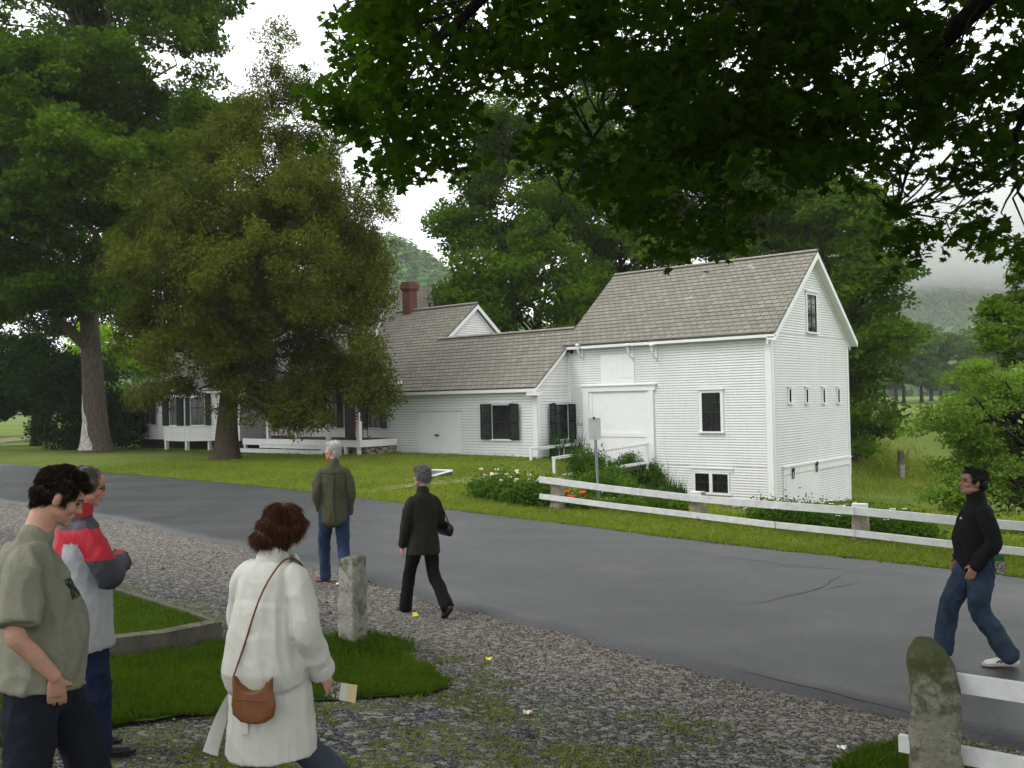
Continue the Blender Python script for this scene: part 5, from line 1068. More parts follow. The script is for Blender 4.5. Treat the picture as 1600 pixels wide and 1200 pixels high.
# ===== grey-haired woman in the dark coat
q = on_ground(664, 963); K = (963-731)*q.y/F/1.75; DL = q; DRZ = R(32)
p5_ = person('grey-haired woman in a dark olive coat and black trousers walking away, face turned left', q, DRZ, K); p5_.scale.x = K*.92
hd = Head((0,.02,1.64), R(38), R(2), 0, 1.0)
hipL, kneeL, ankL = (-.09,0,.92), (-.12,.16,.50), (-.14,.26,.09); hipR, kneeR, ankR = (.09,0,.92), (.11,-.04,.50), (.13,-.34,.17)
arL = ((-.18,0,1.39),(-.235,.02,1.10),(-.235,.12,.84)); arR = ((.18,0,1.39),(.235,-.01,1.12),(.19,.18,.98))
bd_ = body('body', p5_, M['skin_ruddy'], hd, (0,0,1.46), TOR, (hipL,kneeL,ankL,hipR,kneeR,ankR), [arR, arL], [dict(w=arR[2], d=(-.2,1,0), pn=(-1,0,0), side=(0,0,1)), dict(w=arL[2], d=(0,.3,-1), pn=(1,0,0), side=(0,1,0), curl=.6)], .008, fem=True)
facebits(bd_, hd, brow='hair_grey')
mb = MB(); hd.e(mb, (0,-.020,.048), (.094,.104,.084)); hd.e(mb, (0,-.055,-.012), (.088,.066,.070)); hd.e(mb, (.078,.010,.008), (.018,.040,.048)); hd.e(mb, (-.078,.010,.008), (.018,.040,.048)); hd.e(mb, (0,.058,.085), (.066,.036,.030))
hr = fuse('hair', mb, M['hair_grey'], p5_, .008, 2, lambda p, n: .012*mnoise.noise(p*38)+.006*mnoise.noise(p*80)); strands('hair_strands', hr, 2600, .03, .0035, M['hair_grey'], hr, lambda p: Vector((.1,-.3,-.6)), 7, .7, .008)
mb = MB(); chain(mb, [(0,0,.74),(0,0,.86),(0,0,1.02),(0,0,1.22),(0,-.01,1.37),(0,-.01,1.44)], [(.215,.175),(.205,.165),(.180,.14),(.188,.135),(.175,.11),(.10,.08)], round_=False); chain(mb, [(0,-.01,1.42),(0,0,1.50)], [(.088,.080),(.074,.072)])
for s, A in ((1, arR), (-1, arL)): a, b, c = map(Vector, A); chain(mb, [a-V3(s*.085,0,.022), a-V3(s*.028,0,.045), a.lerp(b, .5), b, b.lerp(c, .5), c], [.060,.066,.066,.064,.060,.055])
fuse('coat', mb, M['dark_coat'], p5_, .010, 5, folds(.006, 3, 7, 17, 1.5))
trousers('trousers', p5_, M['black_cloth'], (0,0), (hipL,kneeL,ankL), (hipR,kneeR,ankR), (.10,.085,.080), .082, .95, 10, .006, .01, (.15,.115))
for a_, f_, u_ in ((ankL,(-.2,1,0),(0,0,1)), (ankR,(0,1,-.7),(0,.7,1))): mb = MB(); shoe(mb, a_, f_, .25, u_, .043); sh = fuse('shoe', mb, M['black_leather'], p5_, .009, 4); mb = MB(); soles(mb, a_, f_, .26, u_, .045); mb.build('sole', M['black_leather'], sh)
bl_ = empty('handbag', onp(DL, DRZ, K, (.30,.02,1.02)), DRZ); tag(bl_, 'black handbag under the right arm of the woman in the dark coat', 'bag')
mb = MB(); chain(mb, [(0,-.13,-.03),(0,0,-.01),(0,.13,-.03)], [(.045,.075),(.055,.095),(.045,.075)], side=(1,0,0)); fuse('pouch', mb, M['black_leather'], bl_, .008, 3); mb = MB(); mb.tube([V3(0,-.11,.03),V3(-.06,-.09,.20),V3(-.13,-.05,.36),V3(-.12,.05,.36),V3(-.05,.10,.2),V3(0,.11,.03)], .008, 6); mb.build('strap', M['black_leather'], bl_)
q = on_ground(649, 965); mb = MB(); pts = [(.045*(1 if k % 2 == 0 else .5)*math.cos(k*math.pi/5), .045*(1 if k % 2 == 0 else .5)*math.sin(k*math.pi/5)) for k in range(10)]
mb.loft([[Vector((x, 0, z+.05)) for x, z in pts], [Vector((x, .008, z+.05)) for x, z in pts]]); o = mb.build('fallen_leaf', M.get('petal_yellow') or M.setdefault('petal_yellow', simple('petal_yellow', (.85,.70,.02), .6))); o.location = q+V3(0,-.05,.0); o.rotation_euler = (R(-35), .2, .2); tag(o, 'bright yellow fallen leaf at the left foot of the woman in the dark coat', 'leaf', 'fallen leaves on the gravel')

# ===== man in black fleece on the road at the right
q = on_road(1532, 1036); K = (1036-736)*q.y/F/1.75; ML = q; MRZ = R(80)
p6_ = person('man in a black fleece and faded jeans striding left across the road', q, MRZ, K)
hd = Head((0,.02,1.635), R(6), R(10), 0, 1.04)
hipL, kneeL, ankL = (-.095,0,.92), (-.09,.02,.50), (-.09,-.22,.10); hipR, kneeR, ankR = (.095,0,.92), (.09,.22,.52), (.09,.30,.09)
arL = ((-.205,-.02,1.40),(-.28,-.05,1.12),(-.215,.08,.93)); arR = ((.205,-.02,1.40),(.27,-.04,1.12),(.21,.10,.93))
bd_ = body('body', p6_, M['skin_tan'], hd, (0,-.02,1.46), TOR, (hipL,kneeL,ankL,hipR,kneeR,ankR), [arR, arL], [dict(w=arR[2], d=(-.1,.4,-1), pn=(-1,0,0), side=(0,1,0), curl=.3), dict(w=arL[2], d=(.1,.4,-1), pn=(1,0,0), side=(0,1,0), curl=.3)], .0075, .006)
facebits(bd_, hd, True, brow='hair_black')
mb = MB(); hd.e(mb, (0,-.026,.050), (.086,.098,.080)); hd.e(mb, (0,-.060,-.005), (.080,.060,.070)); hd.e(mb, (0,.045,.095), (.062,.050,.034)); hd.e(mb, (.074,.018,.022), (.014,.026,.040)); hd.e(mb, (-.074,.018,.022), (.014,.026,.040)); hd.e(mb, (0,.075,.085), (.045,.022,.022))
hr = fuse('hair', mb, M['hair_black'], p6_, .007, 3, lambda p, n: .004*mnoise.noise(p*30)); strands('hair_strands', hr, 2200, .03, .003, M['hair_black'], hr, lambda p: Vector((0,-.8,-.2)), 8, .12, .003)
mb = MB(); chain(mb, [(0,0,.88),(0,.01,1.0),(0,.025,1.12),(0,.01,1.27),(0,-.01,1.39),(0,-.01,1.45)], [(.18,.15),(.20,.175),(.20,.18),(.20,.155),(.185,.12),(.105,.085)]); chain(mb, [(0,-.015,1.43),(0,0,1.535)], [(.088,.084),(.080,.080)])
for s, A in ((1, arR), (-1, arL)): a, b, c = map(Vector, A); chain(mb, [a-V3(s*.085,0,.022), a-V3(s*.028,0,.045), a.lerp(b, .5), b, b.lerp(c, .5), c-V3(0,0,.02)], [.066,.076,.076,.072,.066,.058])
fl_ = fuse('fleece', mb, M['black_fleece'], p6_, .010, 5, folds(.006, 3, 7, 21, 1.5))
for (x, y, z, s_) in ((-.294,-.035,1.30,.014), (-.12,.165,1.33,.012)): mb = MB(); mb.add([V3(x-.004,y-s_,z-s_),V3(x-.004,y+s_,z-s_),V3(x-.004,y,z+s_),V3(x+.004,y-s_,z-s_),V3(x+.004,y+s_,z-s_),V3(x+.004,y,z+s_)], [(0,1,2),(5,4,3),(0,3,4,1),(1,4,5,2),(2,5,3,0)]); mb.build('logo', M['grey_trim'], fl_)
trousers('jeans', p6_, M['jeans_worn'], (0,0), (hipL,kneeL,ankL), (hipR,kneeR,ankR), (.115,.098,.088), .085, .95, 12, .008, .01, (.16,.13))
M['shoe_white'] = simple('white_shoe', (.62,.62,.60), .5, .08, 20, .1); M['shoe_red'] = simple('red_sole', (.40,.36,.34), .5)
for a_, f_, u_ in ((ankL,(0,1,-.05),(0,0,1)), (ankR,(0,1,.1),(0,0,1))):
    mb = MB(); shoe(mb, a_, f_, .29, u_, .048); sh = fuse('shoe', mb, M['shoe_white'], p6_, .009, 4); mb = MB(); soles(mb, a_, f_, .30, u_, .05); mb.build('sole', M['shoe_red'], sh)
    a = Vector(a_)
    for k in (0, 1, 2): mb = MB(); mb.tube([a+V3(-.047,.02+.035*k,-.01-.012*k), a+V3(-.056,.06+.035*k,-.055)], .006, 5); mb.build('stripe', M['black_leather'], sh)
brochure('brochure', 'green brochure sticking out of the back pocket of the man in jeans', onp(ML, MRZ, K, (-.205,-.125,.93)), R(-6), .085, .16, (0, R(-8), 0), ([(-.5,.5)], [M['br_photo']]))
br = bpy.data.objects['brochure.001']; mb = MB(); mb.box((-.0425,-.003,.03),(.0425,.003,.082)); mb.build('title_band', M['br_green'], br)
# ------------------------------------------------------------------ trees
T_SPRAY = np.array([(-.5,0,0),(-.1,-.17,0),(.5,-.03,-.04),(.15,.17,0)])
T_LEAF4 = np.array([(-.5,0,0),(-.05,-.30,-.06),(.5,0,-.12),(.05,.30,-.06)])
def clumps_in(blobs, rng):
    cs, rs = [], []
    for (cx, cy, cz, rx, ry, rz, n, cr) in blobs:
        d = rng.normal(size=(n, 3)); d /= np.linalg.norm(d, axis=1, keepdims=True)
        r = rng.uniform(.35, 1, n)**.5
        wob = 1+.16*np.sin(d[:, 0]*5+cx)*np.cos(d[:, 2]*6+cz)+.10*np.sin(d[:, 1]*11+cy)
        cs.append(np.array([cx, cy, cz])+d*r[:, None]*wob[:, None]*np.array([rx, ry, rz])); rs.append(cr*rng.uniform(.65, 1.35, n))
    return np.concatenate(cs), np.concatenate(rs)
def boughs_in(blobs, rng, big=2.3, k=15, flat=.5):
    cs, rs, ids = [], [], []; bi = 0
    for (cx, cy, cz, rx, ry, rz, n, cr) in blobs:
        nb = max(2, int(n/k)); c, r = clumps_in([(cx, cy, cz, rx*.93, ry*.93, rz*.93, nb, cr*big)], rng)
        for j in range(nb):
            d = rng.normal(size=(k, 3)); d /= np.linalg.norm(d, axis=1, keepdims=True); d *= (rng.random(k)**.4)[:, None]; d[:, 2] = d[:, 2]*flat-.22*(d[:, 0]**2+d[:, 1]**2)
            cs.append(c[j]+d*r[j]); rs.append(cr*rng.uniform(.6, 1.2, k)); ids.append(np.full(k, bi)); bi += 1
    return np.concatenate(cs), np.concatenate(rs), np.concatenate(ids)
def crown_mesh(cs, rs, cen, per, lsize, templ, mat, parent, rng, flat=.45, upw=.8, rndn=.55, name='crown', outw=.6, ids=None):
    n = len(cs); k = np.maximum(3, (per*(rs/rs.mean())**2).astype(int)); idx = np.repeat(np.arange(n), k); m = len(idx)
    off = rng.normal(size=(m, 3)); off /= np.linalg.norm(off, axis=1, keepdims=True); off *= (rng.random(m)**.45)[:, None]
    off[:, 2] = off[:, 2]*flat - .25*(off[:, 0]**2+off[:, 1]**2)*flat
    Pn = cs[idx]+off*rs[idx][:, None]
    out = Pn-np.array(cen); out /= np.linalg.norm(out, axis=1, keepdims=True)+1e-9
    Nn = np.array([0, 0, 1.])*upw+out*outw*.5+off*outw*.6+rng.normal(size=(m, 3))*rndn
    cr = rng.random(n)
    if ids is not None: cr = .35*cr+.65*rng.random(ids.max()+1)[ids]
    rv = np.clip(.62*cr[idx]+.38*rng.random(m), 0, 1)
    return leaves(name, Pn, Nn, lsize*rng.uniform(.7, 1.3, m), templ, mat, parent, (0,0,0), rng, rv)
def limb(mb, a, b, r0, r1, rng, sag=.12, n=7, sides=6):
    a = Vector(a); b = Vector(b); L = (b-a).length; j = [Vector(rng.normal(size=3))*L*.045 for _ in range(n+1)]
    pts = []; rad = []
    for i in range(n+1):
        t_ = i/n; p = a.lerp(b, t_)+Vector((0,0,L*sag*math.sin(math.pi*t_)*(1 if b.z > a.z else -.5))) + (j[i] if 0 < i < n else Vector())
        pts.append(p); rad.append(r0*(1-t_)**1.1+r1)
    mb.tube(pts, rad, sides, cap=True)
def tree(name, label, cat, base, tr, forkz, blobs, per, lsize, templ, leafm, barkm, group=None, seed=1, flat=.45, nlimb=26, forks=None, lean=(0,0), upw=.7, rndn=.65, trunk_n=14, stub=None, outw=.6, big=2.3, kb=15, bflat=.5):
    """blobs are given relative to the base (x, y, z, rx, ry, rz, clumps, clump radius)"""
    rng = np.random.default_rng(seed); bz = Gf(*base)
    root = empty(name, (base[0], base[1], bz)); tag(root, label, cat, group)
    cs, rs, ids = boughs_in(blobs, rng, big, kb, bflat); cen = np.average(cs, axis=0)
    crown_mesh(cs, rs, cen, per, lsize, templ, leafm, root, rng, flat, upw, rndn, outw=outw, ids=ids)
    mb = MB(); topz = max(b[2] for b in blobs)
    fk = Vector((lean[0], lean[1], forkz))
    pts = []; rad = []
    for i, h in enumerate([-.25, .0, .25, .6, 1.2]+list(np.linspace(1.9, forkz, 5)) if forkz > 2.5 else [-.2, 0, .15, .4, forkz]):
        f = max(0, h)/forkz; fl = 1+.55*math.exp(-max(h,0)/(tr*1.0)); q = Vector((lean[0]*f**1.4, lean[1]*f**1.4, h)); pts.append(q); rad.append(tr*fl*(1-.25*f))
    mb.tube(pts, rad, trunk_n)
    ends = forks or [(lean[0]*1.3, lean[1], topz)]
    stems = []
    for e in ends:
        e = Vector(e); limb(mb, fk-Vector((0,0,.2)), e, tr*.62/len(ends)**.35, tr*.06, rng, .03, 9, 8); stems.append((fk.copy(), e))
    order = rng.permutation(len(cs))[:nlimb]
    for i in order:
        c = Vector(cs[i]); e0, e1 = stems[int(rng.integers(len(stems)))]
        best = min(stems, key=lambda s: (s[1]-c).length); zt = c.z-.25*math.hypot(c.x-best[1].x, c.y-best[1].y)-.5
        f = min(.92, max(.0, (zt-best[0].z)/max(.5, best[1].z-best[0].z))); a = best[0].lerp(best[1], f)
        limb(mb, a, c, tr*.20*(1-f*.6)+.02, .012, rng, .10, 6, 5)
    for st in (stub or []): limb(mb, *st, rng, .1, 5, 6)
    o = mb.build('trunk', barkm, root, smooth=True); jag(o, tr*.09, 2.2/max(tr, .2)*.6, seed)
    return root
def blobs_px(base, Y, items, dens=1.0, cr=.8, dy=None, yoff=0):
    """crown lobes measured in the picture at the tree's distance Y -> metres relative to the base"""
    bz = Gf(*base); out = []
    for it in items:
        px, py, rx, ry = it[:4]; oy = it[4] if len(it) > 4 else 0; q = P(px, py, Y+oy); k = (Y+oy)/F
        RX, RZ = rx*k, ry*k; RY = dy if dy else max(RX, RZ)*.9
        vol = (RX*RY*RZ)**(2/3)*4; n = int(max(4, dens*(it[5] if len(it) > 5 else 1)*vol/(cr*cr)))
        out.append((q.x-base[0], q.y-base[1], q.z-bz, RX, RY, RZ, n, cr))
    return out
def at(px, py): q = on_ground(px, py); return (q.x, q.y)
# the big maple on the left
b = at(150, 706)
bl = blobs_px(b, b[1], [(90,60,130,90),(250,30,100,70,-2),(330,40,45,45,0,.6),(345,150,60,40,-3,.8),(-30,190,130,110),(200,190,120,90,2),(120,300,150,70,-4),(250,320,70,70,-5),(20,360,130,70,-3),(80,440,110,40,-3),(190,420,60,50,-4),(-120,100,150,160),(120,-110,230,120),(300,-60,90,70),(-160,330,120,130),(150,190,230,150,6),(190,250,130,100,-5),(60,270,140,60,-5),(180,120,120,80,-3),(30,120,120,70,-5),(100,220,120,60,-6),(270,250,60,50,-4)], 2.3, .85)
tree('maple_tree', 'huge old maple at the far left with a pale scar on its thick trunk', 'tree', b, .57, 6.6, bl, 100, .235, T_LEAF4, M['leaf_maple'], M['bark_maple'], 'big trees round the farm', 11, forks=[(-2,0,13),(1.2,.4,17),(3.5,-.5,14),(-5,-1,10)], lean=(-.25,0), bflat=.7, nlimb=70, stub=[((-.3,0,6.2),(-1.9,-.6,8.6),.20,.06), ((-.2,-.2,5.0),(-4.6,-1,9.5),.24,.06)])
t = NT('bare_wood'); M['barewood'] = t.fin(t.ramp(t.noise(5, stretch=(5,5,1)), [(.35,(.16,.14,.12)),(.6,(.50,.49,.46))]), .8, .1)
# scar: bare wood patch following the trunk surface
mt = [o for o in C.objects if o.name.startswith('maple_tree')][0]
mb = MB(); prev = None
for i, h in enumerate(np.linspace(.12, 2.75, 16)):
    fl = 1+.55*math.exp(-h/.57); r = .57*fl*(1-.25*h/6.6)+.03; f = 1-h/2.75; a0 = R(-128)+.08*math.sin(i); wdt = R(58)*f**.8+R(4)
    L = []
    for k in range(7): an = a0-R(14)*(1-f)+wdt*(k/6-.15); L.append((-.25*(h/6.6)**1.4+r*math.cos(an), r*math.sin(an), h))
    L = [Vector(q) for q in L]; bse = len(mb.v); mb.v += [tuple(q) for q in L]
    if prev is not None:
        for k in range(6): mb.f.append((prev+k, prev+k+1, bse+k+1, bse+k)); mb.m.append(0)
    prev = bse
o = mb.build('bare_scar', M['barewood'], mt, smooth=True)
# cedar in front of the porch
b = at(353, 719)
bl = blobs_px(b, b[1], [(428,95,28,40,0,.9),(432,150,52,40,0,.9),(440,205,75,50,0,.9),(480,260,80,60,0,.9),(520,320,75,55,0,1.0),(350,195,45,45,-1,1.3),(350,255,80,60,-1,1.3),(300,320,95,55,-1.5,1.2),(430,330,130,70,-1.5,1.1),(230,390,60,55,0,1.1),(545,400,68,60,0,1.1),(300,430,125,70,-2,1.1),(420,430,150,80,-2,1.1),(560,480,55,60,-1,1.1),(590,430,28,40,0,1),(215,480,50,50,0,1.1),(300,530,105,55,-1,1.1),(430,540,120,50,0,1),(560,550,45,50,-1.5,1.1),(455,642,48,24,-2.5,1.4),(440,612,40,24,-2,1.2),(578,605,32,32,-1.5,1),(470,400,130,110,1,1),(265,598,60,22,0,1.1),(420,592,90,26,-.5,1.1),(510,590,50,24,-1,1)], 2.3, .50)
tree('cedar_tree', 'broad olive-green cedar with fluted trunk standing in front of the porch', 'tree', b, .42, 3.4, bl, 120, .15, T_SPRAY, M['leaf_cedar'], M['bark_cedar'], 'big trees round the farm', 12, flat=.9, forks=[(1.6,0,15),(-1.2,-.3,10),(.8,.5,9)], lean=(.25,0), nlimb=90, upw=.35, rndn=.9, outw=1.0, big=2.2, kb=14, bflat=.8)
# maples behind the buildings
def bgtree(name, label, px, Y, r, items, seed, mat='leaf_maple', dens=2.6, cr=.85, per=90, ls=.25, forks=None, group='big trees round the farm', forkz=5, nl=45, cat='tree'):
    q = P(px, 620, Y); b = (q.x, Y); bl = blobs_px(b, Y, items, dens, cr)
    return tree(name, label, cat, b, r, forkz, bl, per, ls, T_LEAF4, M[mat], M['bark_dark'], group, seed, forks=forks, nlimb=nl, bflat=.75, flat=.6, big=2.0)
bgtree('maple_tree', 'full green maple whose crown shows left of centre behind the low wing', 868, 54, .42, [(770,440,70,50,-3),(715,345,32,28),(735,385,45,35),(800,350,70,50),(870,300,70,50,-2),(790,470,80,50,-5),(905,430,70,55,-3),(860,480,90,40,-4),(850,400,90,60,3),(840,230,75,55),(800,185,45,35),(730,440,40,40,-4),(880,390,60,35,-5),(820,260,80,70,2),(900,250,70,70,1),(760,300,50,30)], 21, forks=[(0,0,15),(-3,0,11),(2,0,13)])
bgtree('maple_tree', 'maple with twin dark trunks seen above the wing ridge beside the barn roof', 960, 57, .40, [(960,200,80,60),(1010,260,70,60),(930,340,60,45),(1010,360,60,40,-3),(960,440,60,50,2),(1040,180,60,60),(1000,430,50,40,3),(900,180,60,50,4),(990,120,80,45),(930,480,60,30),(960,330,90,60,4),(1000,250,90,80,4)], 22, mat='leaf_maple', forks=[(-1.8,0,16),(1.5,0,17)])
bgtree('maple_tree', 'maple standing directly behind the left half of the barn ridge', 1085, 56, .38, [(1080,280,70,50),(1060,360,50,40),(1130,350,60,40),(1110,200,80,70),(1150,280,60,50),(1040,380,30,25,-3),(1100,340,100,50,4),(1180,330,80,70,4)], 23, forks=[(-1,0,15),(2,0,15)])
bgtree('maple_tree', 'dense maple rising behind the right half of the barn ridge', 1225, 52, .48, [(1220,290,80,60),(1180,360,60,40),(1260,360,60,45),(1290,260,70,60),(1200,200,90,70),(1330,330,50,50),(1170,260,60,60)], 24, forks=[(-2,0,13),(2,0,14)])
bgtree('maple_tree', 'tall dark maple close behind the right gable wall of the barn', 1318, 47, .42, [(1335,330,50,45),(1365,400,28,28,-1),(1340,430,50,45),(1320,500,60,45),(1370,455,24,20,-2),(1340,570,42,40),(1368,530,26,22,-2),(1335,640,30,30,-1),(1320,600,45,55,3),(1360,345,32,26),(1290,420,60,80,5)], 25, forks=[(0,0,14),(1.5,0,10)], dens=2.6, forkz=3)
# trees beyond the left lawn
bgtree('shade_tree', 'small dark tree on the left lawn with a thin leaning trunk', 55, 53, .24, [(60,620,75,45),(10,600,60,50),(110,590,60,45),(30,560,70,50)], 31, mat='leaf_maple_dark', group=None, forkz=2.2, nl=20, cr=.8)
bgtree('backdrop_tree', 'bright yellow-green tree glowing between the big maple trunk and the farmhouse', 175, 64, .25, [(185,590,45,40),(165,560,50,35),(120,570,40,30),(200,550,30,30),(180,640,40,40)], 32, mat='leaf_bright', group=None, forkz=2.5, nl=10, cr=.9)
bgtree('backdrop_tree', 'dark tree filling the far left edge behind the small shade tree', -20, 72, .4, [(-20,470,90,70),(60,500,70,60),(-60,560,80,60),(20,400,90,60),(0,600,60,40)], 33, mat='leaf_maple_dark', group='trees behind the left lawn', dens=2.0, cr=1.1)
bgtree('backdrop_tree', 'dark tree behind the trunk of the big maple', 130, 74, .4, [(120,480,90,60),(200,440,80,70),(90,400,80,70),(230,500,50,50),(160,350,90,60)], 34, mat='leaf_maple_dark', group='trees behind the left lawn', dens=2.0, cr=1.1)
bgtree('backdrop_tree', 'dark tree behind the cedar and the farmhouse roof', 300, 76, .4, [(290,450,90,70),(370,420,80,80),(300,360,90,60),(420,480,60,60),(240,540,50,40)], 35, mat='leaf_maple_dark', group='trees behind the left lawn', dens=2.0, cr=1.1)
# shrubs by the parlour
def shrub(name, label, cat, px, py, items, seed, mat, cr=.5, per=80, ls=.12, dens=1.5, Y=None, stems=10, group=None, templ=None, upw=.5):
    b = at(px, py); Y = Y or b[1]; bl = blobs_px(b, Y, items, dens, cr); rng = np.random.default_rng(seed); bz = Gf(*b)
    root = empty(name, (*b, bz)); tag(root, label, cat, group); cs, rs = clumps_in(bl, rng)
    crown_mesh(cs, rs, cs.mean(0), per, ls, T_LEAF4 if templ is None else templ, M[mat], root, rng, .8, upw, .8, 'foliage')
    mb = MB()
    for i in rng.permutation(len(cs))[:stems]: limb(mb, (rng.normal()*.15, rng.normal()*.15, -.05), cs[i], .03, .008, rng, .05, 5, 5)
    mb.build('stem', M['bark_dark'], root); return root
shrub('lilac_bush', 'large dark lilac bush left of the big maple trunk', 'bush', 115, 702, [(110,640,55,55),(95,600,45,40),(140,660,45,40),(90,670,40,30),(130,590,45,35)], 41, 'leaf_lilac', .6, 110, .15, Y=47.5)
shrub('lilac_bush', 'dark bush between the big maple trunk and the farmhouse corner', 'bush', 190, 697, [(190,660,28,38),(205,670,20,28),(180,640,22,30)], 42, 'leaf_lilac', .5, 110, .14, Y=47.2)
shrub('foundation_shrub', 'small low shrub under the parlour window', 'bush', 222, 697, [(220,686,8,9)], 43, 'leaf_lilac', .2, 60, .08)
# right side: apple tree and a maple bough reaching in
b = (14.3, 24.0)
bl = blobs_px(b, 24.0, [(1590,600,75,50),(1540,640,60,40),(1515,660,35,32),(1640,640,90,80),(1570,700,70,45),(1510,710,30,28),(1590,760,45,35),(1640,740,60,50),(1490,655,16,16,-1),(1530,750,30,16,-1),(1500,768,14,10,-2),(1600,660,110,80,1.5)], 2.2, .38)
tree('apple_tree', 'light green apple tree hanging over the lawn at the right edge', 'tree', b, .20, 1.5, bl, 75, .095, T_LEAF4, M['leaf_apple'], M['bark_dark'], None, 51, forks=[(-1.5,0,3),(1,0,4)], nlimb=60, upw=.4, rndn=.9)
b = (24.0, 36.0)
bl = blobs_px(b, 36.0, [(1600,478,38,18),(1590,520,30,20,-1),(1640,500,60,50),(1680,440,90,90),(1625,545,35,18),(1700,560,90,60)], 2.2, .55)
tree('maple_tree', 'maple just past the right edge whose boughs reach in above the apple tree', 'tree', b, .3, 3, bl, 75, .17, T_LEAF4, M['leaf_maple'], M['bark_dark'], 'big trees round the farm', 52, forks=[(0,0,8)], nlimb=30)
# orchard saplings and tree line across the meadow
for i, (px, Y, it) in enumerate([(1347, 58, [(1345,680,26,18),(1360,665,18,14)]), (1395, 62, [(1390,682,26,16),(1410,672,22,14)]), (1450, 60, [(1445,690,30,14)])]):
    q = P(px, 620, Y); b = (q.x, Y); bl = blobs_px(b, Y, it, 1.0, .5)
    tree('young_apple_tree', ['airy young apple tree nearest the barn wall in the far meadow','airy young apple tree behind the grey fence post in the far meadow','low young apple tree beside the hanging apple boughs in the far meadow'][i], 'tree', b, .09, 1.3, bl, 60, .13, T_LEAF4, M['leaf_apple'], M['bark_dark'], 'young apple trees in the meadow', 60+i, nlimb=10, rndn=.9)
far0 = None
rgt = np.random.default_rng(9)
b = (62, 165)
protos = []
for k in range(2):
    rr = []
    for j in range(6): rr.append((rgt.normal()*2.2, rgt.normal()*2.2, 4.5+j*1.1+rgt.normal()*.4, 3.2-.3*abs(j-2), 3.2-.3*abs(j-2), 1.9, 26, 1.0))
    protos.append(rr)
names = ['at the left end of the tree line beyond the meadow','second in the tree line beyond the meadow','in the middle of the tree line beyond the meadow','right of the middle in the tree line beyond the meadow','fifth in the tree line beyond the meadow','near the right end of the tree line','at the right end of the tree line','behind the barn end of the tree line','taller, behind the gap of the tree line','in the back row at the left of the tree line','in the back row right of centre of the tree line','in the back row at the right of the tree line','in the back row nearest the barn of the tree line']
P2 = []
for i, (px, Y, sc) in enumerate([(1382,160,1.0),(1412,165,1.05),(1440,158,1.12),(1470,162,1.1),(1500,168,1.0),(1530,172,.95),(1560,178,.95),(1356,150,1.0),(1455,190,1.35),(1400,200,1.3),(1510,205,1.3),(1550,200,1.3),(1370,205,1.25)]):
    q = P(px, 620, Y)
    if i < 2:
        o = tree('distant_tree', 'rounded green tree '+names[i], 'tree', (q.x, Y), .28, 3, protos[i], 60, .50, T_LEAF4, M['leaf_far'], M['bark_dark'], 'tree line beyond the meadow', 70+i, nlimb=10); P2.append(o)
    else:
        o = copy_tree(P2[i % 2]); o.location = (q.x, Y, Gf(q.x, Y)-.1); o.rotation_euler.z = i*1.3
    o.scale = (sc, sc, sc*1.02); tag(o, 'rounded green tree '+names[i])
# ------------------------------------------------------------------ hills
def hill(name, cx, cy, sx, sy, amp, label, nt, seed, szr, ymin):
    xs = np.linspace(cx-2.3*sx, cx+2.3*sx, 90); ys = np.linspace(cy-2.0*sy, cy+2.0*sy, 70); X, Y = np.meshgrid(xs, ys)
    def hz(x, y): return -6+amp*np.exp(-((x-cx)/sx)**2-((y-cy)/sy)**2)*(1+.12*np.sin(x/sx*5+1)*np.cos(y/sy*4))+amp*.03*np.sin(x*.03)*np.sin(y*.04)
    o = sheet(name, X, Y, hz(X, Y), M['hillfloor']); tag(o, label, 'hill', kind='structure')
    rng = np.random.default_rng(seed); x = rng.uniform(cx-1.8*sx, cx+1.8*sx, nt); y = rng.uniform(cy-1.9*sy, cy+.4*sy, nt)
    pxx = 800+F*x/y; k = (hz(x, y) > -4) & (y > ymin) & (((pxx > 1280) & (pxx < 1800)) if cx > 0 else ((pxx > 520) & (pxx < 860))); x, y = x[k], y[k]; n = len(x); z = hz(x, y); sz = rng.uniform(*szr, n)
    per = 60; idx = np.repeat(np.arange(n), per); d = rng.normal(size=(n*per, 3)); d /= np.linalg.norm(d, axis=1, keepdims=True); d[:, 2] = np.abs(d[:, 2])*1.5-.3; d *= (rng.random(n*per)**.3)[:, None]
    c = np.stack([x, y, z+sz*.5], 1)[idx]; Pn = c+d*sz[idx][:, None]*np.array([.9,.9,.8]); N_ = d+np.array([0,-.2,.6])+rng.normal(size=d.shape)*.3; cr = rng.random(n)
    f = leaves('hill_forest', Pn, N_, sz[idx]*.30*rng.uniform(.7,1.3,len(idx)), T_CLUMP, M['leaf_hill'], None, (0,0,0), rng, np.clip(.7*cr[idx]+.3*rng.random(len(idx)), 0, 1))
    tag(f, 'wooded slope of the '+label.split(' hill')[0]+' hill', 'forest', kind='stuff')
M['hillfloor'] = simple('hill_floor', (.04,.065,.025), .95, .2, .02, 0)
hill('near_hill', -85, 450, 120, 110, 70, 'left green hill seen between cedar and maple', 7000, 5, (5, 9), 200)
hill('far_hill', 480, 980, 330, 330, 128, 'right misty hill beyond the tree line', 15000, 6, (7, 13), 300)
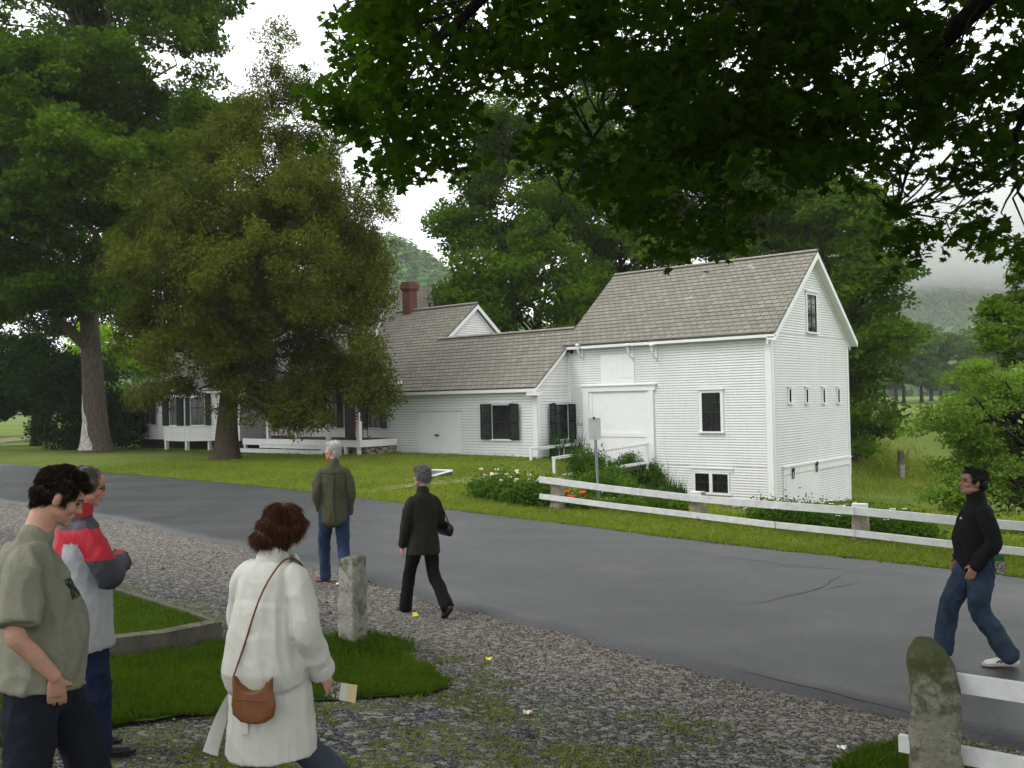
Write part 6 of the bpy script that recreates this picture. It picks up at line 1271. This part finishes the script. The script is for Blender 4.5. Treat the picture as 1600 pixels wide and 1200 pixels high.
# ------------------------------------------------------------------ the maple overhead
mx_, my_ = 6.9, 2.6
root = empty('roadside_maple', (mx_, my_, Gf(mx_, my_))); bz = Gf(mx_, my_); tag(root, 'dark overhanging maple boughs across the top of the view, trunk out of frame', 'tree')
rng = np.random.default_rng(77)
CAN = [(505,205),(512,150),(540,110),(528,60),(560,-10),(560,-60),(1700,-60),(1700,440),(1600,440),(1580,390),(1535,395),(1490,350),(1462,345),(1440,392),(1395,400),(1380,345),(1330,330),(1290,290),(1235,300),(1200,345),(1130,390),(1060,395),(1010,400),(985,380),(965,300),(930,310),(880,270),(850,290),(815,230),(800,190),(795,150),(770,130),(748,150),(742,190),(750,240),(738,268),(690,262),(665,285),(610,282),(560,272),(570,230),(548,222),(535,210)]
HOL = [(962,62,32,16),(1018,80,30,20),(1490,25,32,26),(1440,20,14,14),(1050,60,10,20),(1555,75,14,22),(580,215,18,12),(700,95,8,6),(1425,130,20,14)]
def cansample(n, y0, y1):
    px = rng.uniform(500, 1700, n); py = rng.uniform(-60, 440, n); k = inpoly(px, py, CAN)
    for hx, hy, a, c in HOL: k &= ((px-hx)/a)**2+((py-hy)/c)**2 > 1
    # thinner towards the upper right and the ends of the boughs
    th_ = 1-.38*((px > 1330) & (py < 360))-.55*((px > 760) & (px < 1000) & (py > 120))-.5*((px > 1000) & (py > 280))-.25*((px > 640) & (px < 760)); k &= rng.random(n) < th_
    return px[k], py[k], rng.uniform(y0, y1, k.sum())
cl = []
for (n, y0, y1) in ((480, 7.5, 10.5), (820, 10, 13.5)):
    px, py, Yd = cansample(n, y0, y1)
    for a, c, d in zip(px, py, Yd): cl.append(tuple(P(a, c, d)))
vis = np.array(cl)
# the rest of the crown: overhead and behind, outside the picture
ex = []
while len(ex) < 1300:
    q = rng.normal(size=3); q /= np.linalg.norm(q); q = q*rng.random()**.4*np.array([10.5, 11, 5.2])+np.array([5.0, 2.5, 7.6])
    if q[2] < 1.9: continue
    if q[1] > .5:
        pp = proj(q)
        if -150 < pp[0] < 1750 and -40 < pp[1] < 1300: continue
    elif q[2] < 2.6: continue
    ex.append(q)
ex = np.array(ex)
def clump_leaves(cs, r, per, ls, templ, name, seed):
    rng2 = np.random.default_rng(seed); n = len(cs); idx = np.repeat(np.arange(n), per); m = len(idx)
    off = rng2.normal(size=(m, 3))*np.array([.5, .5, .33])*r; Pn = cs[idx]+off; Nn = np.array([0,0,1.])*.8+rng2.normal(size=(m, 3))*.55; cr = rng2.random(n)
    return leaves(name, Pn-np.array([mx_, my_, bz]), Nn, ls*rng2.uniform(.65, 1.3, m), templ, M['leaf_near'], root, (0,0,0), rng2, .5*cr[idx]+.5*rng2.random(m))
clump_leaves(vis, .28, 34, .125, T_MAPLE, 'leafy_boughs', 1)
clump_leaves(ex, .62, 40, .20, T_MAPLE, 'crown', 2)
mb = MB(); O_ = Vector((mx_, my_, bz)); tp = Vector((mx_, my_, 2.4))
mb.tube([Vector((mx_,my_,bz-.2))-O_, Vector((mx_,my_,bz+.1))-O_, Vector((mx_,my_,bz+.6))-O_, Vector((mx_+.05,my_,-.4))-O_, tp-O_], [.85,.7,.55,.48,.45], 16)
limbs = [[tp, Vector((5.6,5.5,4.4)), P(1480,60,8.6), P(1440,190,10.5), P(1400,330,12)], [tp, Vector((5,4.6,5)), Vector((3.6,7,4.9)), P(1100,60,10), P(960,170,11.5), P(880,300,12.5)], [tp, Vector((4.2,4.5,5.2)), Vector((1.8,7,5.4)), P(760,-10,10), P(650,100,11), P(600,220,11.5)], [tp, Vector((6.5,6,4)), P(1640,120,8.5), P(1590,300,10.5)], [tp, Vector((2.5,1.5,6)), Vector((-2,.5,7))], [tp, Vector((8,-1.5,6)), Vector((11,-4,7.5))], [tp, Vector((6.6,2.6,8)), Vector((6.4,2.4,12))], [tp, Vector((4.5,6,5)), P(1240,30,9.5), P(1180,200,11), P(1130,330,12)]]
tips = []
for L in limbs:
    # smooth through the control points
    pts = []
    for i in range(len(L)-1):
        p0, p1, p2, p3 = L[max(i-1,0)], L[i], L[i+1], L[min(i+2,len(L)-1)]
        for k in range(6):
            u = k/6; pts.append(.5*((2*p1)+(p2-p0)*u+(2*p0-5*p1+4*p2-p3)*u*u+(3*p1-p0-3*p2+p3)*u**3))
    pts.append(L[-1]); n = len(pts); rad = [.20*(1-i/(n-1))**1.5+.012 for i in range(n)]
    mb.tube([q-O_ for q in pts], rad, 7); tips += pts[8:]
for i in rng.permutation(len(vis))[:260]:
    c = Vector(vis[i]); a = min(tips, key=lambda q: (q-c).length); limb(mb, a-O_, c-O_, .012, .003, rng, .05, 4, 4)
o = mb.build('trunk', M['bark_dark'], root, smooth=True)
# ------------------------------------------------------------------ fences, posts, sign, beds
def stonemat(name, a, b, lich, moss, zmoss):
    t = NT(name); o = t.obj(); n = t.noise(7, detail=8, rough=.7); col = t.ramp(n, [(.3, a), (.7, b)])
    sp = t.node('ShaderNodeSeparateXYZ'); t.l.new(o, sp.inputs[0])
    vo = t.node('ShaderNodeTexNoise', Scale=5.5, Detail=7, Roughness=.65); t.l.new(o, vo.inputs['Vector'])
    col = t.mix(t.math('MULTIPLY', t.thr(vo.outputs[0], .52, .60), .8), col, lich)
    n2 = t.noise(16, detail=6); hz = t.thr(t.math('ADD', sp.outputs[2], t.math('MULTIPLY', t.math('SUBTRACT', n2, .5), .9)), zmoss, zmoss+.35)
    col = t.mix(t.math('MULTIPLY', hz, .85), col, moss); col = t.mix(t.thr(t.noise(70), .62, .7), col, (.04,.04,.035))
    t.bump(t.noise(28, detail=8, rough=.7), .9, .02); M[name] = t.fin(col, .95, .1)
stonemat('granite_near', (.11,.11,.085), (.27,.26,.215), (.075,.078,.048), (.045,.055,.018), .52)
stonemat('granite_mid', (.16,.155,.13), (.34,.33,.29), (.10,.10,.075), (.07,.068,.03), .72)
stonemat('post_stone', (.13,.11,.085), (.34,.30,.24), (.20,.18,.14), (.12,.11,.07), 1.2)
def post(name, base, rz, wx, wy, h, taper, mat, parent=None, top='flat', seed=1, jagamt=.018, loc=None, seg=14, lean=(0,0)):
    rings = []; n = 20; rng = np.random.default_rng(seed); zs = [-.25]+list(np.linspace(0, h, seg))
    if top == 'point': zs = [-.25]+list(np.linspace(0, h*.78, seg))+[h*.84, h*.89, h*.94, h*.975, h]
    for z in zs:
        f = max(0, z/h); sc = 1-taper*f; off = 0
        if top == 'point' and f > .78: k = (f-.78)/.22; sc *= (1-k**2.2*.72); off = -.05*k
        if top == 'flat' and f > .97: sc *= .93
        r = []
        for i in range(n):
            a = 2*math.pi*i/n; c, s = math.cos(a), math.sin(a); e = .32; x = wx/2*sc*math.copysign(abs(c)**e, c); y = wy/2*sc*math.copysign(abs(s)**e, s)
            r.append(Vector((x+off+lean[0]*f, y+lean[1]*f, z+(.03*x/wx*(1 if f > .9 else 0)))))
        rings.append(r)
    mb = MB(); mb.loft(rings); o = mb.build(name, mat, parent, smooth=True); o.location = base if parent is None else (loc or (0,0,0)); o.rotation_euler.z = rz
    jag(o, jagamt, 7, seed); jag(o, jagamt*.4, 22, seed+3); return o
# middle granite post
q = on_ground(552, 1019); hpost = (1019-872)/F*q.y
o = post('granite_post', q, R(-38), .245, .20, hpost, .03, M['granite_mid'], seed=4, jagamt=.014); tag(o, 'upright granite post with a flat top and lichen, standing in grass left of the gravel', 'stone post')
o.data.materials[0] = M['granite_mid']
# large post and near rails
pb = P(1460, 1100, 5.5); gz = Gf(pb.x, pb.y)
fn = empty('near_fence', (pb.x, pb.y, gz), 0); tag(fn, 'nearest white two-rail fence section with its large mossy pointed granite post', 'fence')
top = P(1460, 997, 5.5).z
post('granite_post', None, R(-20), .285, .22, top-gz, .06, M['granite_near'], fn, 'point', 8, .02)
dr = Vector((.80, -.60, 0)).normalized()
for (y0, th) in ((1066, .108), (1178, .10)):
    z = P(1498, y0, 5.5).z-gz; a = Vector((0, .10, z))-dr*(.09 if y0 < 1100 else .165); b = a+dr*3.2; mb = MB(); mb.beam(a, b, .045, th); o = mb.build('rail', M['rail'] if 'rail' in M else M.setdefault('rail', simple('rail_paint', (.56,.57,.56), .7, .16, 7, .4, 40)), fn)
o = post('granite_post', None, R(-30), .26, .22, .92, .06, M['granite_near'], fn, 'flat', 12, .02, loc=tuple(dr*3.0+Vector((0,0,Gf(*(pb+dr*3.0).xy)-gz))))
# far fence
pp = [on_ground(872, 797), on_ground(1090, 815), on_ground(1345, 846)]
pp.append(pp[2]+(pp[2]-pp[1])*1.02); pp[3].z = Gf(pp[3].x, pp[3].y); pp.append(pp[3]+(pp[2]-pp[1])*1.02); pp[4].z = Gf(pp[4].x, pp[4].y)
fe = empty('roadside_fence', pp[0]); tag(fe, 'long white two-rail fence on rough stone posts along the far verge', 'fence')
tops = [P(872, 746, pp[0].y).z, P(1090, 769, pp[1].y).z, P(1345, 788, pp[2].y).z]; tops += [tops[2]-.03, tops[2]-.05]
for i, (p, tz) in enumerate(zip(pp, tops)):
    po = post('post', None, R(-40+8*i), .30-.02*(i == 0), .26, tz-p.z, .20, M['post_stone'], fe, 'flat', 30+i, .022, loc=tuple(p-pp[0]), lean=(.04 if i == 1 else 0, 0))
    if i >= 1:
        m = MB(); h = tz-p.z; m.box((-.125,-.115,h-.09),(.125,.115,h+.012)); co = m.build('painted_cap', M['rail'], po); jag(co, .008, 9, i)
d01 = (pp[1]-pp[0]).normalized()
up = [P(872, 749.5, pp[0].y-.1).z, P(1090, 778, pp[1].y-.1).z, P(1345, 798, pp[2].y-.1).z]; up += [up[2]-.03, up[2]-.05]
lo = [P(872, 776, pp[0].y-.1).z, P(1090, 804.5, pp[1].y-.1).z, P(1345, 833, pp[2].y-.1).z]; lo += [lo[2]-.03, lo[2]-.05]
for zs, th in ((up, .13), (lo, .11)):
    for i in range(4):
        dd = (pp[i+1]-pp[i]); dd.z = 0; dd.normalize(); nn_ = Vector((-dd.y, dd.x, 0))*(-.16); nn_ = nn_ if nn_.y < 0 else -nn_
        a = Vector((pp[i].x, pp[i].y, zs[i]))+nn_-pp[0]; b = Vector((pp[i+1].x, pp[i+1].y, zs[i+1]))+nn_-pp[0]
        if i == 0: a = a-dd*.36
        mb = MB(); mid = a.lerp(b, .5)-Vector((0,0,.012)); mb.beam(a+dd*.004, mid, .045, th); mb.beam(mid, b-dd*.004, .045, th); mb.build('rail', M['rail'], fe)
# sign seen from behind
q = on_ground(936, 796); sg = empty('road_sign', q, R(-14)); tag(sg, 'blank grey back of a small sign on a galvanized pole before the barn door', 'road sign')
ht = P(934, 652, q.y).z-q.z; k = q.y/F
mb = MB(); mb.tube([(0,0,-.2),(-.03,0,ht*.5),(-.055,0,ht-.02)], .030, 8); mb.build('pole', M['steel'], sg)
w2, h2 = 9.6*k, 34*k; c0 = ht-h2/2-.01; pts = []
for cx, cz, a0 in ((1,1,0),(-1,1,90),(-1,-1,180),(1,-1,270)):
    for j in range(5): a = R(a0+j*22.5); pts.append((cx*(w2-.03)+.03*math.cos(a)-.052, cz*(h2/2-.03)+.03*math.sin(a)+c0))
mb = MB(); mb.loft([[Vector((x, .03+.0, z)) for x, z in pts], [Vector((x, .038, z)) for x, z in pts]]); pl = mb.build('sign_plate', M['signback'], sg); pl.rotation_euler.z = 0
pl.location.y = -.075
mb = MB(); [mb.ell((-.052, -.05, c0+z), (.012,.006,.012), 8, 5) for z in (-.16, .19)]; mb.box((-.075,-.045,c0+h2/2-.03),(-.03,-.03,c0+h2/2+.02)); mb.build('bolt', M['iron'], pl, smooth=True)
for c_ in pl.children: c_.location.y = .01
# framed panel on the lawn
q = on_ground(678, 743); pn = empty('cellar_hatch', q, ANG+R(3)); tag(pn, 'low white-framed sloping hatch lying on the lawn near the double door', 'hatch')
mb = MB(); w, l, h0, h1 = .36, .42, .04, .13
for a, b in (((-w,-l,h0),(w,-l,h0)), ((-w,l,h1),(w,l,h1)), ((-w,-l,h0),(-w,l,h1)), ((w,-l,h0),(w,l,h1))): mb.beam(a, b, .06, .04)
mb.build('frame', M['white'], pn)
mb = MB(); mb.hexa([(-w,-l,-.05),(w,-l,-.05),(w,l,-.05),(-w,l,-.05)], [(-w,-l,h0-.01),(w,-l,h0-.01),(w,l,h1-.01),(-w,l,h1-.01)]); mb.build('mesh_panel', M['grey_trim'] if False else simple('dark_screen', (.06,.062,.065), .5, .2), pn)
# weathered posts in the far meadow
for i, (px, y0, y1, Y) in enumerate([(1405, 722, 704, 46), (1347, 716, 700, 50)]):
    q = P(px, 620, Y); g_ = Gf(q.x, Y); h = P(px, y1, Y).z-g_; o = post('meadow_post', Vector((q.x, Y, g_)), .3, .30, .25, max(h, .9), .1, M['granite_mid'], seed=50+i); tag(o, ['grey stone post standing in the long grass under the young apple trees','thin grey post in the long grass close to the barn wall'][i], 'post', 'old posts in the meadow')
# long grass band
rg2 = np.random.default_rng(17); n = 26000; x = rg2.uniform(13, 34, n); y = 47+rg2.normal(size=n)*2.4+ (x-20)*.15; x = x
blades('long_grass', None, 0, .26, .035, M['grass_verge'], 'band of uncut long grass across the meadow', 0, rg2, xy=(x, y), lean=.6)
# ---- planting
T_BL = np.array([(-.5,0,0),(0,-.10,0),(.5,0,-.10),(0,.10,0)])
def plantmass(name, pts, h, n, ls, mat, label, seed, rad=.5, blade=True, kind='stuff', cat='plants', flowers=None, per=60):
    """mounds of foliage standing on the ground at the given points"""
    rng = np.random.default_rng(seed); cs = []; rs = []
    for (x, y, r, hh) in pts:
        for _ in range(n):
            a = rng.uniform(0, 6.28); d = r*rng.random()**.5; X_ = x+d*math.cos(a); Y_ = y+d*math.sin(a); cs.append((X_, Y_, Gf(X_, Y_)+hh*rng.uniform(.1, 1)*(1-.35*(d/r)**2))); rs.append(rng.uniform(.10, .2))
    cs = np.array(cs); rs = np.array(rs); idx = np.repeat(np.arange(len(cs)), per); m = len(idx); off = rng.normal(size=(m, 3))*rs[idx][:, None]*.8
    Nn = rng.normal(size=(m, 3))*1+np.array([0,-.2,.5]); cr = rng.random(len(cs))
    o = leaves(name, cs[idx]+off, Nn, ls*rng.uniform(.6, 1.4, m), T_LEAF4, M[mat], None, (0,0,0), rng, .6*cr[idx]+.4*rng.random(m)); tag(o, label, cat, kind=kind); return o
def gpt(px, py, r, h): q = on_ground(px, py); return (q.x, q.y, r, h)
plantmass('bed_foliage', [gpt(915,750,.5,1.0), gpt(935,750,.45,.9), gpt(965,752,.5,.75), gpt(995,755,.5,.75), gpt(1020,758,.5,.75), gpt(1038,760,.4,.7), gpt(950,745,.7,.85), gpt(1000,747,.7,.8)], 1, 70, .085, 'leaf_bed', 'tall green perennials filling the bed in front of the barn door', 81)
xs = np.concatenate([np.full(500, 0)]); 
def tallblades(name, pts, n, h, wd, mat, label, seed, lean=.18):
    rng = np.random.default_rng(seed); X_ = []; Y_ = []
    for (x, y, r, hh) in pts: a = rng.uniform(0, 6.28, n); d = r*rng.random(n)**.5; X_.append(x+d*np.cos(a)); Y_.append(y+d*np.sin(a))
    return blades(name, None, 0, h, wd, M[mat], label, 0, rng, xy=(np.concatenate(X_), np.concatenate(Y_)), lean=lean)
tallblades('iris_leaves', [gpt(990,763,.5,0), gpt(1030,768,.5,0), gpt(950,760,.4,0), gpt(1055,772,.35,0)], 420, .5, .03, 'leaf_iris', 'dark sword-shaped leaves along the front of the bed', 82)
tallblades('wall_iris_leaves', [(*H(BL+.8, -.8).xy, .35, 0), (*H(BL+.5, -1.5).xy, .25, 0)], 160, .75, .03, 'leaf_iris', 'upright sword leaves against the wing wall below the shuttered window', 83)
tallblades('seed_stalks', [gpt(965,758,.6,0), gpt(1005,764,.6,0), gpt(1045,770,.3,0)], 36, 1.15, .012, 'leaf_bed', 'thin seed stalks standing above the bed', 84, .12)
plantmass('fence_foliage', [gpt(900,795,.25,.14), gpt(925,796,.25,.12), gpt(975,798,.3,.14), gpt(1010,801,.35,.2), gpt(1050,804,.35,.24), gpt(850,790,.3,.3)], 1, 22, .07, 'leaf_bed', 'low leafy plants along the foot of the fence', 85)
plantmass('fence_foliage', [gpt(1200+i*21,819+i*2.4,.3,.17) for i in range(12)], 1, 46, .07, 'leaf_bed', 'low dark ground cover under the fence in front of the barn corner', 86)
plantmass('lace_foliage', [gpt(1200+i*24,806+i*2.5,.4,.26) for i in range(10)], 1, 34, .05, 'leaf_bed', 'feathery green stems of the white wildflowers by the barn', 87)
plantmass('peony_foliage', [gpt(765,778,.5,.45), gpt(795,782,.55,.5), gpt(825,788,.55,.5), gpt(848,790,.4,.45)], 1, 50, .08, 'leaf_bed', 'green foliage of the pale flowering bushes left of the fence', 88)
def fmat(name, c): M[name] = simple(name, c, .8, .15, 20, 0, spec=.05)
fmat('petal_white', (.75,.76,.70)); fmat('petal_red', (.75,.07,.02)); fmat('petal_purple', (.10,.05,.22)); fmat('petal_cream', (.62,.50,.36)); fmat('petal_yellow', (.85,.70,.02))
def bloom(mb, c, r, kind, rng):
    c = Vector(c)
    if kind == 'umbel':
        for _ in range(9): a = rng.uniform(0, 6.28); d = r*rng.random()**.5; mb.ell(c+Vector((d*math.cos(a), d*math.sin(a), -.15*d*d/r)), (r*.28, r*.28, r*.12), 6, 4)
    else:
        for i in range(6):
            a = i*1.047+rng.uniform(0, .4); d = Vector((math.cos(a), math.sin(a), .5)); mb.ell(c+d*r*.45, (r*.5, r*.42, r*.48), 7, 5, Matrix.Rotation(a, 3, 'Z'))
rb = np.random.default_rng(5)
# white umbels: many small flowers -> individuals in a group
def flower(name, label, px, py, h, r, kind, mat, group, cat='flower', proto=None):
    q = on_ground(px, py)
    if proto is None:
        root = empty(name, q); mb = MB(); mb.tube([(0,0,-.05),(.02,.01,h*.5),(0,0,h)], .006, 5); mb.build('stem', M['leaf_bed'], root); mb = MB(); bloom(mb, (0,0,h), r, kind, rb); mb.build('blossom', M[mat], root, smooth=True)
    else: root = copy_tree(proto); root.location = q; root.rotation_euler.z = rb.uniform(0, 6); s_ = rb.uniform(.75, 1.15); root.scale = (s_, s_, s_)
    return tag(root, label, cat, group)
pr = flower('lace_flower', 'white lacy wildflower head among the greenery between barn and fence', 1215, 806, .42, .045, 'umbel', 'petal_white', 'white lace flowers by the barn corner')
for i in range(58):
    px = rb.uniform(1200, 1445); flower('lace_flower', 'white lacy wildflower head among the greenery between barn and fence', px, 818+(px-1200)*.10+rb.normal()*8, .5, .05, 'umbel', 'petal_white', 'white lace flowers by the barn corner', proto=pr)
pr = flower('peony_flower', 'cream and pink blossom on the bushes left of the fence end', 770, 776, .55, .06, 'cup', 'petal_cream', 'cream blossoms left of the fence')
for i in range(26): px = rb.uniform(752, 848); flower('peony_flower', 'cream and pink blossom on the bushes left of the fence end', px, 776+(px-752)*.13+rb.normal()*4, .5, .06, 'cup', 'petal_cream', 'cream blossoms left of the fence', proto=pr)
for i, (px, py, l) in enumerate([(886,795,'orange-red poppy nearest the left fence post'), (893,797,'lower orange-red poppy beside the left fence post'), (911,796,'orange-red poppy just left of the sign pole'), (1027,803,'bright red poppy at the front of the bed, alone right of the sign')]):
    flower('poppy', l, px, py, .34+.03*(i == 3)-.08*(i == 1), .085, 'cup', 'petal_red', 'red poppies behind the fence')
flower('iris_flower', 'purple iris bloom behind the upper fence rail right of the sign', 957, 790, .34, .06, 'cup', 'petal_purple', None)
for i in range(14): flower('small_flower', 'small white flower in the bed between the poppies', rb.uniform(885, 1010), rb.uniform(787, 798), .28, .03, 'umbel', 'petal_white', 'small white flowers in the bed', proto=None if i == 0 else sf) if i else None; sf = flower('small_flower', 'small white flower in the bed between the poppies', 895, 790, .28, .03, 'umbel', 'petal_white', 'small white flowers in the bed') if i == 0 else sf
# stones at the barn foot
for i, (px, py, s_) in enumerate([(1140,792,.22), (1158,794,.30), (1176,793,.22), (1192,796,.26), (1168,800,.2)]):
    q = on_ground(px, py); mb = MB(); mb.ell((0,0,.05), (s_, s_*.7, .09), 12, 8); o = mb.build('flat_stone', M['post_stone'], smooth=True); o.location = q; jag(o, .05, 6, i); tag(o, ['leftmost','broad second','middle','rightmost','low front'][i]+' flat stone heaped at the foot of the barn wall', 'stone', 'flat stones at the barn foot')
# small litter on the gravel: yellow leaf, pale leaf
def fallen(px, py, r, mat, label):
    q = on_ground(px, py); root_ = MB(); pts = [(r*(1 if k % 2 == 0 else .5)*math.cos(k*math.pi/5), r*(1 if k % 2 == 0 else .5)*math.sin(k*math.pi/5)) for k in range(10)]
    root_.loft([[Vector((x, y, .0)) for x, y in pts], [Vector((x, y, .004+.02*abs(x)/r)) for x, y in pts]]); o = root_.build('fallen_leaf', M[mat]); o.location = q+Vector((0,0,.035)); tag(o, label, 'leaf', 'fallen leaves on the gravel')
fallen(764, 1036, .035, 'petal_yellow', 'yellow fallen leaf on the gravel right of the grass strip')
fallen(824, 1121, .04, 'petal_cream', 'pale fallen leaf on the gravel near the bottom centre')
fallen(1316, 1177, .035, 'petal_white', 'small whitish leaf on the gravel left of the big granite post')
fallen(150, 1103, .03, 'petal_cream', 'pale tan leaf on the grass strip by the red-jacketed man')
# ------------------------------------------------------------------ damp air and hill fog
def volmat(name, dens, col):
    m = bpy.data.materials.new(name); m.use_nodes = True; n = m.node_tree.nodes; n.remove(n['Principled BSDF']); v = n.new('ShaderNodeVolumePrincipled'); v.inputs['Density'].default_value = dens; v.inputs['Color'].default_value = (*col, 1); v.inputs['Anisotropy'].default_value = 0
    m.node_tree.links.new(v.outputs[0], n['Material Output'].inputs['Volume']); return m
mb = MB(); mb.box((-900,-80,-14),(1500,1500,215)); o = mb.build('haze', volmat('haze_air', .00026, (.97,.985,1.0))); tag(o, 'pale damp haze filling the valley', 'haze', kind='stuff')
m = volmat('fog', .01, (1,1,1)); n = m.node_tree.nodes; l = m.node_tree.links; v = [x for x in n if x.type == 'PRINCIPLED_VOLUME'][0]
tc = n.new('ShaderNodeTexCoord'); nz = n.new('ShaderNodeTexNoise'); nz.inputs['Scale'].default_value = .011; nz.inputs['Detail'].default_value = 4; l.new(tc.outputs['Object'], nz.inputs[0]); sx = n.new('ShaderNodeSeparateXYZ'); l.new(tc.outputs['Object'], sx.inputs[0])
a = n.new('ShaderNodeMath'); a.operation = 'MULTIPLY_ADD'; l.new(nz.outputs[0], a.inputs[0]); a.inputs[1].default_value = 90; l.new(sx.outputs[2], a.inputs[2])
r = n.new('ShaderNodeMapRange'); l.new(a.outputs[0], r.inputs[0]); r.inputs[1].default_value = 118; r.inputs[2].default_value = 185; r.inputs[3].default_value = 0; r.inputs[4].default_value = .035; l.new(r.outputs[0], v.inputs['Density'])
mb = MB(); mb.box((180,640,40),(1000,900,213)); o = mb.build('fog_bank', m); tag(o, 'white low cloud hanging on the crest of the right hill', 'fog', kind='stuff')
# ------------------------------------------------------------------ light
world = bpy.data.worlds.new('World'); scene.world = world; world.use_nodes = True
wn = world.node_tree; bg = wn.nodes['Background']
sky = wn.nodes.new('ShaderNodeTexSky'); sky.sky_type = 'NISHITA'; sky.sun_disc = False
SUN_EL = R(52); SUN_AZ = R(-105)           # azimuth measured from +Y towards +X
sky.sun_elevation = SUN_EL; sky.sun_rotation = SUN_AZ; sky.altitude = 300; sky.dust_density = 6; sky.air_density = 1
# an even cloud deck over the clear sky
mx = wn.nodes.new('ShaderNodeMix'); mx.data_type = 'RGBA'; mx.inputs[0].default_value = .93
tc = wn.nodes.new('ShaderNodeTexCoord'); nz = wn.nodes.new('ShaderNodeTexNoise'); nz.inputs['Scale'].default_value = 1.6; nz.inputs['Detail'].default_value = 5
wn.links.new(tc.outputs['Generated'], nz.inputs['Vector']); rp = wn.nodes.new('ShaderNodeValToRGB'); wn.links.new(nz.outputs[0], rp.inputs[0])
CL = 13.2
rp.color_ramp.elements[0].color = (.90*CL,.925*CL,.945*CL,1); rp.color_ramp.elements[1].color = (1.0*CL,1.0*CL,1.0*CL,1); rp.color_ramp.elements[0].position = .3; rp.color_ramp.elements[1].position = .7
wn.links.new(sky.outputs[0], mx.inputs[6]); wn.links.new(rp.outputs[0], mx.inputs[7]); wn.links.new(mx.outputs[2], bg.inputs[0]); bg.inputs[1].default_value = .1
sd_ = bpy.data.lights.new('sun', 'SUN'); sd_.energy = 1.0; sd_.angle = R(25); sd_.color = (1, .97, .93)
so = bpy.data.objects.new('sun', sd_); C.objects.link(so)
dv = Vector((math.sin(SUN_AZ)*math.cos(SUN_EL), math.cos(SUN_AZ)*math.cos(SUN_EL), math.sin(SUN_EL)))
so.rotation_euler = dv.to_track_quat('Z', 'Y').to_euler(); so.location = (0,0,40)
scene.view_settings.view_transform = 'Standard'; scene.view_settings.look = 'None'; scene.view_settings.exposure = .68; scene.view_settings.gamma = 1
cy = scene.cycles; cy.max_bounces = 12; cy.diffuse_bounces = 3; cy.glossy_bounces = 2; cy.transmission_bounces = 3; cy.volume_bounces = 10; cy.transparent_max_bounces = 6; cy.caustics_reflective = False; cy.caustics_refractive = False
for o in list(C.objects):
    if o.parent is None: o.location.z += LIFT
